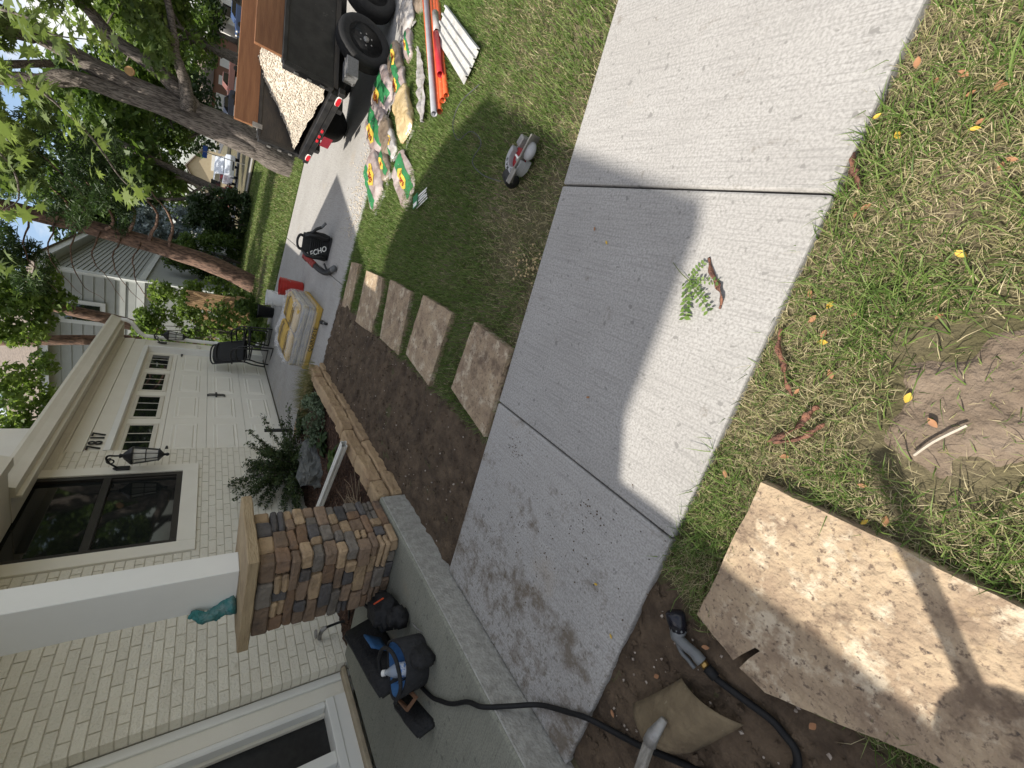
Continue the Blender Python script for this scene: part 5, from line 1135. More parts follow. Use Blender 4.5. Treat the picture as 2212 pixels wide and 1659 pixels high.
# ---- big maple by the driveway
mb_ = join([limb([(0.80, 13.3, -0.45), (0.83, 13.25, 0.11), (0.94, 13.2, 0.53), (1.08, 13.2, 0.92), (1.15, 13.2, 1.29), (1.18, 13.2, 1.75), (1.23, 13.2, 2.3), (1.27, 13.2, 2.9), (1.38, 13.2, 3.57), (1.55, 13.2, 4.3), (1.8, 13.1, 6), (2.0, 13, 8)], .34, .12, 18, 4),
            limb([(0.80, 13.22, 0.2), (0.86, 13.12, 0.9), (0.95, 13.1, 1.6), (1.02, 13.1, 2.3), (1.02, 13.15, 3.1), (0.98, 13.2, 3.7), (0.75, 13.3, 4.2), (0.4, 13.4, 5.2), (0.0, 13.5, 6.5)], .22, .09, 14, 4),
            limb([(1.22, 13.15, 1.72), (1.50, 13.1, 2.07), (1.69, 13.1, 2.39), (1.82, 13.05, 2.83), (1.95, 13, 3.17), (2.24, 12.9, 3.5), (2.7, 12.8, 4.2), (3.4, 12.6, 5.4)], .18, .07, 12, 4),
            limb([(1.18, 13.0, 1.9), (1.42, 12.9, 1.93), (1.6, 12.85, 1.98), (1.92, 12.8, 2.09), (2.3, 12.75, 2.2), (2.9, 12.6, 2.3), (3.6, 12.4, 2.6)], .15, .04, 10, 4),
            limb([(1.4, 13.0, 4.2), (1.2, 11.5, 5.6), (0.9, 9.6, 6.0), (0.6, 8.0, 5.6), (0.3, 6.6, 4.9)], .10, .025, 8, 5),
            limb([(1.1, 13.0, 4.0), (0.2, 11.5, 5.0), (-0.6, 9.8, 5.2), (-1.1, 8.3, 4.6), (-1.35, 7.2, 3.9)], .08, .015, 8, 5)])
cl = []
for (x, y, z) in ((3.2, 12.6, 2.7), (2.9, 12.3, 3.5), (3.6, 12.2, 3.1), (2.4, 12.6, 2.6), (3.9, 12.0, 2.2), (4.4, 12.4, 3.4), (2.2, 12.2, 4.2), (3.1, 11.6, 4.4), (1.0, 12.0, 4.7), (0.2, 12.2, 4.6), (1.9, 11.5, 4.9), (-0.4, 11.6, 5.0), (-0.9, 12.4, 4.4), (0.6, 11.2, 5.2), (4.6, 11.5, 4.4), (2.6, 13.5, 5.0), (0.8, 13.6, 5.6), (-0.8, 13.4, 5.4), (5.2, 12.8, 2.8), (3.8, 13.8, 3.6), (5.6, 12.2, 4.0)):
    for _ in range(4): cl.append((x + rt.gauss(0, .35), y + rt.gauss(0, .35), z + rt.gauss(0, .28), .42, .42, .24))
for (x, y, z) in ((2.5, 13, 7), (0.5, 13.4, 7.5), (-1.5, 13.2, 7), (4, 12.5, 7), (4.5, 15, 6.0), (5.5, 16.5, 7.5), (3.5, 15.5, 5.0), (6.0, 15, 5.0), (2.5, 15, 8), (4.5, 14, 8.5)):
    for _ in range(5): cl.append((x + rt.gauss(0, .9), y + rt.gauss(0, .9), z + rt.gauss(0, .6), .7, .7, .4))
maple = build_tree('maple_tree', (0.80, 13.3, -0.30), 'big grey-barked maple with forked trunk rising behind the trailer', None, mb_, M_BARK, [(cl, 120, .17, LEAF_MAPLE, L_MAPLE, 1, .3)], .05)
MB().lathe([(.085, 0), (.085, .03), (0, .032)], 16).build('cut_branch_stub', pmat('cut_wood', (0.50, 0.30, 0.13), (0.4, 0.23, 0.1), scale=14, rough=0.8), maple, Vector((1.47, 12.92, 2.86)) - maple.location, (math.radians(70), math.radians(20), 0))
# low leafy twigs of the maple hanging into the picture above the drive
near = []
SP = [(-0.27, 4.17, 1.82), (-0.23, 4.17, 1.86), (-0.2, 4.16, 1.92), (-0.12, 4.16, 1.98), (0.0, 4.15, 2.06), (0.05, 4.14, 2.12), (0.11, 4.13, 2.2), (0.17, 4.11, 2.26), (0.19, 4.1, 2.32), (0.19, 4.09, 2.37), (0.2, 4.08, 2.41), (0.39, 4.09, 2.31), (0.5, 4.09, 2.22), (0.55, 4.1, 2.15), (0.56, 4.11, 2.05), (0.56, 4.08, 2.25), (0.53, 4.06, 2.34), (-0.24, 4.07, 2.44), (-0.15, 4.08, 2.4), (-0.46, 4.07, 2.37), (-0.56, 4.04, 2.42), (-0.87, 3.98, 2.44)]
SP = [(x * 1.31, y * 1.31, 1.42 + (z - 1.42) * 1.31) for (x, y, z) in SP]
for i, (x, y, z) in enumerate(SP):
    for _ in range(5 if i < 8 else 9): near.append((x + rt.gauss(0, .09), y + rt.gauss(0, .22), z + rt.gauss(0, .075)))
near = np.array(near) - np.array(maple.location)
rng = np.random.default_rng(5)
RR = rand_rot(len(near), rng, .9); lmesh = []
for k in range(6):
    me = MB().add(LEAF_MAPLE, [tuple(range(16))]).mesh('leaf'); at = me.attributes.new('tint', 'FLOAT', 'FACE'); at.data.foreach_set('value', [.5 + .09 * k]); me.materials.append(L_MAPLE); lmesh.append(me)
for k in range(len(near)):
    o = link('leaf', lmesh[k % 6], None, maple); s_ = .15 * (.65 + .6 * rng.random()); o.matrix_local = Matrix.Translation(near[k].tolist()) @ Matrix(RR[k].tolist()).to_4x4() @ Matrix.Scale(s_, 4)
tw = join([limb([(0.3, 6.6, 4.9), (0.3, 5.8, 3.4), SP[10], SP[7], SP[4], SP[2], SP[0]], .02, .003, 6, 5), limb([(0.3, 6.6, 4.9), (0.6, 5.8, 3.4), SP[16], SP[12], SP[14]], .014, .003, 6, 5), limb([(0.3, 6.6, 4.9), (0.0, 5.8, 3.4), SP[17], SP[19], SP[20]], .014, .003, 6, 5)])
me = tw.mesh('twig'); me.transform(Matrix.Translation(-maple.location)); link('twig', me, M_BARK, maple)
# ---- leaning pine
mb_ = join([limb([(-3.02, 16, 0.0), (-2.99, 16, 0.12), (-2.75, 16, 0.73), (-2.55, 16, 1.45), (-2.44, 16, 2.12), (-2.32, 16, 2.94), (-2.23, 16, 3.87), (-2.19, 16, 4.71), (-2.18, 16, 6), (-2.2, 16, 9)], .30, .15, 16, 4)] +
           [limb([(-2.4 + .04 * k, 15.9, 2.3 + .45 * k), (-1.6 + rt.uniform(-.2, .2), 15.5, 2.2 + .42 * k + rt.uniform(-.2, .4)), (-0.8 + rt.uniform(-.3, .3), 15.2, 2.3 + .5 * k + rt.uniform(-.3, .4))], .05, .012, 6, 5) for k in range(6)] +
           [limb([(-2.35 + .03 * k, 15.8, 2.9 + .4 * k), (-2.9, 15.5, 3.0 + .4 * k), (-3.5 + rt.uniform(-.2, .3), 15.2, 2.75 + .4 * k), (-3.9, 15.0, 2.3 + .4 * k)], .022, .004, 5, 5) for k in range(6)])
cl = []
for k in range(70):
    s = rt.random(); cl.append((-2.1 + rt.uniform(.1, 2.2) * (1 - .2 * s), 15.4 + rt.gauss(0, .5), 3.0 + 3.8 * s, .38, .38, .20))
for k in range(26): cl.append((-2.4 - rt.uniform(.2, 1.5), 15.6 + rt.gauss(0, .5), 4.3 + 2.4 * rt.random(), .3, .3, .18))
NEEDLE = [(-.06, -.5, 0), (.06, -.5, 0), (.05, .5, .05), (-.05, .5, .05)]
build_tree('pine_tree', (-3.02, 16, 0.10), 'leaning reddish-barked pine on the far lawn behind the potted plant', None, mb_, M_BARKR, [(cl, 190, .17, NEEDLE, L_PINE, 2, .2)], .04)
# ---- tree behind the garage roof, and a slim leaning tree farther off
mb_ = join([limb([(-5.6, 17, 0), (-5.5, 17, 2), (-5.26, 17, 2.63), (-5.03, 17, 3.61), (-4.89, 17, 4.5), (-4.7, 17, 5.6), (-4.5, 17, 8)], .22, .12, 12, 4), limb([(-5.6, 17, 1.8), (-5.66, 17, 2.8), (-5.69, 17, 3.5), (-5.89, 17, 4.98), (-6.1, 17, 6.4), (-6.3, 17, 8)], .20, .11, 12, 4)])
cl = []
for (x, y, z) in ((-4.2, 16.2, 5.0), (-4.6, 16.0, 5.6), (-5.4, 15.8, 5.4), (-6.2, 15.9, 5.0), (-3.9, 16.5, 6.2), (-7.0, 15.8, 5.5), (-7.6, 15.4, 4.9), (-8.2, 15.2, 5.3), (-8.4, 15.0, 4.4), (-5.0, 15.6, 6.5), (-7.2, 15, 6.4), (-9.0, 15, 5.6), (-6.2, 14.6, 6.6), (-4.6, 15.8, 4.5)):
    for _ in range(5): cl.append((x + rt.gauss(0, .35), y + rt.gauss(0, .35), z + rt.gauss(0, .3), .36, .36, .24))
build_tree('garden_tree', (-5.6, 17, 0.18), 'two-stemmed tree standing behind the garage roof', None, mb_, M_BARKR, [(cl, 110, .15, LEAF_QUAD, L_LIGHT, 3, .4)], .04)
mb_ = join([limb([(-0.95, 31, -.1), (-0.74, 31, 1.1), (-0.58, 31, 1.95), (-0.4, 31, 2.8), (-0.1, 31, 4.2), (0.4, 31, 6)], .26, .12, 10, 4), limb([(-0.8, 31, .9), (-1.3, 31, 1.8), (-1.9, 31, 3), (-2.2, 31, 4.5)], .13, .06, 8, 4)])
build_tree('street_tree', (-0.95, 31, 0.0), 'slim leaning tree at the far edge of the lawn beside the dark bush', None, mb_, M_BARK, [(blob_clumps((-0.4, 31, 6.2), (3.6, 3, 2.6), 60, .8, rt), 60, .34, LEAF_QUAD, L_GREEN, 4, .4)], .04)
# ---- background trees, each its own crown
def bg_tree(x, y, h, r, mat, label, seed, per=34, size=.55, n=70, bark=M_BARK, low=.28):
    rr = random.Random(seed); base = (x, y, ground_z(x, y) - .05)
    mb = join([limb([(x, y, base[2]), (x + rr.uniform(-.2, .2), y, base[2] + h * .3), (x + rr.uniform(-.4, .4), y, base[2] + h * .75)], h * .028, h * .01, 8, 4)] +
              [limb([(x, y, base[2] + h * (.25 + .08 * k)), (x + rr.uniform(-1, 1) * r * .5, y + rr.uniform(-.5, .5) * r, base[2] + h * (.42 + .08 * k)), (x + rr.uniform(-1, 1) * r * .9, y + rr.uniform(-.7, .7) * r, base[2] + h * (.5 + .1 * k))], h * .012, h * .003, 6, 3) for k in range(4)])
    cl = blob_clumps((x, y, base[2] + h * (.5 + low / 2)), (r, r * .8, h * (.5 - low / 2)), n, r * .24, rr)
    return build_tree('background_tree', base, label, 'trees in the background', mb, bark, [(cl, per, size, LEAF_QUAD, mat, seed, .5)], .05)
bgl = [(-8.5, 30, 9.5, 3.2, L_GREEN, 'mid-green tree above the grey neighbour house roof'), (-4.2, 33, 8.5, 2.8, L_DARK, 'dark crown right of the grey neighbour house'), (2.6, 36, 9, 3.0, L_GREEN, 'green tree directly behind the maple trunk'),
       (6.4, 34, 8.5, 3.0, L_LIGHT, 'light green tree right of the maple fork'), (10.5, 38, 9.5, 3.6, L_GREEN, 'green tree above the parked pickup'), (15, 36, 9, 3.4, L_GREEN, 'green tree at the right edge of the picture before the white porch'), (-1.2, 46, 11, 3.6, L_GREEN, 'tall tree between the spruce and the van'),
       (5.0, 62, 12, 4.4, L_DARK, 'dark tree far behind between the two distant houses'), (-9, 55, 13, 5, L_GREEN, 'broad far tree behind the grey house'), (14, 70, 13, 5, L_GREEN, 'broad far tree behind the brick house'), (24, 60, 13, 5, L_LIGHT, 'pale far tree at the right end'), (-18, 40, 13, 5, L_GREEN, 'far tree at the left behind the garage'), (9, 95, 16, 7, L_DARK, 'large dark tree on the skyline'), (-4, 100, 16, 7, L_GREEN, 'large green tree on the skyline behind the tan house'),
       (22, 100, 16, 7, L_DARK, 'dark skyline tree at the right'), (9.5, 25, 11, 3.6, L_GREEN, 'green tree high above the trailer front'), (14, 29, 12, 4, L_GREEN, 'green tree above the white porch house')]
for i, (x, y, h, r, m, lab) in enumerate(bgl): bg_tree(x, y, h, r, m, lab, 100 + i, per=80, size=.14 + y * .0045, n=74, low=(.34 if y < 50 else .14))
# a street tree right of the picture shows in the window glass
bg_tree(10.5, 13, 8.5, 2.6, L_GREEN, 'street tree off to the right beyond the trailer', 303, per=60, size=.24, n=110, low=.16)
# ---- shrubs on the far lawn
def shrub(name, c, R, mat, label, seed, n=60, per=60, size=.10, cr=.3, tmpl=LEAF_QUAD, cat='shrub'):
    rr = random.Random(seed); t = empty(name, (c[0], c[1], c[2]), 0, label, cat)
    cl = []
    for _ in range(n):
        a = rr.uniform(0, 6.28); u = rr.random(); rad = math.sqrt(max(0, 1 - (u * 1.0 - .1) ** 2)) * (rr.random() ** .35)
        k = cr * rr.uniform(.6, 1.2); cl.append((math.cos(a) * rad * R[0], math.sin(a) * rad * R[1], u * R[2] * .95, k, k, k * .8))
    foliage('foliage', cl, per, size, tmpl, mat, t, seed, .3, .5)
    join([limb([(0, 0, -.05), (rr.uniform(-.2, .2) * R[0], rr.uniform(-.2, .2) * R[1], R[2] * .35), (rr.uniform(-.6, .6) * R[0], rr.uniform(-.6, .6) * R[1], R[2] * .75)], .03, .008, 6, 3) for _ in range(7)]).build('stems', M_BARK, t)
    return t
shrub('dark_shrub', (-1.75, 23.5, 0.1), (1.25, 1.2, 2.1), L_DARK, 'nearly black rounded bush on the far lawn beside the slim tree', 1, 90, 70, .14, .36)
shrub('round_hedge', (-3.35, 22.5, 0.15), (1.05, 1.0, 2.6), L_GREEN, 'clipped dark green rounded hedge right of the pine trunk', 2, 90, 90, .10, .32)
shrub('blue_spruce', (-3.5, 30, 0.1), (1.6, 1.5, 4.5), L_BLUE, 'silvery blue spruce behind the dark bush', 3, 110, 80, .16, .42)
shrub('light_shrub', (-4.35, 18.2, 0.18), (.75, .7, 2.7), L_LIGHT, 'bright green shrub left of the pine trunk', 4, 50, 70, .13, .3)
shrub('climbing_shrub', (-4.15, 13.6, 0.18), (.85, .6, 2.65), L_LIGHT, 'light green leafy bush beside the far garage lantern', 5, 80, 60, .10, .26)
shrub('low_shrub', (-4.1, 15.2, 0.18), (.9, .5, 1.0), L_GREEN, 'low green shrub among the lumber behind the chairs', 7, 40, 50, .11, .24)
# potted plant by the chairs
PP = empty('potted_plant', (-2.62, 10.9, drive_z(-2.62)), 0, 'leafy plant in a black pot at the far edge of the driveway', 'potted plant')
MB().lathe([(0, 0), (.12, 0), (.155, .30), (.165, .30), (.165, .33), (.15, .33), (.14, .28), (0, .27)], 24).build('pot', M_BLACK, PP, smooth=True)
foliage('foliage', blob_clumps((0.04, 0, .52), (.26, .26, .2), 26, .10, rt), 46, .075, LEAF_OVAL, L_GREEN, PP, 9, .6)
VN = empty('ground_vine', (-3.1, 10.75, drive_z(-3.1)), 0, 'broad yellow-green leaves growing behind the patio chairs', 'plant')
foliage('leaves', blob_clumps((0, 0, .22), (.34, .25, .2), 22, .12, rt), 16, .13, LEAF_MAPLE, L_LIGHT, VN, 10, .8)
# ------------------------------------------------------------------ planting bed by the house
def sprig_shrub():
    t = empty('evergreen_shrub', (-3.42, 5.45, 0.14), 0, 'spiky dark evergreen shrub against the brick wall', 'shrub')
    rr = random.Random(4); br = []; pts = []
    for k in range(64):
        a = rr.uniform(0, 6.28); up = rr.uniform(.2, 1.0); L = rr.uniform(.5, .98)
        d = Vector((math.cos(a) * (1 - up * .55) * .9, math.sin(a) * (1 - up * .55), up)).normalized()
        p1 = d * L; p1.z = max(.1, p1.z - .12 * (1 - up)); p0 = Vector((0, 0, 0))
        if p1.x < -.28: p1.x = -.28
        mid = p1 * .5 + Vector((0, 0, .08)); br.append(limb([p0, mid, p1], .009, .002, 5, 4))
        for s in spline([p0, mid, p1], 18)[8:]:
            for _ in range(9): pts.append(s + Vector((rr.gauss(0, .022), rr.gauss(0, .022), rr.gauss(0, .018))))
    join(br).build('stems', M_BARK, t)
    P_ = np.array([tuple(p) for p in pts]); rng = np.random.default_rng(3)
    poly_cloud('needles', LEAF_QUAD, P_, rand_rot(len(P_), rng, .2), .026 * (.6 + .8 * rng.random(len(P_))), rng.random(len(P_)), L_JUNIPER, t)
sprig_shrub()
def rosette(name, loc, label, mat, n, L, w, seed, up=.6, cat='plant'):
    t = empty(name, loc, 0, label, cat); rr = random.Random(seed); V = []; F = []; tint = []
    for k in range(n):
        a = rr.uniform(0, 6.28); l = L * rr.uniform(.6, 1.1); e = rr.uniform(.3, 1.1) * up; ww = w * rr.uniform(.7, 1.2); b = len(V)
        for j in range(6):
            u = j / 5; r_ = l * u; z = l * (math.sin(e) * u - .55 * u * u * .9) + .02; r2 = r_ * math.cos(e * .7); hw = ww * math.sin(math.pi * min(.98, u * .9 + .08)) ** .8
            c, s = math.cos(a), math.sin(a)
            V += [(c * r2 - s * hw, s * r2 + c * hw, z + .012), (c * r2, s * r2, z), (c * r2 + s * hw, s * r2 - c * hw, z + .012)]
        for j in range(5):
            for q in (0, 1): F.append((b + j * 3 + q, b + j * 3 + q + 1, b + j * 3 + 4 + q, b + j * 3 + 3 + q)); tint.append(rr.random())
    me = MB().add(V, F).mesh('leaves'); at = me.attributes.new('tint', 'FLOAT', 'FACE'); at.data.foreach_set('value', tint[:len(me.polygons)]); link('leaves', me, mat, t, smooth=True); return t
rosette('broadleaf_plant', (-3.02, 5.95, .14), 'dark broad-leaved plant in the mulch beside the black stake', L_DARK, 26, .26, .06, 1)
rosette('broadleaf_plant', (-2.68, 4.72, .12), 'dark broad-leaved plant between the boulder and the low wall', L_DARK, 22, .22, .05, 2)
rosette('broadleaf_plant', (-2.62, 4.22, .12), 'bright green leafy plant in front of the boulder by the white pipe', L_GREEN, 18, .24, .045, 3)
def mound(name, loc, R, mat, label, seed, per, size, n=22):
    t = empty(name, loc, 0, label, 'plant'); foliage('foliage', blob_clumps((0, 0, R[2] * .5), R, n, .07, random.Random(seed)), per, size, LEAF_OVAL, mat, t, seed, .5); return t
mound('sage_plant', (-2.45, 5.15, .12), (.20, .34, .16), L_SAGE, 'pale grey-green sage along the inside of the low wall', 5, 60, .035)
mound('sage_plant', (-2.72, 5.02, .12), (.16, .18, .12), L_SAGE, 'smaller sage clump next to the boulder', 6, 60, .032, 14)
def tuft(name, loc, label, n, L, seed, mat, R=.16):
    t = empty(name, loc, 0, label, 'grass tuft'); rr = random.Random(seed); V = []; F = []; ti = []
    for k in range(n):
        a = rr.uniform(0, 6.28); p = Vector((rr.gauss(0, R), rr.gauss(0, R), 0)); l = L * rr.uniform(.5, 1.1); d = Vector((math.cos(a), math.sin(a), 0)); s = Vector((-d.y, d.x, 0)) * .0028; b = len(V); lean = rr.uniform(.2, .9)
        for j in range(4):
            u = j / 3; q = p + d * l * lean * u * u + Vector((0, 0, l * u * (1 - .45 * lean * u))); V += [tuple(q - s * (1.05 - u)), tuple(q + s * (1.05 - u))]
        for j in range(3): F.append((b + 2 * j, b + 2 * j + 1, b + 2 * j + 3, b + 2 * j + 2)); ti.append(rr.random())
    me = MB().add(V, F).mesh('blades'); at = me.attributes.new('tint', 'FLOAT', 'FACE'); at.data.foreach_set('value', ti); link('blades', me, mat, t); return t
L_STRAW = leaf_mat('straw_grass', (0.10, 0.12, 0.04), (0.30, 0.26, 0.12), transl=.3)
tuft('ornamental_grass', (-2.55, 6.0, .12), 'straw-coloured ornamental grass at the far end of the mulch bed', 900, .24, 1, L_STRAW, .17)
tuft('ornamental_grass', (-2.22, 5.72, .16), 'green grass tuft spilling over the end of the low wall', 500, .16, 2, L_STRAW, .10)
dry = empty('dry_stems', (-2.55, 3.2, .12), 0, 'bare dry stems of a cut plant in the mulch by the column', 'plant')
join([limb([(rs.gauss(0, .12), rs.gauss(0, .12), 0), (rs.gauss(0, .18), rs.gauss(0, .18), .06), (rs.gauss(0, .25), rs.gauss(0, .25), .10)], .004, .0015, 4, 4) for _ in range(26)]).build('stems', pmat('dry_stem', (0.22, 0.16, 0.10), (0.3, 0.23, 0.15), rough=0.9), dry)
# ------------------------------------------------------------------ lumber behind the chairs
M_LUM = pmat('pine_lumber', (0.42, 0.28, 0.15), (0.33, 0.20, 0.10), scale=4, rough=0.75, stretch=(1, 8, 8), bump=0.2, rnd=0.15)
LB = empty('lumber_bundle', (-3.55, 15.0, 0.62), 0, 'upright bundle of pale lath boards under the bushes', 'lumber')
for k in range(9): MB().box(-.26 + .058 * k, -.21 + .058 * k, -.03, .03, 0, 1.08 + .05 * (k % 3)).build('board', M_LUM, LB, bevel=.003)
MB().box(-.30, .30, -.045, .05, -.42, -.03).build('base_block', M_LUM, LB)
WR = empty('wooden_rack', (-4.35, 14.6, 0.18), 0, 'slatted wooden rack leaning behind the patio chairs', 'rack')
for k in range(5): MB().box(-.03, .03, -.02, .02, 0, 1.5).build('slat', M_LUM, WR, (-.55 + .27 * k, 0, .05), (0, math.radians(22), 0))
for z in (.25, 1.1): MB().box(-.75, .95, .021, .05, z, z + .09).build('rail', M_LUM, WR)
# ------------------------------------------------------------------ neighbour house
M_SIDE = pmat('grey_siding', (0.33, 0.345, 0.325), (0.29, 0.305, 0.285), scale=3, rough=0.7)
M_TRIMG = pmat('pale_grey_trim', (0.56, 0.58, 0.56), (0.5, 0.52, 0.5), scale=3, rough=0.6)
NH = empty('neighbour_house', (-4.3, 20, 0.18), 0, 'two-storey grey house with clapboard siding beyond the garage', 'house')
NO = (4.3, -20, -.18)
MB().box(-14, -4.36, 20.06, 29, 0, 5.6).build('wall', M_SIDE, NH, NO)
for k in range(8):
    z0 = 3.36 + .275 * k; MB().add([(-14, 20.058, z0), (-4.44, 20.058, z0), (-4.44, 20.02, z0), (-14, 20.02, z0), (-14, 20.058, z0 + .27), (-4.44, 20.058, z0 + .27), (-4.44, 20.05, z0 + .27), (-14, 20.05, z0 + .27)], [(3, 2, 1, 0), (2, 3, 7, 6), (1, 2, 6, 5), (0, 4, 7, 3), (4, 5, 6, 7)]).build('siding_board', M_SIDE, NH, NO)
for k in range(17):
    z0 = 3.30 + .135 * k; MB().add([(-4.358, 20.12, z0), (-4.32, 20.12, z0), (-4.32, 29, z0), (-4.358, 29, z0), (-4.358, 20.12, z0 + .13), (-4.35, 20.12, z0 + .13), (-4.35, 29, z0 + .13), (-4.358, 29, z0 + .13)], [(3, 2, 1, 0), (1, 2, 6, 5), (0, 1, 5, 4), (2, 3, 7, 6), (4, 5, 6, 7)]).build('siding_board', M_SIDE, NH, NO)
MB().box(-4.44, -4.29, 20.0, 20.12, 3.2, 5.6).build('corner_board', M_TRIMG, NH, NO)
MB().box(-14, -4.28, 19.99, 20.057, 3.12, 3.34).build('band_board', M_TRIMG, NH, NO); MB().box(-4.359, -4.28, 20.121, 29, 3.12, 3.29).build('band_board', M_TRIMG, NH, NO)
MB().box(-14.3, -4.0, 19.6, 19.66, 5.5, 5.72).build('fascia', M_TRIMG, NH, NO); MB().box(-4.0, -3.94, 19.6, 29.4, 5.5, 5.72).build('fascia', M_TRIMG, NH, NO); MB().box(-14, -4.0, 19.66, 29, 5.601, 5.66).build('soffit', M_TRIMG, NH, NO)
MB().add([(-14.4, 19.5, 5.72), (-3.85, 19.5, 5.72), (-3.85, 29.5, 5.72), (-14.4, 29.5, 5.72), (-10, 24.5, 8.0), (-8.2, 24.5, 8.0)], [(0, 1, 5, 4), (1, 2, 5), (2, 3, 4, 5), (3, 0, 4), (3, 2, 1, 0)]).build('roof', M_SHINGLE, NH, NO)
w_ = MB().box(-6.2, -5.35, 19.97, 20.03, 4.15, 5.3).build('window', M_TRIMG, NH, NO); MB().box(-6.06, -5.49, 19.955, 19.969, 4.29, 5.16).build('pane', M_GLASS, w_)
MB().extrude([(-4.31, 24.5, 2.9), (-3.3, 24.5, 2.35), (-3.3, 24.5, 2.25), (-4.31, 24.5, 2.3)], (0, 0, 0), (0, 3, 0)).build('lean_to_roof', M_SHINGLE, NH, NO); MB().box(-4.3, -3.4, 24.7, 27.3, 0, 2.24).build('lean_to', M_SIDE, NH, NO)
MB().tube([(-4.25, 19.95, 5.5), (-4.25, 19.95, 5.35), (-4.33, 19.97, 5.2), (-4.33, 19.97, 3.4), (-4.30, 19.95, 3.0), (-4.30, 19.95, .2)], .05, 8).build('downspout', M_TRIMG, NH, NO)
# ------------------------------------------------------------------ distant houses and vehicles
def house_far(name, x0, x1, y, h, rise, wallm, roofm, label, gable=False, openings=()):
    t = empty(name, (x0, y, -.75), 0, label, 'house'); d = 8; w = x1 - x0
    MB().box(0, w, 0, d, 0, h).build('wall', wallm, t)
    if gable: 
        MB().extrude([(-.4, 0, h - .1), (w / 2, 0, h + rise), (w + .4, 0, h - .1), (w + .4, 0, h - .25), (w / 2, 0, h + rise - .18), (-.4, 0, h - .25)], (0, -.4, 0), (0, d + .4, 0)).build('roof', roofm, t); MB().extrude([(0, 0, h), (w, 0, h), (w / 2, 0, h + rise - .25)], (0, 0.0, 0), (0, .2, 0)).build('gable_wall', wallm, t)
    else: MB().add([(-.5, -.5, h), (w + .5, -.5, h), (w + .5, d + .5, h), (-.5, d + .5, h), (d / 2, d / 2, h + rise), (w - d / 2, d / 2, h + rise)], [(0, 1, 5, 4), (1, 2, 5), (2, 3, 4, 5), (3, 0, 4), (3, 2, 1, 0)]).build('roof', roofm, t)
    for (a, b, c, e, mt, nm) in openings: MB().box(a, b, -.06, -.005, c, e).build(nm, mt, t)
    return t
M_TAN = pmat('tan_stucco', (0.50, 0.42, 0.28), (0.46, 0.38, 0.25), scale=3, rough=0.8); M_BRK = pmat('far_brick', (0.28, 0.15, 0.10), (0.22, 0.12, 0.085), scale=12, rough=0.9)
house_far('tan_house', -2.9, 3.2, 84, 3.3, 2.1, M_TAN, M_SHINGLE, 'distant tan stucco house with gable behind the white van', True, [(1.0, 2.2, 1.0, 2.2, M_GLASS, 'window'), (3.4, 5.6, .2, 2.3, M_WHITE, 'garage_door')])
house_far('brick_house', 9.5, 22, 100, 2.9, 2.6, M_BRK, M_SHINGLE, 'distant low brick house with brown roof behind the parked cars', False, [(1.2, 3.8, .1, 2.4, M_WHITE, 'garage_door'), (5.2, 6.6, .9, 2.2, M_WHITE, 'window'), (8, 9.6, .9, 2.2, M_WHITE, 'window')])
house_far('white_porch_house', 24, 36, 100, 3.3, 2.6, M_WHITE, M_SHINGLE, 'distant house with white porch posts at the right edge', False, [(1, 2.5, 1, 2.4, M_GLASS, 'window'), (4, 5.5, 1, 2.4, M_GLASS, 'window')] + [(.3 + 2 * k, .5 + 2 * k, 0, 3, M_CREAM, 'porch_post') for k in range(4)])
def car(name, loc, rz, paint, label, cat, prof, cab, L=4.5, W=1.8, wr=.33, front=None):
    t = empty(name, loc, rz, label, cat); m = pmat(name + '_paint', paint, tuple(c * .9 for c in paint), rough=0.25, spec=0.8)
    MB().extrude([(p[0], -W / 2, p[1]) for p in prof], (0, 0, 0), (0, W, 0)).build('body', m, t, bevel=.05, seg=2)
    MB().extrude([(p[0], -W / 2 + .12, p[1]) for p in cab], (0, 0, 0), (0, W - .24, 0)).build('cabin', m, t, bevel=.05, seg=2)
    zs = [p[1] for p in cab]; xs = [p[0] for p in cab]; z0, z1 = min(zs), max(zs); x0, x1 = min(xs), max(xs)
    for s in (-1, 1): MB().extrude([(p[0] * .9 + (x0 + x1) * .05, s * (W / 2 - .115), z0 + (p[1] - z0) * .84 + .03) for p in cab], (0, 0, 0), (0, s * .012, 0)).build('side_window', M_GLASS, t)
    fx = [p for p in cab if p[1] == z1]
    MB().add([(x1 - .0 + .012, -W / 2 + .2, z0 + .06), (x1 + .012, W / 2 - .2, z0 + .06), (max(p[0] for p in fx) + .06, W / 2 - .28, z1 - .09), (max(p[0] for p in fx) + .06, -W / 2 + .28, z1 - .09)], [(0, 1, 2, 3)]).build('windscreen', M_GLASS, t)
    for (x, s) in ((L * .31, -1), (L * .31, 1), (-L * .31, -1), (-L * .31, 1)):
        wq = empty('wheel', (x, s * (W / 2 - .08), wr)); wq.parent = t
        MB().lathe([(wr * .6, -.11), (wr, -.09), (wr, .09), (wr * .6, .11)], 20, (0, 0, 0), 'y').build('tyre', M_TYRE, wq); MB().lathe([(0, s * .10), (wr * .58, s * .095), (wr * .6, s * .05)], 14, (0, 0, 0), 'y').build('rim', M_STEEL, wq)
    for s in (-1, 1): MB().box(L / 2 - .03, L / 2 + .02, s * W * .33 - .18, s * W * .33 + .18, .62, .78).build('headlight', M_WHITE, t); MB().box(-L / 2 - .02, -L / 2 + .03, s * W * .36 - .12, s * W * .36 + .12, .66, .9).build('tail_light', M_RED, t)
    MB().box(L / 2 - .02, L / 2 + .025, -.45, .45, .42, .62).build('grille', M_BLACK, t); return t
SED = ([(-2.2, .3), (2.2, .3), (2.25, .62), (2.1, .8), (.95, .92), (-1.5, .95), (-2.2, .85), (-2.25, .5)], [(-1.6, .93), (1.05, .9), (.35, 1.42), (-.95, 1.44)])
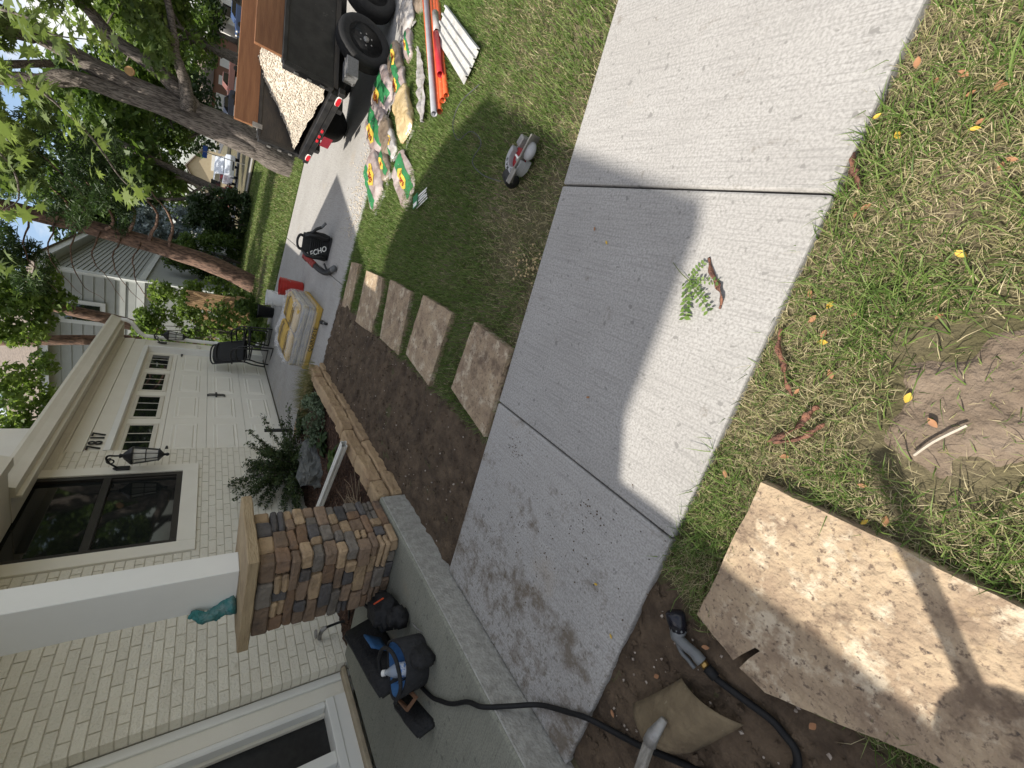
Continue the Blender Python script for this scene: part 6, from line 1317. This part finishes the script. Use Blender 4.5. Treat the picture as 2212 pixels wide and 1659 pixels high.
VANP = ([(-2.5, .35), (2.5, .35), (2.55, .75), (2.35, 1.1), (1.5, 1.2), (-2.5, 1.2)], [(-2.5, 1.19), (1.6, 1.18), (.95, 1.95), (-2.45, 2.0)])
PKU = ([(-2.6, .42), (2.6, .42), (2.62, .85), (2.4, 1.08), (1.0, 1.12), (-2.6, 1.1)], [(-.7, 1.11), (1.15, 1.1), (.55, 1.75), (-.6, 1.77)])
car('parked_van', (0.85, 57, -.735), math.radians(-78), (0.62, 0.66, 0.72), 'white and silver van parked far off below the tan house', 'van', *VANP, L=5.0, W=1.95)
car('parked_car', (-1.9, 60, -.735), math.radians(-80), (0.42, 0.02, 0.03), 'red car parked far off behind the slim tree', 'car', *SED)
car('parked_pickup', (12.6, 80, -.735), math.radians(-168), (0.22, 0.10, 0.085), 'maroon pickup parked far off above the trailer board', 'pickup', *PKU, L=5.2, W=1.9)
car('parked_car', (9.0, 78, -.735), math.radians(-165), (0.025, 0.03, 0.05), 'dark navy car parked far off beside the maroon pickup', 'car', *SED)
car('parked_car', (20.2, 78, -.735), math.radians(-170), (0.04, 0.07, 0.16), 'blue car parked far off by the white porch', 'car', *SED)
SN = empty('street_sign', (1.5, 45, -.75), 0, 'blue street name sign on a thin post beside the maple trunk', 'sign')
MB().tube([(0, 0, 0), (0, 0, 3.0)], .03, 8).build('post', M_STEEL, SN); MB().box(-.45, .45, -.02, .02, 2.55, 2.85).build('sign_plate', pmat('sign_blue', (0.02, 0.06, 0.25), (0.025, 0.07, 0.28), rough=0.4), SN, rot=(0, 0, .25))
MB().add([(-3, 26.6, .13), (9, 26.0, -.64), (9, 27.3, -.64), (-3, 27.9, .13)], [(0, 1, 2, 3)]).build('far_sidewalk', M_CONC_DRIVE)['kind'] = 'structure'
# ------------------------------------------------------------------ grass
def grass_mat():
    m, n, L, b = new_mat('grass_blades'); b.inputs['Roughness'].default_value = 0.55; b.inputs['Specular IOR Level'].default_value = 0.3
    at = n.new('ShaderNodeAttribute'); at.attribute_name = 'tint'
    r = n.new('ShaderNodeValToRGB'); e = r.color_ramp.elements
    e[0].position = 0; e[0].color = (0.035, 0.075, 0.012, 1); e[1].position = 1; e[1].color = (0.60, 0.51, 0.32, 1)
    for pos, c in ((.35, (0.115, 0.185, 0.036, 1)), (.58, (0.22, 0.285, 0.085, 1)), (.70, (0.30, 0.27, 0.12, 1))):
        k = e.new(pos); k.color = c
    L.new(at.outputs['Fac'], r.inputs[0]); L.new(r.outputs[0], b.inputs['Base Color'])
    tr = n.new('ShaderNodeBsdfTranslucent'); L.new(r.outputs[0], tr.inputs[0]); mi = n.new('ShaderNodeMixShader'); mi.inputs[0].default_value = .35
    L.new(b.outputs[0], mi.inputs[1]); L.new(tr.outputs[0], mi.inputs[2]); L.new(mi.outputs[0], n['Material Output'].inputs[0]); return m
M_GRASS = grass_mat()
def grass(name, label, X, Y, Z, LEN, WID, lean, tint, seed):
    rng = np.random.default_rng(seed); n = len(X); az = rng.random(n) * 2 * np.pi; d = np.stack([np.cos(az), np.sin(az)], 1); s = np.stack([-d[:, 1], d[:, 0]], 1)
    tw = rng.normal(0, .5, n); s2 = np.stack([s[:, 0] * np.cos(tw), s[:, 1] * np.cos(tw), np.sin(tw) * .6], 1)
    base = np.stack([X, Y, Z], 1)
    def pt(u): 
        h = LEN * u * np.sqrt(np.clip(1 - (lean * u) ** 2, .05, 1)); r = LEN * u * lean * (.45 + .55 * u)
        return base + np.stack([d[:, 0] * r, d[:, 1] * r, h], 1)
    w = (WID / 2)[:, None]
    m_ = pt(.5); t_ = pt(1.0)
    V = np.stack([base - s2 * w, base + s2 * w, m_ - s2 * w * .85, m_ + s2 * w * .85, t_], 1).reshape(-1, 3)
    me = bpy.data.meshes.new(name); me.vertices.add(n * 5); me.vertices.foreach_set('co', V.reshape(-1).astype(np.float32))
    b = np.arange(n, dtype=np.int32)[:, None] * 5; lp = np.concatenate([b + 0, b + 1, b + 3, b + 2, b + 2, b + 3, b + 4], 1).reshape(-1)
    me.loops.add(n * 7); me.loops.foreach_set('vertex_index', lp)
    ls = (np.arange(n, dtype=np.int32)[:, None] * 7 + np.array([0, 4], np.int32)).reshape(-1); me.polygons.add(n * 2); me.polygons.foreach_set('loop_start', ls); me.polygons.foreach_set('loop_total', np.tile(np.array([4, 3], np.int32), n))
    me.update(calc_edges=True)
    a = me.attributes.new('tint', 'FLOAT', 'FACE'); a.data.foreach_set('value', np.repeat(tint, 2).astype(np.float32))
    return tag(link(name, me, M_GRASS), label, 'grass', kind='stuff')
def inpoly(x, y, poly):
    c = np.zeros(len(x), bool); j = len(poly) - 1
    for i in range(len(poly)):
        xi, yi = poly[i]; xj, yj = poly[j]; c ^= ((yi > y) != (yj > y)) & (x < (xj - xi) * (y - yi) / (yj - yi + 1e-12) + xi); j = i
    return c
gzv = np.vectorize(ground_z)
nzv = np.vectorize(lambda x, y, s, k: mnoise.noise(Vector((x * s, y * s, k))))
SLAB = [(-0.355, -0.32), (-0.405, 0.402), (-0.93, 0.388), (-0.977, 0.14), (-0.80, -0.16), (-0.73, -0.32)]
# lawn beside the walk, close to the camera
rng = np.random.default_rng(31); n = 62000
x = rng.uniform(-1.05, 2.3, n); y = rng.uniform(-0.75, 0.585, n)
k = ~inpoly(x, y, SLAB); x, y = x[k], y[k]
dg = np.array([dig_edge(a, b) for a, b in zip(x, y)]); br = np.array([bare_edge(a, b) for a, b in zip(x, y)]); nn = nzv(x, y, 3.2, 4.0); n2 = nzv(x, y, 11.0, 8.0)
k = (dg < rng.uniform(-.03, .05, len(x))) & ((br < rng.uniform(-.08, .05, len(x))) | (rng.random(len(x)) < .05)) & (rng.random(len(x)) < np.clip(.72 + .9 * nn + .5 * n2, .10, 1))
x, y, nn, br, n2 = x[k], y[k], nn[k], br[k], n2[k]; n = len(x)
dry = rng.random(n) < np.clip(.46 - .75 * nn, .15, .88); tint = np.where(dry, rng.uniform(.66, 1, n), np.clip(rng.normal(.38, .14, n), 0, .62))
LEN = np.where(dry, rng.uniform(.02, .07, n), rng.uniform(.03, .10, n)); LEN *= np.where(rng.random(n) < .06, 1.5, 1)
lean = np.where(dry, rng.uniform(.75, .99, n), rng.uniform(.45, .985, n)); WID = np.where(dry, rng.uniform(.0012, .0026, n), rng.uniform(.0018, .0044, n))
grass('lawn_grass', 'coarse sunlit lawn grass with dry straw beside the walk in the foreground', x, y, gzv(x, y) + .002, LEN, WID, lean, tint, 1)
# matted dry thatch lying under the blades
n = 60000
x = rng.uniform(-1.0, 1.9, n); y = rng.uniform(-0.6, 0.578, n); k = ~inpoly(x, y, SLAB); x, y = x[k], y[k]
dg = np.array([dig_edge(a, b) for a, b in zip(x, y)]); br = np.array([bare_edge(a, b) for a, b in zip(x, y)])
k = (dg < rng.uniform(-.02, .06, len(x))) & ((br < rng.uniform(-.05, .03, len(x))) | (rng.random(len(x)) < .12)); x, y = x[k], y[k]; n = len(x)
grass('dry_thatch', 'matted dry thatch and clippings between the foreground grass blades', x, y, gzv(x, y) + rng.uniform(.002, .012, n), rng.uniform(.010, .038, n), rng.uniform(.001, .0024, n), rng.uniform(.93, .995, n), np.where(rng.random(n) < .7, rng.uniform(.66, .95, n), rng.uniform(.15, .6, n)), 11)
# main lawn between walk and driveway
n = 190000
x = rng.uniform(-1.12, 4.2, n); y = 1.795 + (5.885 - 1.795) * rng.random(n) ** 1.05
k = (x < 3.0) | (rng.random(n) < .4); x, y = x[k], y[k]
k = np.ones(len(x), bool)
for o in bpy.data.objects:
    if o.name.startswith('flagstone') and o.location.y > 1.7:
        vs = [(v.co.x + o.location.x, v.co.y + o.location.y) for v in o.data.vertices]; xs = [v[0] for v in vs]; ys = [v[1] for v in vs]
        k &= ~((x > min(xs) + .03) & (x < max(xs) - .02) & (y > min(ys) + .05) & (y < max(ys) - .04))
x, y = x[k], y[k]
edge = np.array([bed_edge(a, b) for a, b in zip(x, y)]); k = edge < rng.uniform(-.02, .05, len(x)); x, y = x[k], y[k]
nn = nzv(x, y, 1.6, 1.0); n2 = nzv(x, y, 6.0, 3.0)
worn = np.exp(-(((x - .22) / .42) ** 2 + ((y - 2.15) / .38) ** 2)) * .9 + np.exp(-(((x - 1.5) / .8) ** 2 + ((y - 2.55) / .35) ** 2)) * .55 + np.exp(-(((y - 1.83) / .10) ** 2)) * .5 + np.exp(-(((x - 2.2) / .9) ** 2 + ((y - 3.3) / .25) ** 2)) * .55
k = rng.random(len(x)) < np.clip(1.0 - .55 * worn + .4 * n2, .15, 1); x, y, nn, n2, worn = x[k], y[k], nn[k], n2[k], worn[k]; n = len(x)
dry = rng.random(n) < np.clip(.10 + .75 * worn - .15 * nn - .15 * n2, .02, .9); tint = np.where(dry, rng.uniform(.64, 1, n), np.clip(rng.normal(.36, .13, n) + .08 * nn, 0, .62))
LEN = np.where(dry, rng.uniform(.02, .06, n), rng.uniform(.03, .075, n)) ; lean = np.where(dry, rng.uniform(.7, .98, n), rng.uniform(.2, .9, n)); WID = np.where(dry, .0022, .0032) * rng.uniform(.7, 1.3, n) * (1 + .1 * y)
grass('lawn_grass', 'green lawn grass between the walk and the driveway', x, y, gzv(x, y) + .0, LEN, WID, lean, tint, 2)
# far lawn
n = 120000
x = rng.uniform(-5.2, 8, n); y = 11.46 + (26 - 11.46) * rng.random(n) ** 1.5
nn = nzv(x, y, .6, 1.0)
bare = (np.exp(-(((x + 2.6) / .9) ** 2 + ((y - 14.2) / .9) ** 2)) > rng.random(n) * 1.05); x, y, nn = x[~bare], y[~bare], nn[~bare]; n = len(x)
dry = rng.random(n) < np.clip(.10 - .2 * nn, .03, .6); tint = np.where(dry, rng.uniform(.62, .9, n), np.clip(rng.normal(.40, .13, n), 0, .62))
grass('lawn_grass', 'far lawn grass beyond the driveway in dappled tree shade', x, y, gzv(x, y), rng.uniform(.04, .10, n), .006 + .0007 * y, rng.uniform(.2, .9, n), tint, 3)
# ------------------------------------------------------------------ litter on the ground
L_FALL = leaf_mat('fallen_leaf', (0.34, 0.15, 0.06), (0.62, 0.40, 0.08), transl=.25)
M_YLEAF = pmat('yellow_leaf', (0.62, 0.42, 0.05), (0.5, 0.3, 0.05), scale=30, rough=0.6); M_BLEAF = pmat('brown_leaf', (0.34, 0.17, 0.08), (0.25, 0.12, 0.06), scale=30, rough=0.7)
def leaf_mesh(seed, L, W):
    rr = random.Random(seed); V = []; F = []
    for j in range(6):
        u = j / 5; hw = W * math.sin(math.pi * min(.97, u * .94 + .03)); z = .25 * L * (u - .5) ** 2 * rr.uniform(.4, 2) + .002
        V += [((u - .5) * L, -hw, z + .3 * hw), ((u - .5) * L, 0, z), ((u - .5) * L, hw, z + .35 * hw)]
    for j in range(5):
        for q in (0, 1): F.append((j * 3 + q, j * 3 + q + 1, j * 3 + 4 + q, j * 3 + 3 + q))
    return MB().add(V, F).mesh('leaf')
lm = [leaf_mesh(k, .021, .0052) for k in range(3)] + [leaf_mesh(k, .028, .008) for k in range(3, 5)]
lmy = [m.copy() for m in lm]
for m in lm: m.materials.append(M_BLEAF)
for m in lmy: m.materials.append(M_YLEAF)
rl = random.Random(77)
def on_open(x, y): return not bool(inpoly(np.array([x]), np.array([y]), SLAB)[0])
cnt = 0
while cnt < 40:
    x = rl.uniform(-.75, 1.1); y = .57 - abs(rl.gauss(0, .28))
    if y < -.3 or not on_open(x, y): continue
    yel = rl.random() < .45
    o = link('fallen_leaf', rl.choice(lmy if yel else lm), None, None, (x, y, ground_z(x, y) + .022), (rl.uniform(-.3, .3), rl.uniform(-.3, .3), rl.uniform(0, 6.3)), smooth=True)
    tag(o, 'small yellow fallen leaf lying in the grass in the foreground' if yel else 'small brown fallen leaf lying in the grass in the foreground', 'leaf', 'yellow leaves in the foreground grass' if yel else 'brown leaves in the foreground grass'); cnt += 1
for (x, y, m, lab) in ((.21, 1.37, 0, 'yellow leaf alone on the shaded middle of the walk'), (.26, 1.47, 1, 'small reddish leaf on the walk near the lawn'), (-.46, 1.17, 1, 'brown leaf on the shaded walk near the joint'), (-1.17, .78, 0, 'bright yellow leaf on the muddy end of the walk'), (-1.30, .63, 0, 'yellow leaf at the walk edge beside the dug soil')):
    tag(link('fallen_leaf', (lmy if m == 0 else lm)[0], None, None, (x, y, .003), (0, 0, rl.uniform(0, 6)), smooth=True), lab, 'leaf')
for i, (x, y, lab) in enumerate(((-1.27, .42, 'pale orange leaf on the soil between the walk and the nozzle'), (-1.02, .33, 'orange leaf beside the hose nozzle grip'), (-1.58, .50, 'tan leaf on the soil by the black hose'), (-.93, .02, 'tan leaf lying on the big flagstone in the shade'))):
    tag(link('fallen_leaf', lm[4], None, None, (x, y, ground_z(x, y) + .03 if i < 3 else .036), (.1, .1, rl.uniform(0, 6)), smooth=True), lab, 'leaf')
# fern-like locust sprig on the walk
L_SPRIG = leaf_mat('sprig_leaf', (0.06, 0.11, 0.025), (0.16, 0.24, 0.06), transl=.3)
SG = empty('leaf_sprig', (.12, .90, .004), 0, 'green fern-like leaf sprig lying on the walk at the shadow edge', 'leaf sprig')
stm = []; P_ = []; R_ = []; S_ = []
def frond(a, b, n, l):
    a = Vector(a) - Vector((.12, .90, 0)); b = Vector(b) - Vector((.12, .90, 0)); d = (b - a).normalized(); s = Vector((-d.y, d.x, 0)); stm.append(limb([a + Vector((0, 0, .006)), (a + b) / 2 + Vector((0, 0, .014)), b + Vector((0, 0, .006))], .0012, .0006, 4, 4))
    for i in range(1, n + 1):
        for q in (-1, 1):
            c = a + (b - a) * (i / n); ang = (d * .35 + s * q).normalized(); c = c + Vector((rl.gauss(0, .001), rl.gauss(0, .001), .004 * rl.random())); P_.append(tuple(c + ang * l * .5 + Vector((0, 0, .006 + .01 * rl.random())))); z_ = Vector((rl.gauss(0, .25), rl.gauss(0, .25), 1)).normalized(); y_ = (ang - z_ * ang.dot(z_)).normalized(); x_ = y_.cross(z_); R_.append([[x_.x, y_.x, z_.x], [x_.y, y_.y, z_.y], [x_.z, y_.z, z_.z]]); S_.append(l * rl.uniform(.7, 1.15))
for (b, n, l) in (((.0, .86), 10, .024), ((.045, .785), 8, .021), ((.145, .80), 8, .016), ((.195, .875), 6, .016), ((.085, .815), 6, .015)): frond((.13, .91, 0), b + (0,), n, l)
stm.append(limb([(.01, .01, .004), (.03, .05, .01), (.06, .10, .004)], .0016, .0012, 4, 4))
poly_cloud('leaflets', LEAF_OVAL, np.array(P_), np.array(R_), np.array(S_), rng.random(len(P_)), L_SPRIG, SG); join(stm).build('stem', pmat('green_stem', (0.12, 0.15, 0.04), rough=0.6), SG)
# twisted seed pods
M_POD = pmat('pod_brown', (0.25, 0.115, 0.07), (0.12, 0.06, 0.045), scale=45, rough=0.75, bump=0.9, bscale=90, spec=0.3)
def pod(pts, w, tw, label):
    s = spline(pts, 7); V = []; F = []; m = len(s)
    for i, p in enumerate(s):
        t = (s[min(i + 1, m - 1)] - s[max(i - 1, 0)]).normalized(); side = t.cross(Vector((0, 0, 1))).normalized(); u = i / (m - 1); a = tw * math.sin(u * 7) ; sd_ = side * math.cos(a) + Vector((0, 0, 1)) * math.sin(a)
        hw = w * .82 * (math.sin(math.pi * min(.97, .06 + u * .9)) ** .5) * (1 + .35 * math.sin(u * 23 + pts[0][0] * 40)); q = p + Vector((0, 0, abs(math.sin(a)) * hw + .003))
        V += [tuple(q - sd_ * hw), tuple(q + Vector((0, 0, .002))), tuple(q + sd_ * hw)]
    for i in range(m - 1):
        for k in (0, 1): F.append((i * 3 + k, i * 3 + k + 1, i * 3 + 4 + k, i * 3 + 3 + k))
    o = MB().add(V, F).build('seed_pod', M_POD, smooth=True); o.modifiers.new('s', 'SOLIDIFY').thickness = .0008; tag(o, label, 'seed pod', 'twisted seed pods')
pod([(.22, .87, 0), (.17, .83, .004), (.13, .79, .004), (.10, .765, .003), (.06, .755, 0)], .012, 1.0, 'twisted brown seed pod on the sunlit walk beside the green sprig')
pod([(-.13, .37, -.015), (-.17, .38, -.01), (-.22, .395, -.01), (-.29, .445, -.015)], .014, 1.1, 'dark twisted seed pod in the grass above the big flagstone corner')
pod([(-.17, .335, -.015), (-.23, .365, -.008), (-.285, .43, -.012)], .010, .8, 'second pod lying crosswise against the dark pod by the flagstone')
pod([(.05, .552, -.01), (-.01, .53, -.008), (-.05, .50, -.01), (-.10, .47, -.012), (-.13, .44, -.015)], .011, .9, 'long reddish seed pod in the grass along the walk edge')
pod([(.56, .575, -.005), (.52, .56, -.004), (.49, .54, -.006), (.465, .52, -.012)], .012, 1.0, 'broad brown seed pod at the walk edge by the far joint')
tag(MB().tube(spline([(-.16, .14, -.012), (-.11, .122, -.008), (-.05, .09, -.01)], 4), .0032, 6).build('twig', pmat('bleached_twig', (0.52, 0.46, 0.38), (0.42, 0.36, 0.28), rough=0.8)), 'pale bleached twig on the bare soil', 'twig')
# clods, pebbles and chips
M_CLOD = pmat('mud_clod', (0.13, 0.095, 0.065), (0.085, 0.06, 0.042), scale=30, rough=0.95)
def cl_f(r_):
    c = r_.choice(((-.93, 1.54, .03), (-.95, .94, .06), (-1.2, 1.1, .1), (-1.43, 1.5, .12), (-1.3, 1.0, .25), (-1.6, 1.1, .25), (-1.1, .8, .15))); return (c[0] + r_.gauss(0, c[2]), min(1.78, c[1] + r_.gauss(0, c[2])), .002)
tag(pebbles(220, cl_f, .0015, .005, 8).build('mud_clods', M_CLOD), 'crumbs of dark mud trodden onto the walk near the porch', 'mud', kind='stuff')
def pb_f(r_):
    if r_.random() < .5: x, y = r_.uniform(-1.98, -1.08), r_.uniform(1.9, 5.8)
    else: x, y = r_.uniform(-1.95, -.9), r_.uniform(-.4, .55)
    return (x, y, ground_z(x, y) + .028)
tag(pebbles(260, pb_f, .003, .009, 9).build('pebbles', pmat('pale_pebble', (0.42, 0.37, 0.31), (0.25, 0.2, 0.16), scale=9, rough=0.9)), 'small pale pebbles scattered in the dug soil', 'pebbles', kind='stuff')
def sd_f(r_):
    if r_.random() < .6: x, y = r_.uniform(-2.0, -1.06), r_.uniform(1.84, 5.8)
    else: x, y = r_.uniform(-1.98, -.95), r_.uniform(-.5, .56)
    return (x, y, ground_z(x, y) + .018)
tag(pebbles(1500, sd_f, .004, .015, 10).build('soil_crumbs', M_SOIL), 'loose dark soil crumbs on the dug bed', 'soil', kind='stuff')
tag(pebbles(60, lambda r_: (r_.gauss(.03, .05), 1.93 + r_.gauss(0, .09), -.012), .004, .010, 12).build('wood_chips', pmat('pale_chip', (0.5, 0.38, 0.2), (0.4, 0.3, 0.16), rough=0.8)), 'pale wood chips in the grass along the walk', 'wood chips', kind='stuff')
